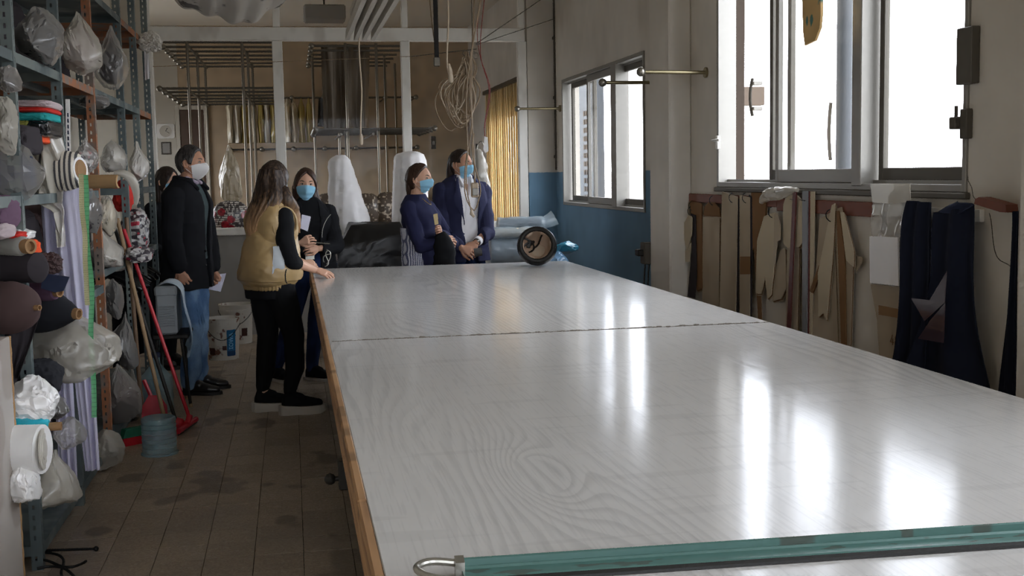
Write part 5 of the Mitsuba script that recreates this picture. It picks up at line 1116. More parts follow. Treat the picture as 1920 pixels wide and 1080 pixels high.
def tagx(k, p):
    t = at(911, 284, Y=8.8); put('tag', slab([(908, 256), (914, 257), (916, 283), (910, 287), (906, 280)], .006, Y=8.8), 'white_plastic', parent=k, smooth=False)
    put('string', rod(t, t - [0, 0, .26], .002, 5), 'cord_cream', parent=k)
cable([(903, 0), (895, 50), (898, 95), (906, 125), (918, 160), (916, 200), (909, 235), (909, 256)], 8.8, .003, 'cord_red', 'thin red wire with a white tag hanging right of the coil', 'wire', extra=tagx)
cable([(908, 0), (902, 60), (904, 120), (916, 160), (914, 200), (908, 240)], 8.78, .003, 'cord_red', 'second thin red wire twisted round the first', 'wire')
for (xa, ya), (xb, yb), lab in (((1016, -2), (893, 82), 'dark wire slanting from the corner to the cable coil'), ((1040, 35), (893, 84), 'lower dark wire slanting from the corner pipe to the cable coil'), ((770, 106), (893, 92), 'thin wire running from the mullion to the cable coil')):
    a = at(xa, ya, Y=YP - .06 if xa > 900 else YP - .02); b = at(xb, yb, Y=Yc)
    put('stay_wire', rod(a, b, .0035, 6), 'dark_pipe', lab, 'wire')
a, b = at(286, 125, Y=YP - .03), at(770, 106, Y=YP - .03); put('stay_wire', rod(a, b, .003, 6), 'cord_brown', 'thin brown wire stretched across the glass partition', 'wire')
# sagging plastic sheet under the ceiling
def f_sag(p, n, uv):
    d = smoothstep(.62, .7, fbm(p.x * 9, p.y * 9, p.z * 9, 4)); s = fbm(p.x * 4, p.y * 4, 1.0, 3)
    return mix(mix((0.58, 0.55, 0.50), (0.46, 0.43, 0.38), s), (0.06, 0.055, 0.05), d * .85)
mat('sag_sheet', proc(f_sag), 0.35, spec=0.6)
ys = 7.2; p0, p1, pb = at(288, -34, Y=ys), at(580, -34, Y=ys), at(432, 41, Y=ys)
def fsag(u, v):
    x = p0[0] + (p1[0] - p0[0]) * u; k = 1 - (2 * u - 1) ** 2; t = (2 * v - 1)
    z = pb[2] + (p0[2] - pb[2]) * np.abs(2 * u - 1) ** 1.75 + .25 * np.abs(t) ** 1.8 + .015 * np.sin(u * 15 + v * 4)
    z = np.where(True, np.maximum(z, pb[2]), z)
    return np.stack([x, ys + .55 * t, z + .012 * np.sin(u * 40 + 8 * v)], -1)
k = thing('sagging_sheet', 'dirty white plastic sheet sagging from the ceiling above the left aisle', 'sheet')
put('sheet', surf(fsag, 60, 30, .003), 'sag_sheet', parent=k, smooth=True)
for x in (p0[0], p1[0]):
    for y in (ys - .5, ys + .5): put('cord', rod((x, y, p0[2] + .2), (x, y, ZC), .004, 6), 'cord_brown', parent=k)
# ------------------------------------------------------------------ people
def f_skin(c):
    a, b = [v * 1.06 for v in C(c)], [v * .9 for v in C(c)]
    return lambda p, n, uv: mix(a, b, fbm(p.x * 22, p.y * 22, p.z * 22, 2))
def skin(name, c): mat(name, proc(f_skin(c)), 0.5, spec=0.35)
skin('skin_a', '#b98a70'); skin('skin_b', '#cfa48b')
def f_hair(a, b, zt=None):
    a, b = C(a), C(b)
    def f(p, n, uv):
        s = noise(p.x * 170, p.y * 170, p.z * 7)
        k = s if zt is None else dr.clip(smoothstep(zt[0], zt[1], p.z + .12 * (noise(p.x * 90, p.y * 90, p.z * 2) - .5)) * .85 + (s - .5) * .3, 0, 1)
        return mix(a, b, k) * (.75 + .5 * noise(p.x * 240 + 7, p.y * 240, p.z * 9))
    return f
mat('hair_dark', proc(f_hair('#1d1613', '#33261f')), 0.45, spec=0.4); mat('hair_grey', proc(f_hair('#1b1817', '#4a4542')), 0.5, spec=0.4)
mat('hair_brown', proc(f_hair('#2b1d16', '#463024')), 0.45, spec=0.4)
mat('hair_ombre', proc(f_hair('#2c211b', '#b08a63', (1.47, 1.20))), 0.45, spec=0.4)
mat('mask_blue', '#8fc3dc', 0.8, spec=0.2); mat('mask_white', '#dedcd9', 0.8, spec=0.2); mat('eye_white', '#bdb4ab', 0.3); mat('iris', '#1e130d', 0.15); mat('lip', '#8c5148', 0.5)
cloth('black_wool', '#1a1b1e'); cloth('black_knit', '#17181a'); cloth('sweater_grey', '#3f4a4b'); cloth('shirt_pink', '#a99cab'); cloth('navy_top', '#262843', .1); cloth('blazer', '#2b2d45', .1); cloth('white_shirt', '#d8d6d8', .1)
def f_jean(a, b):
    a, b = C(a), C(b)
    return lambda p, n, uv: mix(a, b, smoothstep(.35, .7, fbm(p.x * 9, p.y * 9, p.z * 5, 3))) * (.9 + .2 * noise(p.x * 300, p.y * 300, p.z * 90))
cloth('jeans_light', proc(f_jean('#4d6a8e', '#7f9bb8'))); cloth('jeans_dark', proc(f_jean('#1d2a48', '#2c3d63')))
mat('tan_nylon', '#a98e62', 0.42, spec=0.5, sheen=0.3); mat('panel_grey', '#a8adb0', 0.5); mat('leather', '#141313', 0.32, spec=0.6); mat('sole_white', '#b9b2a6', 0.6); mat('phone_black', '#0c0d10', 0.12, spec=0.8); mat('phone_gold', '#9a865c', 0.3, 0.4)
def f_strip(p, n, uv):
    t = (p.x * .8 + p.y * .5) * 120; f = t - dr.floor(t)
    return mix((0.55, 0.56, 0.63), (0.10, 0.11, 0.19), smoothstep(.35, .5, f) * (1 - smoothstep(.85, 1., f)))
cloth('stripe_shirt', proc(f_strip)); mat('paper', '#dcdcec', 0.8); mat('gold', '#b58d4a', 0.3, 0.9)
class Body:
    def __init__(self, Y, foot, phi, crown_y, hip, neck):
        self.Y = Y; self.phi = math.radians(phi); self.f = np.array([math.cos(self.phi), math.sin(self.phi), 0]); self.r = np.array([self.f[1], -self.f[0], 0])
        self.O = at(*foot, Y=Y); self.O[2] = 0
        self.s = at(neck[0], crown_y, Y=Y)[2] / 1.75
        self.hip = at(hip[0], hip[1], Y=Y); self.hip[2] = .94 * self.s; self.neck = at(neck[0], neck[1], Y=Y); self.neck[2] = 1.47 * self.s
    def cen(self, z): return self.hip + (self.neck - self.hip) * ((z - self.hip[2]) / (self.neck[2] - self.hip[2]))
    def L(self, x, y, z):
        z = z * self.s; c = self.cen(z); return np.array([c[0], c[1], z]) + self.r * x * self.s + self.f * y * self.s
def sphere_(p, r, n=18): return m3.Manifold.sphere(float(r), n).translate([float(q) for q in p])
def chain(pts, rs, n=18):
    S = [sphere_(p, r, n) for p, r in zip(pts, rs)]
    return m3.Manifold.batch_boolean([m3.Manifold.batch_hull([a, b]) for a, b in zip(S, S[1:])], m3.OpType.Add)
def U(*ms): return m3.Manifold.batch_boolean([m for m in ms if m is not None], m3.OpType.Add)
def rings(B, R, n=56, e=2.5, a0=0, a1=2 * PI, off=0.0, z0=None, z1=None, k=6, closed=True):
    "loft of (z, half width, half depth, forward shift) rings round the spine"
    from scipy.interpolate import PchipInterpolator as PI_
    R = np.array(sorted(R)); zz = np.linspace(R[0, 0] if z0 is None else z0, R[-1, 0] if z1 is None else z1, len(R) * k); Q = PI_(R[:, 0], R[:, 1:])(zz)
    a = np.linspace(a0, a1, n + 1)[:-1] if closed else np.linspace(a0, a1, n)
    def pt(z, q):
        c, s = np.cos(a), np.sin(a); x = (q[0] + off) * np.sign(c) * np.abs(c) ** (2 / e); y = (q[1] + off) * np.sign(s) * np.abs(s) ** (2 / e) + q[2]
        zz_ = z * B.s; o = B.cen(zz_); return np.array([o[0], o[1], zz_]) + B.s * (x[:, None] * B.r + y[:, None] * B.f)
    V = [pt(z, q) for z, q in zip(zz, Q)]
    if not closed:
        G = np.array(V); return surf(lambda u, v: G, th=.004, nu=G.shape[0], nv=G.shape[1])
    v = np.vstack(V); i, j = np.meshgrid(np.arange(len(V) - 1), np.arange(n), indexing='ij')
    q = np.stack([i * n + j, i * n + (j + 1) % n, (i + 1) * n + (j + 1) % n, (i + 1) * n + j], -1).reshape(-1, 4); N = len(v); j = np.arange(n)
    f = np.vstack([q[:, [0, 1, 2]], q[:, [0, 2, 3]], np.stack([0 * j + N, (j + 1) % n, j], 1), np.stack([0 * j + N + 1, j + (len(V) - 1) * n, (j + 1) % n + (len(V) - 1) * n], 1)])
    m = trimesh.Trimesh(np.vstack([v, V[0].mean(0), V[-1].mean(0)]), f, process=False)
    if m.volume < 0: m.invert()
    return m
def soft(M, L=.016, it=8, amp=0.0, freq=9, seed=0):
    m = tm(M.refine_to_length(L)); m = trimesh.Trimesh(m.vertices, m.faces); trimesh.smoothing.filter_taubin(m, iterations=it)
    return wrinkle(m, amp, freq, seed, False, 2) if amp else m
def hand(w, d, up, side, curl=(.5, .5, .5, .5), thumb=.5, s=1.0, spread=.10):
    "w wrist, d along the palm, up = back of the hand, side = +1 if the thumb leaves towards cross(d, up)"
    d = np.asarray(d, float); d /= np.linalg.norm(d); up = np.asarray(up, float); up -= d * (up @ d); up /= np.linalg.norm(up); l = np.cross(d, up) * side; w = np.asarray(w, float)
    kn = [w + d * (.083 - .006 * abs(i - 1.2)) * s + l * (.030 - .0205 * i) * s for i in range(4)]
    parts = [m3.Manifold.batch_hull([sphere_(w, .021 * s, 14), sphere_(w + l * .016 * s + d * .02 * s, .016 * s, 12)] + [sphere_(k, .0115 * s, 12) for k in kn])]
    for i, (k, L, c) in enumerate(zip(kn, (.068, .076, .071, .056), curl)):
        p, a = k, 0.0; pts = [k - d * .02 * s, k]
        for seg, b in ((.46, c * .9), (.30, c * 1.2), (.24, c * .8)):
            a += b; q = d * math.cos(a) - up * math.sin(a) + l * spread * (1.5 - i) * math.cos(a); p = p + q / np.linalg.norm(q) * L * seg * s; pts.append(p)
        parts.append(chain(pts, np.array([.0095, .0092, .0085, .0078, .0066]) * s, 12))
    t0 = w + l * .020 * s + d * .018 * s; t1 = t0 + (l * .030 + d * .030 - up * .008) * s; q = d * (.8) + l * (.55 - thumb) - up * (.25 + .5 * thumb); q /= np.linalg.norm(q)
    t2 = t1 + q * .032 * s; t3 = t2 + (q * .7 + d * .3) * .027 * s
    parts.append(chain([t0, t1, t2, t3], np.array([.015, .0115, .0098, .0078]) * s, 12))
    return mf_clean(soft(U(*parts), .0045, 5))
def mf_clean(m):
    m.merge_vertices(); return mf(m)
# ---- head: direction -> surface point (x right, y forward, z up), metres
def headpt(d, nose=1.0, flat=False):
    d = np.asarray(d, float); x, y, z = d[..., 0] * .074, d[..., 1] * .096, d[..., 2] * .118
    t = np.clip(-d[..., 2], 0, 1); x = x * (1 - .30 * t ** 1.6); y = np.where(y < 0, y * (1 - .50 * t) * 1.04, y * (1 - .06 * t))
    fr = np.clip(d[..., 1] * 3, 0, 1); g = lambda x0, z0, sx, sz: np.exp(-((x - x0) / sx) ** 2 - ((z - z0) / sz) ** 2)
    if not flat:
        y = y + fr * (nose * (.021 * g(0, -.030, .011, .014) + .013 * g(0, -.008, .008, .022) + .006 * g(-.011, -.034, .007, .007) + .006 * g(.011, -.034, .007, .007))
                  - .011 * (g(.032, .004, .016, .011) + g(-.032, .004, .016, .011)) + .005 * g(0, .026, .045, .009) + .005 * g(0, -.066, .022, .008) - .003 * g(0, -.082, .02, .006) + .008 * g(0, -.103, .02, .012))
    else: y = y + fr * .012 * g(0, -.03, .03, .03)
    return np.stack([x, y, z], -1)
_ico = trimesh.creation.icosphere(subdivisions=5)
def head_frame(c, yaw, pitch=0, roll=0):
    y = math.radians(yaw); f = np.array([math.cos(y), math.sin(y), 0]); r = np.array([f[1], -f[0], 0]); u = np.array([0, 0, 1.0]); p = math.radians(pitch)
    f, u = f * math.cos(p) + u * math.sin(p), u * math.cos(p) - f * math.sin(p); q = math.radians(roll); r, u = r * math.cos(q) + u * math.sin(q), u * math.cos(q) - r * math.sin(q)
    return np.stack([r, f, u], 0), np.asarray(c, float)
def hp(fr, v, s=1.0): return np.asarray(v) * s @ fr[0] + fr[1]
def head_mesh(fr, s=1.0):
    m = trimesh.Trimesh(hp(fr, headpt(_ico.vertices), s), _ico.faces, process=False)
    if m.volume < 0: m.invert()
    ears = []
    for sx in (-1, 1):
        e = trimesh.creation.icosphere(subdivisions=3); v = e.vertices * [.011, .020, .033]; v[:, 0] *= 1 + .5 * (v[:, 1] < 0); v = v + [sx * .074, -.010, -.004]; v[:, 0] += sx * np.abs(v[:, 1] + .010) * .25
        q = trimesh.Trimesh(hp(fr, v, s), e.faces, process=False)
        if q.volume < 0: q.invert()
        ears.append(mf(q))
    return U(mf(m), *ears)
def face_parts(k, fr, s=1.0, brow='hair_dark', lips=False, stubble=None):
    for sx in (-1, 1):
        e = put('eye', trimesh.Trimesh(hp(fr, _eye.vertices * [.0130, .0115, .0062] + [sx * .032, .0735, .003], s), _eye.faces, process=False), 'eye_white', parent=k, smooth=True)
        put('iris', trimesh.Trimesh(hp(fr, _eye.vertices * [.0055, .004, .0053] + [sx * .032, .0828, .0032], s), _eye.faces, process=False), 'iris', parent=e, smooth=True)
        put('eyelash', tube(hp(fr, [(sx * (.032 + .0145 * t), .0822 - .004 * t * t, .0086 - .0055 * t * t) for t in np.linspace(-1, 1, 9)], s), .0019 * s, 6), 'iris', parent=e, smooth=True)
        put('eyebrow', tube(hp(fr, [(sx * (.013 + .036 * t), .0935 - .017 * t * t - .002, .0195 + .008 * math.sin(t * 2.4)) for t in np.linspace(0, 1, 10)], s), np.interp(np.linspace(0, 1, 10), [0, .4, 1], [.0036, .004, .0014]) * s, 6), brow, parent=k, smooth=True)
_eye = trimesh.creation.icosphere(subdivisions=3)
def hair_cap(fr, line, th=.014, s=1.0, seed=0, rough=.35, back=0.0):
    "short hair or the scalp part of long hair; line: hairline height over the angle from the face, 0..pi"
    d = np.array(_ico.vertices); p = headpt(d, flat=True); az = np.arctan2(np.abs(d[:, 0]), d[:, 1])
    zl = np.interp(az, *line); m = np.clip((p[:, 2] - zl) / .014 + .5, 0, 1); m = m * m * (3 - 2 * m)
    nz = meshkit.fbm(p * [45, 45, 22] + seed, 3, seed) * 2 - 1
    nrm = p / np.linalg.norm(p, axis=1, keepdims=True)
    q = p + nrm * (m * th * (1 + rough * nz) - (1 - m) * .016)[:, None] + np.outer(m * np.clip(-d[:, 1], 0, 1) * back, [0, -1, 0])
    h = trimesh.Trimesh(hp(fr, q, s), _ico.faces, process=False)
    if h.volume < 0: h.invert()
    return h
SHORT = ([0, .45, .8, 1.05, 1.25, 1.45, 1.6, 2.1, PI], [.082, .080, .066, .035, -.012, -.008, .025, -.055, -.075])
LONGL = ([0, .15, .5, .8, 1.1, 1.4, 2.0, PI], [.085, .078, .060, .030, -.01, -.05, -.09, -.095])
def hair_fall(fr, prof, s=1.0, seed=0, amp=.06):
    "falling hair: rings (z, y centre, half width, half depth, x shift) in head space, streaked"
    from scipy.interpolate import PchipInterpolator as PI_
    P = np.array(sorted(prof)); n, m = 72, 60; zz = np.linspace(P[0, 0], P[-1, 0], m); Q = PI_(P[:, 0], P[:, 1:])(zz); a = np.arange(n) * 2 * PI / n
    V = []
    for z, q in zip(zz, Q):
        st = 1 + amp * (meshkit.fbm(np.c_[np.cos(a) * 6, np.sin(a) * 6, np.full(n, z * 5 + seed)], 3, seed) * 2 - 1) + .03 * np.sin(a * 17 + 9 * z)
        V.append(np.c_[q[3] + q[1] * np.cos(a) * st, q[0] + q[2] * np.sin(a) * st, np.full(n, z)])
    v = np.vstack(V); i, j = np.meshgrid(np.arange(m - 1), np.arange(n), indexing='ij')
    f4 = np.stack([i * n + j, i * n + (j + 1) % n, (i + 1) * n + (j + 1) % n, (i + 1) * n + j], -1).reshape(-1, 4); N = len(v); j = np.arange(n)
    f = np.vstack([f4[:, [0, 1, 2]], f4[:, [0, 2, 3]], np.stack([0 * j + N, (j + 1) % n, j], 1), np.stack([0 * j + N + 1, j + (m - 1) * n, (j + 1) % n + (m - 1) * n], 1)])
    h = trimesh.Trimesh(hp(fr, np.vstack([v, V[0].mean(0), V[-1].mean(0)]), s), f, process=False)
    if h.volume < 0: h.invert()
    return h
def face_mask(k, fr, m='mask_blue', s=1.0, kn95=False):
    def fn(u, v):
        az = np.radians((u * 2 - 1) * 72); c = np.cos(az) ** .7
        el = np.radians((-2 - 12 * (1 - c)) * (1 - v) + (-72 + 22 * (1 - c)) * v)
        d = np.stack([np.sin(az) * np.cos(el), np.cos(az) * np.cos(el), np.sin(el)], -1); p = headpt(d, flat=True); nr = p / np.linalg.norm(p, axis=-1, keepdims=True)
        b = np.sin(np.clip(v, 0, 1) * PI) ** .6 * c
        o = .003 + (.022 * b * np.exp(-(az / .6) ** 2) if kn95 else .006 * b + .0028 * np.sin(v * PI * 7) * c * (v > .15) * (v < .9)) + .013 * np.exp(-(az / .30) ** 2) * np.exp(-((v - .22) / .28) ** 2)
        return hp(fr, p + nr * o[..., None], s)
    mk = put('face_mask', surf(fn, 40, 34, .0018), m, parent=k, smooth=True)
    for sx in (-1, 1):
        ear = np.array([sx * .081, -.026, .018]); e2 = np.array([sx * .079, -.024, -.024])
        e = lambda az, el: (lambda p: p * 1.04)(headpt(np.array([math.sin(az) * math.cos(el), math.cos(az) * math.cos(el), math.sin(el)]), flat=True))
        put('ear_loop', tube(hp(fr, spline([e(sx * 1.25, -.22), (ear + e(sx * 1.25, -.22)) / 2 + [sx * .004, 0, 0], ear, [sx * .083, -.034, -.002], e2, (e2 + e(sx * 1.2, -.72)) / 2 + [sx * .004, 0, 0], e(sx * 1.2, -.72)], 24), s), .0014 * s, 6), 'mask_white', parent=mk, smooth=True)
def shoe(k, ankle, yaw, L=.27, upper='leather', sole='black_rubber', chunky=False, s=1.0):
    y = math.radians(yaw); f = np.array([math.cos(y), math.sin(y), 0]); l = np.array([-f[1], f[0], 0]); o = np.array([ankle[0], ankle[1], 0]) - f * .055; W = .048
    fp = sg.Polygon([(0, -W * .62), (.03, -W * .72), (.11, -W * .7), (.18, -W), (.235, -W * .85), (L - .006, -W * .35), (L, 0), (L - .008, W * .4), (.235, W * .9), (.18, W), (.11, W * .78), (.03, W * .72), (0, W * .62), (-.012, 0)]).buffer(.008)
    hs = .054 if chunky else .022
    sm_ = extr(fp.buffer(.005 if chunky else .001).simplify(.0015), hs); v = sm_.vertices
    if chunky: sm_ = sm_.subdivide().subdivide(); v = sm_.vertices; v[:, 1] *= 1 + .05 * np.sin(v[:, 0] * 55); v[:, 2] = np.where(v[:, 2] > hs * .5, v[:, 2] + .010 * np.clip(1 - v[:, 0] / .12, 0, 1), v[:, 2] + .012 * np.clip((v[:, 0] - L + .05) / .05, 0, 1) ** 2)
    sm_.vertices = o + np.outer(v[:, 0], f) + np.outer(v[:, 1], l) + np.outer(v[:, 2], [0, 0, 1])
    sk = thing_part('shoe', k)
    put('sole', sm_, sole, parent=sk, smooth=35)
    P = lambda a, b, z: o + f * a + l * b + np.array([0, 0, z])
    up = U(m3.Manifold.batch_hull([sphere_(P(.032, 0, hs + .03), .036), sphere_(P(.05, 0, hs + .075), .036), sphere_(P(.12, .008, hs + .045), .035), sphere_(P(.12, -.008, hs + .045), .035)]),
           m3.Manifold.batch_hull([sphere_(P(.09, 0, hs + .04), .040), sphere_(P(.19, .014, hs + .018), .030), sphere_(P(.19, -.014, hs + .018), .030), sphere_(P(L - .035, 0, hs + .012), .026), sphere_(P(.03, 0, hs + .012), .034)]))
    up = up - m3.Manifold.cube([2, 2, 1], True).translate([float(o[0]), float(o[1]), hs * .9 - .5])
    put('upper', soft(up, .010, 6), upper, parent=sk)
    put('laces', cat_([tube(spline([P(.10 + .022 * i, -.026, hs + .066 - .013 * i), P(.106 + .022 * i, 0, hs + .083 - .013 * i), P(.10 + .022 * i, .026, hs + .066 - .013 * i)], 8), .003, 6) for i in range(4)]), 'black_knit', parent=sk, smooth=True)
def thing_part(name, k): return key(name, k)
def legs(B, pts, rad): return [chain(p, np.array(r) * B.s) for p, r in zip(pts, rad)]
def wedge(B, poly, y0=.0, y1=.5):
    "prism in front of the chest: outline in (right, up) metres of a 1.75 m figure"
    m = extr(sg.Polygon(poly), y1 - y0); v = np.array(m.vertices); out = np.array([B.L(a, y0 + c, b) for a, b, c in v]); q = trimesh.Trimesh(out, m.faces, process=False)
    if q.volume < 0: q.invert()
    return mf(q)
MALE = [(.84, .185, .125, .0), (.94, .180, .125, 0), (1.06, .165, .115, .0), (1.18, .172, .118, .0), (1.30, .188, .125, 0), (1.385, .178, .108, -.01), (1.435, .135, .088, -.015), (1.47, .09, .075, -.015), (1.50, .066, .066, -.01)]
FEM = [(.84, .175, .125, -.005), (.94, .170, .120, -.01), (1.06, .138, .100, .0), (1.17, .142, .105, .0), (1.27, .158, .128, .012), (1.37, .165, .105, -.005), (1.43, .125, .08, -.012), (1.48, .058, .058, -.005)]
def grow(R, d, z0=None): return [(z, w + d, h + d, y) for z, w, h, y in R if z0 is None or z >= z0]
def base_body(k, B, fr, R, limbs, hands, m, hs=1.0):
    nk = chain([B.L(0, -.012, 1.44), fr[1] + np.array([0, 0, -.06]) - fr[0][1] * .018], [.056 * B.s, .053 * hs])
    core = mf(rings(B, grow(R, -.03))); low = [chain(p, np.array(r) * B.s) for p, r in limbs]
    b = soft(U(core, nk, *low), .022, 6); b.merge_vertices()
    put('body', U(mf(b), head_mesh(fr, hs), *hands), m, parent=k, smooth=50)
def J(x, y, Y): return at(x, y, Y=Y)
# ---- 1: man in the black coat on the left
B = Body(8.72, (372, 735), -22, 267, (352, 500), (352, 348)); k = thing('person', 'man in black coat and light jeans with white mask, holding paper beside the shelving', 'person')
fr = head_frame(J(358, 306, 8.70), -18, 2); H_ = 1.0
sR, sL = B.L(.175, -.01, 1.365), B.L(-.175, -.01, 1.365)
eR, wR = J(322, 448, 8.47), J(337, 506, 8.50); eL, wL = J(392, 455, 8.92), J(400, 505, 8.86)
kR, aR, kL, aL = J(362, 610, 8.62), J(357, 713, 8.62), J(371, 600, 8.84), J(373, 704, 8.84); aR[2] = aL[2] = .09
hR, hL = B.L(.09, 0, .93), B.L(-.09, 0, .93)
handR = hand(wR, (.35, -.1, -.95), (-.2, -.95, .1), 1, (.55, .6, .65, .7), .5, 1.05); handL = hand(wL, (.25, -.1, -.95), (.5, .8, .1), -1, (.9, .9, .9, .9), .7, 1.05)
base_body(k, B, fr, MALE, [([sR, eR, wR], [.045, .036, .026]), ([sL, eL, wL], [.045, .036, .026]), ([hR, kR, aR], [.07, .05, .035]), ([hL, kL, aL], [.07, .05, .035])], [handR, handL], 'skin_a', H_)
face_parts(k, fr, H_, 'hair_grey'); face_mask(k, fr, 'mask_white', H_, True)
put('hair', hair_cap(fr, SHORT, .016, H_, 2, .55), 'hair_grey', parent=k, smooth=60)
d_ = trimesh.Trimesh; put('beard', hair_cap(fr, ([0, 1.0, 1.15, 1.45, 1.6, PI], [.3, .3, .012, .012, .3, .3]), .004, H_, 5, .5), 'hair_grey', parent=k, smooth=60)
put('jeans', soft(U(mf(rings(B, [(.80, .165, .115, 0), (.88, .17, .118, 0), (1.0, .165, .112, 0), (1.05, .16, .108, 0)])), chain([hR, kR, J(358, 700, 8.62), aR + [0, 0, .0]], np.array([.098, .076, .070, .062]) * B.s), chain([hL, kL, J(373, 690, 8.84), aL + [0, 0, .0]], np.array([.098, .076, .070, .062]) * B.s)), .013, 6, .018, 10, 3), 'jeans_light', parent=k)
put('sweater', soft(mf(rings(B, grow(MALE, .004, .9))), .02, 4), 'sweater_grey', parent=k)
coat = U(mf(rings(B, [(.735, .215, .165, .0), (.84, .21, .155, 0), (.96, .20, .15, 0), (1.08, .19, .145, 0), (1.2, .195, .145, .0), (1.31, .203, .145, 0), (1.385, .196, .125, -.01), (1.44, .155, .105, -.015), (1.475, .112, .092, -.015), (1.505, .085, .085, -.01)], e=2.7)),
         chain([sR, (sR + eR) / 2, eR, (eR + wR) / 2, wR + (wR - eR) * -.12], np.array([.080, .076, .066, .062, .060]) * B.s), chain([sL, eL, wL + (wL - eL) * -.12], np.array([.078, .066, .058]) * B.s))
coat = coat - wedge(B, [(-.015, .70), (.012, .9), (.012, 1.2), (.045, 1.44), (.06, 1.56), (-.10, 1.56), (-.085, 1.44), (-.055, 1.2), (-.05, .9), (-.065, .70)], .03)
put('coat', soft(coat, .012, 5, .014, 9, 8), 'black_wool', parent=k)
put('collar', soft(U(*[chain([B.L(.075, -.02, 1.50), B.L(.072, .045, 1.485), B.L(.055, .10, 1.43)], np.array([.018, .02, .014]) * B.s), chain([B.L(-.075, -.02, 1.50), B.L(-.09, .05, 1.48), B.L(-.10, .10, 1.43)], np.array([.018, .02, .014]) * B.s), chain([B.L(.075, -.02, 1.50), B.L(.0, -.095, 1.505), B.L(-.075, -.02, 1.50)], np.array([.018, .02, .018]) * B.s)]), .012, 4), 'black_wool', parent=k)
put('shirt_collar', soft(U(chain([B.L(.052, .02, 1.505), B.L(.028, .085, 1.47)], np.array([.014, .012]) * B.s), chain([B.L(-.052, .02, 1.505), B.L(-.028, .085, 1.47)], np.array([.014, .012]) * B.s), chain([B.L(.052, .02, 1.505), B.L(0, -.06, 1.515), B.L(-.052, .02, 1.505)], np.array([.013] * 3) * B.s)), .012, 3), 'shirt_pink', parent=k)
q = rings(B, [(1.19, .207, .147, 0), (1.26, .21, .149, 0), (1.28, .212, .15, 0), (1.29, .2, .149, 0)], 14, 2.7, math.radians(20), math.radians(48), .004, 1.195, 1.285, 3, False); put('pocket_flap', q, 'black_wool', parent=k)
for z in (1.0, .9): put('button', ball(B.L(.03, .152, z), .009), 'leather', parent=k)
shoe(k, aR, -14, .28, 'leather'); shoe(k, aL, -8, .28, 'leather')
put('paper', slab([(389, 518), (424, 512), (414, 547), (390, 542)], .003, Y=8.86), 'paper', 'white sheet of paper held by the man in the black coat', 'paper', smooth=False)
# ---- 2: woman half hidden behind him
B = Body(9.95, (312, 660), -30, 316, (306, 500), (304, 372)); k = thing('person', 'dark-haired woman in dark clothes and blue mask, half hidden behind the man in black', 'person')
fr = head_frame(J(313, 341, 9.9), -28, 0); H_ = .96
sR, sL = B.L(.155, 0, 1.40), B.L(-.155, 0, 1.40); eR, wR, eL, wL = B.L(.2, -.02, 1.12), B.L(.12, .14, .98), B.L(-.2, -.02, 1.12), B.L(-.12, .14, .98)
hR, hL, kR, kL, aR, aL = B.L(.085, 0, .93), B.L(-.085, 0, .93), B.L(.09, .02, .5), B.L(-.09, .02, .5), B.L(.09, 0, .08), B.L(-.09, 0, .08)
base_body(k, B, fr, FEM, [([sR, eR, wR], [.04, .033, .023]), ([sL, eL, wL], [.04, .033, .023]), ([hR, kR, aR], [.07, .05, .033]), ([hL, kL, aL], [.07, .05, .033])], [hand(wR, B.f - [0, 0, .5], (0, 0, 1), 1, s=.9), hand(wL, B.f - [0, 0, .5], (0, 0, 1), -1, s=.9)], 'skin_b', H_)
face_parts(k, fr, H_); face_mask(k, fr, 'mask_blue', H_)
put('hair', U(mf(hair_cap(fr, LONGL, .016, H_, 4)), mf(hair_fall(fr, [(-.22, -.055, .06, .035, 0), (-.10, -.05, .08, .05, 0), (.0, -.045, .085, .06, 0), (.07, -.04, .06, .05, 0)], H_, 4))), 'hair_dark', parent=k, smooth=60)
put('jacket', soft(U(mf(rings(B, grow(FEM, .016))), chain([sR, eR, wR], np.array([.065, .055, .045]) * B.s), chain([sL, eL, wL], np.array([.065, .055, .045]) * B.s)), .018, 6, .008, 8, 2), 'black_knit', parent=k)
put('trousers', soft(U(chain([hR, kR, aR], np.array([.095, .068, .05]) * B.s), chain([hL, kL, aL], np.array([.095, .068, .05]) * B.s), mf(rings(B, grow(FEM[:3], .006)))), .02, 6), 'black_knit', parent=k)
shoe(k, aR, -30, .24); shoe(k, aL, -30, .24)
# ---- 3: woman in the tan vest, from behind
B = Body(7.84, (522, 770), 34, 301, (508, 545), (510, 382)); k = thing('person', 'long-haired woman in tan padded vest and black leggings, seen from behind, hand on the table', 'person')
fr = head_frame(J(514, 338, 7.86), 50, -4); H_ = .98
sR, sL = B.L(.162, -.005, 1.37), B.L(-.162, -.005, 1.37)
eR, wR = J(547, 490, 7.68), J(590, 506, 7.93); eL, wL = B.L(-.19, .10, 1.12), J(568, 492, 8.14)
hR, hL = B.L(.085, 0, .93), B.L(-.085, 0, .93); kR, kL = J(551, 628, 7.74), J(502, 628, 7.84); aR, aL = J(544, 734, 7.70), J(493, 734, 7.86); aR[2] = aL[2] = .10
tip = at(634, 517, Z=TZ + .015); dR = tip - wR
handR = hand(wR, (dR[0], dR[1], dR[2] - .005), (-.2, -.35, .9), -1, (.22, .25, .3, .35), .35, .95, .16); handL = hand(wL, (.8, .2, -.15), (.0, -.6, .75), 1, (.5, .5, .55, .6), .5, .92)
base_body(k, B, fr, FEM, [([sR, eR, wR], [.046, .040, .025]), ([sL, eL, wL], [.046, .038, .025]), ([hR, kR, aR, aR + [0, 0, -.05]], [.075, .052, .036, .036]), ([hL, kL, aL, aL + [0, 0, -.05]], [.075, .052, .036, .036])], [handR, handL], 'skin_b', H_)
face_parts(k, fr, H_); face_mask(k, fr, 'mask_blue', H_)
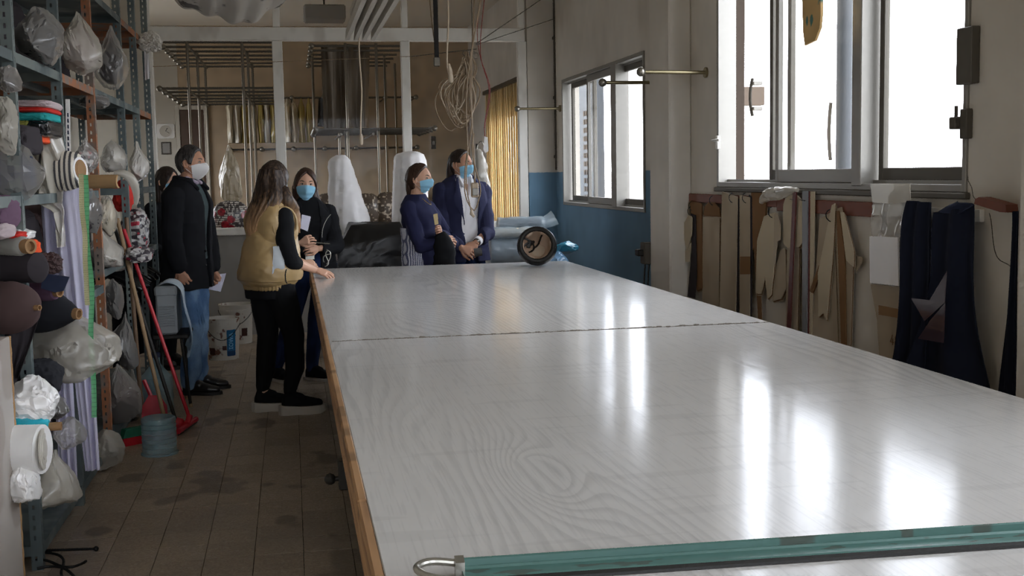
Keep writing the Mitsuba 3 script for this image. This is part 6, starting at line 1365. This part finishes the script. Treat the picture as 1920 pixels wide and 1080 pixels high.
put('hair', U(mf(hair_cap(fr, LONGL, .018, H_, 6, .25)), mf(hair_fall(fr, [(-.40, -.15, .018, .02, -.05), (-.34, -.15, .055, .035, -.045), (-.27, -.14, .085, .05, -.03), (-.20, -.11, .112, .07, -.005), (-.11, -.065, .122, .088, .012), (-.02, -.035, .104, .092, .005), (.07, -.03, .08, .075, 0)], H_, 6, .16))), 'hair_ombre', parent=k, smooth=60)
put('hair_lock', wrinkle(tube(spline([hp(fr, (.085, -.01, -.06), H_), hp(fr, (.125, .01, -.16), H_), J(551, 395, 7.84), J(557, 415, 7.84), J(562, 436, 7.86)], 24), np.interp(np.linspace(0, 1, 24), [0, .3, .7, 1], [.04, .05, .03, .004]), 14), .010, 40, 3), 'hair_ombre', parent=k, smooth=60)
put('sleeve', soft(chain([sR, (sR + eR) / 2 + [-.02, -.015, 0], eR, eR + (wR - eR) * .2], np.array([.062, .064, .058, .049]) * B.s), .013, 5, .006, 12, 2), 'black_knit', parent=k)
put('sleeve', soft(chain([sL, eL, eL + (wL - eL) * .2], np.array([.066, .055, .048]) * B.s), .013, 5, .006, 12, 3), 'black_knit', parent=k)
put('leggings', soft(U(mf(rings(B, [(.80, .172, .128, -.015), (.88, .178, .132, -.02), (.98, .165, .12, -.012), (1.08, .14, .10, 0)])), chain([hR, (hR + kR) / 2, kR, J(553, 690, 7.72), aR + [0, 0, .06]], np.array([.112, .098, .072, .066, .045]) * B.s), chain([hL, (hL + kL) / 2, kL, J(498, 690, 7.86), aL + [0, 0, .06]], np.array([.112, .098, .072, .066, .045]) * B.s)), .016, 8, .005, 9, 4), 'black_knit', parent=k)
VR = [(.885, .175, .145, -.01), (.92, .205, .18, -.01), (.99, .212, .188, -.005), (1.1, .196, .175, 0), (1.22, .188, .168, .0), (1.33, .182, .148, -.005), (1.405, .165, .115, -.015), (1.45, .112, .092, -.015), (1.51, .08, .08, -.01)]
vm = mf(rings(B, VR, e=2.4)); arm_cut = chain([B.L(.30, .02, 1.28), B.L(.205, .02, 1.32), B.L(.165, .0, 1.38)], np.array([.095, .088, .07]) * B.s)
arm_cut2 = chain([B.L(-.30, .02, 1.28), B.L(-.205, .02, 1.32), B.L(-.165, .0, 1.38)], np.array([.095, .088, .07]) * B.s)
vm = soft(vm - arm_cut - arm_cut2, .011, 5); v = np.array(vm.vertices); n_ = np.array(vm.vertex_normals); lx = (v - B.cen(1.2)) @ B.r
q = np.abs(np.sin((v[:, 2] * 7.5 + np.abs(lx) * 6))) ** .5; vm.vertices = v + n_ * (.034 * (q - .5) * (v[:, 2] > .93 * B.s) + .016 * (meshkit.fbm(v * 11, 3, 4) * 2 - 1))[:, None]
vk = put('vest', vm, 'tan_nylon', parent=k, smooth=40)
hb = rings(B, [(.865, .185, .147, -.01), (.885, .192, .152, -.01), (.915, .196, .156, -.01), (.925, .19, .15, -.01)], 120, 2.4); v = np.array(hb.vertices); hb.vertices = v + np.array(hb.vertex_normals) * (.003 * np.sign(np.sin(np.arctan2((v - B.cen(.9)) @ B.f, (v - B.cen(.9)) @ B.r) * 48)))[:, None]
put('hem_band', hb, 'tan_nylon', parent=vk, smooth=True)
put('side_panel', wrinkle(rings(B, VR, 16, 2.4, math.radians(-30), math.radians(-6), .016, .945, 1.17, 6, False), .007, 14, 2), 'panel_grey', parent=vk, smooth=True)
put('armhole_trim', tube(spline([B.L(.165 - .010 * math.cos(t), .095 * math.sin(t), 1.315 + .115 * math.cos(t)) for t in np.linspace(0, 2 * PI, 17)], 40), .008, 8), 'tan_nylon', parent=vk, smooth=True)
put('zip', tube(spline([J(537, 505, 7.55), J(535, 520, 7.55), J(538, 532, 7.55)], 8), .004, 6), 'dark_steel', parent=vk, smooth=True)
shoe(k, aR, 4, .275, 'black_knit', 'sole_white', True); shoe(k, aL, 6, .275, 'black_knit', 'sole_white', True)
# ---- 4: masked woman in the black jacket facing the viewer
B = Body(9.02, (572, 712), -82, 307, (590, 500), (578, 392)); k = thing('person', 'brown-haired woman in black jacket and blue mask facing the viewer, holding paper', 'person')
fr = head_frame(J(573, 347, 9.0), -86, 2, 3); H_ = 1.02
sR, sL = B.L(.148, 0, 1.365), B.L(-.148, 0, 1.365)
eR, wR = J(551, 472, 8.93), J(563, 456, 8.70); eL, wL = J(631, 462, 8.92), J(598, 466, 8.76)
hR, hL = B.L(.085, 0, .93), B.L(-.085, 0, .93); kR, kL, aR, aL = J(545, 610, 8.9), J(592, 600, 8.95), J(516, 697, 9.05), J(585, 690, 9.0); aR[2] = aL[2] = .09
handR = hand(wR, (.55, -.35, .25), (-.3, -.85, .3), 1, (.55, .6, .65, .7), .5, .9); handL = hand(wL, (-.85, -.3, .1), (.1, -.85, .4), -1, (.6, .6, .6, .6), .5, .9)
base_body(k, B, fr, FEM, [([sR, eR, wR], [.042, .034, .023]), ([sL, eL, wL], [.042, .034, .023]), ([hR, kR, aR, aR + [0, 0, -.05]], [.072, .05, .034, .034]), ([hL, kL, aL, aL + [0, 0, -.05]], [.072, .05, .034, .034])], [handR, handL], 'skin_b', H_)
face_parts(k, fr, H_); face_mask(k, fr, 'mask_blue', H_)
put('hair', U(mf(hair_cap(fr, LONGL, .013, H_, 8, .25)), mf(hair_fall(fr, [(-.27, .0, .03, .02, -.135), (-.22, -.01, .06, .035, -.09), (-.14, -.035, .10, .05, -.03), (-.03, -.045, .093, .06, 0), (.06, -.04, .07, .05, 0)], H_, 8))), 'hair_brown', parent=k, smooth=60)
put('sweater', soft(U(mf(rings(B, grow(FEM, .004, .9))), chain([B.L(0, -.01, 1.44), B.L(0, 0, 1.53)], np.array([.064, .060]) * B.s)), .014, 4), 'black_knit', parent=k)
jk = U(mf(rings(B, [(.90, .178, .135, 0), (.98, .172, .128, 0), (1.06, .165, .128, 0), (1.17, .168, .132, 0), (1.28, .182, .146, .01), (1.36, .172, .125, -.005), (1.42, .135, .10, -.012), (1.455, .095, .085, -.012), (1.48, .072, .072, -.01)])), chain([sR, eR, wR + (eR - wR) * .18], np.array([.068, .060, .046]) * B.s), chain([sL, eL, wL + (eL - wL) * .18], np.array([.068, .062, .046]) * B.s))
jk = jk - wedge(B, [(.01, .8), (.02, 1.1), (.06, 1.32), (.07, 1.55), (-.075, 1.55), (-.065, 1.32), (-.04, 1.1), (-.03, .8)], .05)
jk_ = put('jacket', soft(jk, .012, 4, .014, 11, 6), 'black_wool', parent=k)
put('zip', tube(spline([J(620, 402, 8.83), J(605, 430, 8.83), J(604, 446, 8.83)], 10), .0035, 6), 'steel', parent=jk_, smooth=True); put('zip', tube([J(592, 455, 8.70), J(618, 457, 8.74)], .0045, 6), 'steel', parent=jk_)
put('belt_buckle', cbox(*sorted((J(572, 480, 8.85)[0], J(590, 480, 8.85)[0])), 8.84, 8.85, J(580, 487, 8.85)[2], J(580, 475, 8.85)[2], .003), 'steel', parent=jk_, smooth=False)
put('jeans', soft(U(mf(rings(B, [(.80, .16, .115, 0), (.88, .166, .12, 0), (1.0, .15, .108, 0), (1.05, .14, .104, 0)])), chain([hR, kR, aR], np.array([.096, .066, .050]) * B.s), chain([hL, kL, aL], np.array([.096, .066, .050]) * B.s)), .017, 7, .007, 8, 5), 'jeans_dark', parent=k)
shoe(k, aR, -55, .245, 'black_knit', 'sole_white'); shoe(k, aL, -38, .245, 'black_knit', 'sole_white')
put('paper', slab([(566, 402), (583, 406), (577, 434), (563, 428)], .003, Y=8.70), 'paper', 'small white folded paper in the hand of the woman in the black jacket', 'paper', smooth=False)
kk = thing('key_strap', 'loop of silvery straps and keys hanging by the jacket of the woman in black', 'key strap')
for pts in ([(612, 468), (620, 476), (617, 488), (612, 496)], [(620, 476), (606, 484), (608, 492)], [(614, 470), (611, 480), (616, 492), (609, 500)]): put('strap', tube(spline([J(x, y, 8.68) for x, y in pts], 14), .0045, 6), 'steel', parent=kk, smooth=True)
# ---- 5: woman in navy with folded arms
B = Body(9.2, (800, 650), -38, 301, (798, 505), (782, 378)); k = thing('person', 'woman in navy top with striped side and blue mask, arms folded, behind the table', 'person')
fr = head_frame(J(787, 336, 9.18), -30, 3); H_ = .96
sR, sL = B.L(.148, -.005, 1.355), B.L(-.148, -.005, 1.355)
eR, wR = J(789, 462, 9.02), J(828, 452, 8.94); eL, wL = J(846, 455, 9.22), J(822, 436, 9.0)
hR, hL = B.L(.085, 0, .93), B.L(-.085, 0, .93); kR, kL, aR, aL = B.L(.09, .02, .5), B.L(-.09, .02, .5), B.L(.09, 0, .08), B.L(-.09, 0, .08)
handR = hand(wR, (.85, -.1, .12), (0, -.85, .5), 1, (.6, .6, .65, .7), .4, .92); handL = hand(wL, (.1, -.75, .3), (.9, .1, .1), -1, (1.2, 1.2, 1.2, 1.2), -.1, .92)
base_body(k, B, fr, FEM, [([sR, eR, wR], [.042, .034, .024]), ([sL, eL, wL], [.042, .034, .024]), ([hR, kR, aR], [.072, .05, .034]), ([hL, kL, aL], [.072, .05, .034])], [handR, handL], 'skin_b', H_)
face_parts(k, fr, H_); face_mask(k, fr, 'mask_blue', H_)
put('hair', U(mf(hair_cap(fr, ([0, .15, .5, .8, 1.1, 1.45, 2.0, PI], [.092, .09, .084, .072, .055, .018, -.07, -.09]), .016, H_, 9, .3, .012)), mf(hair_fall(fr, [(-.17, -.10, .018, .016, 0), (-.11, -.095, .035, .028, 0), (-.05, -.085, .05, .04, 0), (.03, -.08, .05, .03, 0)], H_, 9, .12))), 'hair_brown', parent=k, smooth=60)
tp = U(mf(rings(B, [(.80, .185, .145, 0), (.9, .182, .14, 0), (1.05, .172, .13, 0), (1.17, .168, .13, 0), (1.28, .172, .142, .012), (1.36, .168, .12, -.005), (1.415, .132, .095, -.012), (1.45, .092, .082, -.01), (1.47, .07, .07, -.008)])), chain([sR, (sR + eR) / 2, eR, wR + (eR - wR) * .1], np.array([.068, .066, .060, .042]) * B.s), chain([sL, eL, wL + (eL - wL) * .12], np.array([.068, .060, .042]) * B.s))
tk = put('top', soft(tp, .012, 4, .014, 11, 6), 'navy_top', parent=k)
put('striped_side', wrinkle(rings(B, [(.78, .20, .165, -.01), (.95, .195, .155, -.01), (1.1, .185, .145, 0), (1.2, .178, .138, 0)], 26, 2.5, math.radians(-80), math.radians(30), .008, .78, 1.2, 6, False), .010, 8, 3), 'stripe_shirt', parent=tk, smooth=True)
put('necklace', tube(spline([B.L(-.06, .03, 1.47), B.L(-.03, .10, 1.41), B.L(0, .122, 1.385), B.L(.03, .10, 1.41), B.L(.06, .03, 1.47)], 20), .0022, 6), 'gold', parent=k, smooth=True)
put('trousers', soft(U(mf(rings(B, grow(FEM[:3], .004))), chain([hR, kR, aR], np.array([.095, .068, .05]) * B.s), chain([hL, kL, aL], np.array([.095, .068, .05]) * B.s)), .02, 6), 'jeans_dark', parent=k)
shoe(k, aR, -40, .24); shoe(k, aL, -34, .24)
put('phone', slab([(812, 402), (820, 400), (822, 420), (815, 422)], .009, Y=8.92), 'phone_gold', 'gold cased phone held upright by the woman in navy', 'phone', smooth=False)
c = J(834, 478, 8.98); put('jacket', wrinkle(tube(spline([J(826, 442, 8.93), J(832, 462, 8.92), J(834, 485, 8.94), J(836, 520, 8.98)], 24), np.interp(np.linspace(0, 1, 24), [0, .2, .6, 1], [.03, .06, .075, .08]), 24), .022, 9, 6, True), 'black_knit', 'black jacket hanging over the folded arms of the woman in navy', 'jacket', smooth=40)
# ---- 6: man in the navy blazer
B = Body(9.74, (872, 640), -72, 270, (870, 490), (866, 350)); k = thing('person', 'man in navy blazer and open white shirt with blue mask, hands clasped, behind the table', 'person')
fr = head_frame(J(864, 309, 9.72), -40, 1); H_ = 1.02
sR, sL = B.L(.178, -.01, 1.36), B.L(-.182, -.01, 1.36)
eR, wR = J(828, 440, 9.62), J(864, 464, 9.43); eL, wL = J(913, 436, 9.66), J(893, 455, 9.45)
hR, hL = B.L(.09, 0, .93), B.L(-.09, 0, .93); kR, kL, aR, aL = B.L(.1, .02, .5), B.L(-.1, .02, .5), B.L(.1, 0, .08), B.L(-.1, 0, .08)
handR = hand(wR, (.75, -.2, -.35), (.1, -.95, .25), 1, (.45, .5, .55, .6), .5, 1.05); handL = hand(wL, (-.7, -.25, -.45), (0, -.9, .4), -1, (.5, .55, .6, .65), .5, 1.05)
base_body(k, B, fr, MALE, [([sR, eR, wR], [.045, .036, .027]), ([sL, eL, wL], [.045, .036, .027]), ([hR, kR, aR], [.07, .05, .035]), ([hL, kL, aL], [.07, .05, .035])], [handR, handL], 'skin_a', H_)
face_parts(k, fr, H_); face_mask(k, fr, 'mask_blue', H_)
put('hair', U(mf(hair_cap(fr, ([0, .3, .6, .9, 1.2, 1.5, 2.1, PI], [.092, .09, .086, .074, .045, .020, -.075, -.10]), .012, H_, 11, .3, .010)), mf(hair_fall(fr, [(-.15, -.085, .05, .03, 0), (-.10, -.085, .066, .04, 0), (-.03, -.075, .076, .045, 0), (.05, -.06, .06, .04, 0)], H_, 11, .12))), 'hair_dark', parent=k, smooth=60)
put('beard', hair_cap(fr, ([0, 1.0, 1.15, 1.45, 1.6, PI], [.3, .3, .012, .012, .3, .3]), .005, H_, 5, .5), 'hair_dark', parent=k, smooth=60)
sh_ = mf(rings(B, grow(MALE, .006, .84))) - wedge(B, [(.0, 1.33), (.035, 1.44), (.04, 1.56), (-.04, 1.56), (-.035, 1.44)], .045)
put('shirt', soft(sh_, .013, 4, .004, 10, 3), 'white_shirt', parent=k)
put('shirt_collar', soft(U(chain([B.L(.058, -.01, 1.51), B.L(.055, .05, 1.485), B.L(.04, .105, 1.41)], np.array([.012, .015, .010]) * B.s), chain([B.L(-.058, -.01, 1.51), B.L(-.055, .05, 1.485), B.L(-.04, .105, 1.41)], np.array([.012, .015, .010]) * B.s), chain([B.L(.058, -.01, 1.51), B.L(0, -.07, 1.52), B.L(-.058, -.01, 1.51)], np.array([.012] * 3) * B.s)), .010, 3), 'white_shirt', parent=k)
bl = U(mf(rings(B, [(.80, .218, .150, 0), (.92, .208, .145, 0), (1.06, .192, .14, 0), (1.18, .197, .142, 0), (1.30, .212, .148, 0), (1.385, .206, .126, -.01), (1.44, .165, .105, -.015), (1.475, .118, .09, -.015), (1.50, .085, .082, -.01)], e=2.6)), chain([sR, (sR + eR) / 2, eR, wR + (eR - wR) * .16], np.array([.080, .074, .066, .054]) * B.s), chain([sL, (sL + eL) / 2, eL, wL + (eL - wL) * .16], np.array([.080, .074, .066, .054]) * B.s))
bl = bl - wedge(B, [(.06, .70), (.055, .95), (.075, 1.12), (.09, 1.36), (.09, 1.58), (-.09, 1.58), (-.09, 1.36), (-.075, 1.12), (-.055, .95), (-.06, .70)], .045)
bk = put('blazer', soft(bl, .012, 4, .014, 10, 9), 'blazer', parent=k)
for sx in (1, -1):
    def bp(x, z, o=.012):
        w, h, y = [np.interp(z, [1.06, 1.18, 1.30, 1.385, 1.44, 1.475, 1.50], q) for q in ((.192, .197, .212, .206, .165, .118, .085), (.14, .142, .148, .126, .105, .09, .082), (0, 0, 0, -.01, -.015, -.015, -.01))]
        return B.L(sx * x, h * max(0, 1 - min(1, x / w) ** 2.6) ** (1 / 2.6) + y + o, z)
    P = [bp(.066, 1.10), bp(.108, 1.22), bp(.14, 1.32), bp(.125, 1.355), bp(.105, 1.42), bp(.082, 1.475)]; Qp = [bp(.062, 1.10), bp(.072, 1.22), bp(.080, 1.32), bp(.080, 1.355), bp(.078, 1.43), bp(.068, 1.485)]
    G = np.stack([spline(P, 24), (spline(P, 24) + spline(Qp, 24)) / 2 + B.f * .006, spline(Qp, 24)], 0); put('lapel', surf(lambda u, v: G, th=.006, nu=3, nv=24), 'blazer', parent=bk, smooth=40)
for w, e_ in ((wR, eR), (wL, eL)): d = (e_ - w) / np.linalg.norm(e_ - w); put('shirt_cuff', tube([w + d * .015, w + d * .055], [.036, .040], 20), 'white_shirt', parent=k)
d = (eL - wL) / np.linalg.norm(eL - wL); put('watch', tube([wL + d * .0, wL + d * .022], [.0315, .0325], 20), 'leather', parent=k); put('watch_face', ball(wL + d * .01 + np.array([.01, -.03, .012]), (.014, .005, .014)), 'steel', parent=k)
put('jeans', soft(U(mf(rings(B, grow(MALE[:3], .002))), chain([hR, kR, aR], np.array([.098, .074, .07]) * B.s), chain([hL, kL, aL], np.array([.098, .074, .07]) * B.s)), .02, 6), 'jeans_dark', parent=k)
shoe(k, aR, -80, .28); shoe(k, aL, -60, .28)
put('phone', slab([(888, 466), (903, 464), (904, 479), (890, 482)], .009, Y=9.34), 'phone_black', 'black phone held in the clasped hands of the man in the blazer', 'phone', smooth=False)
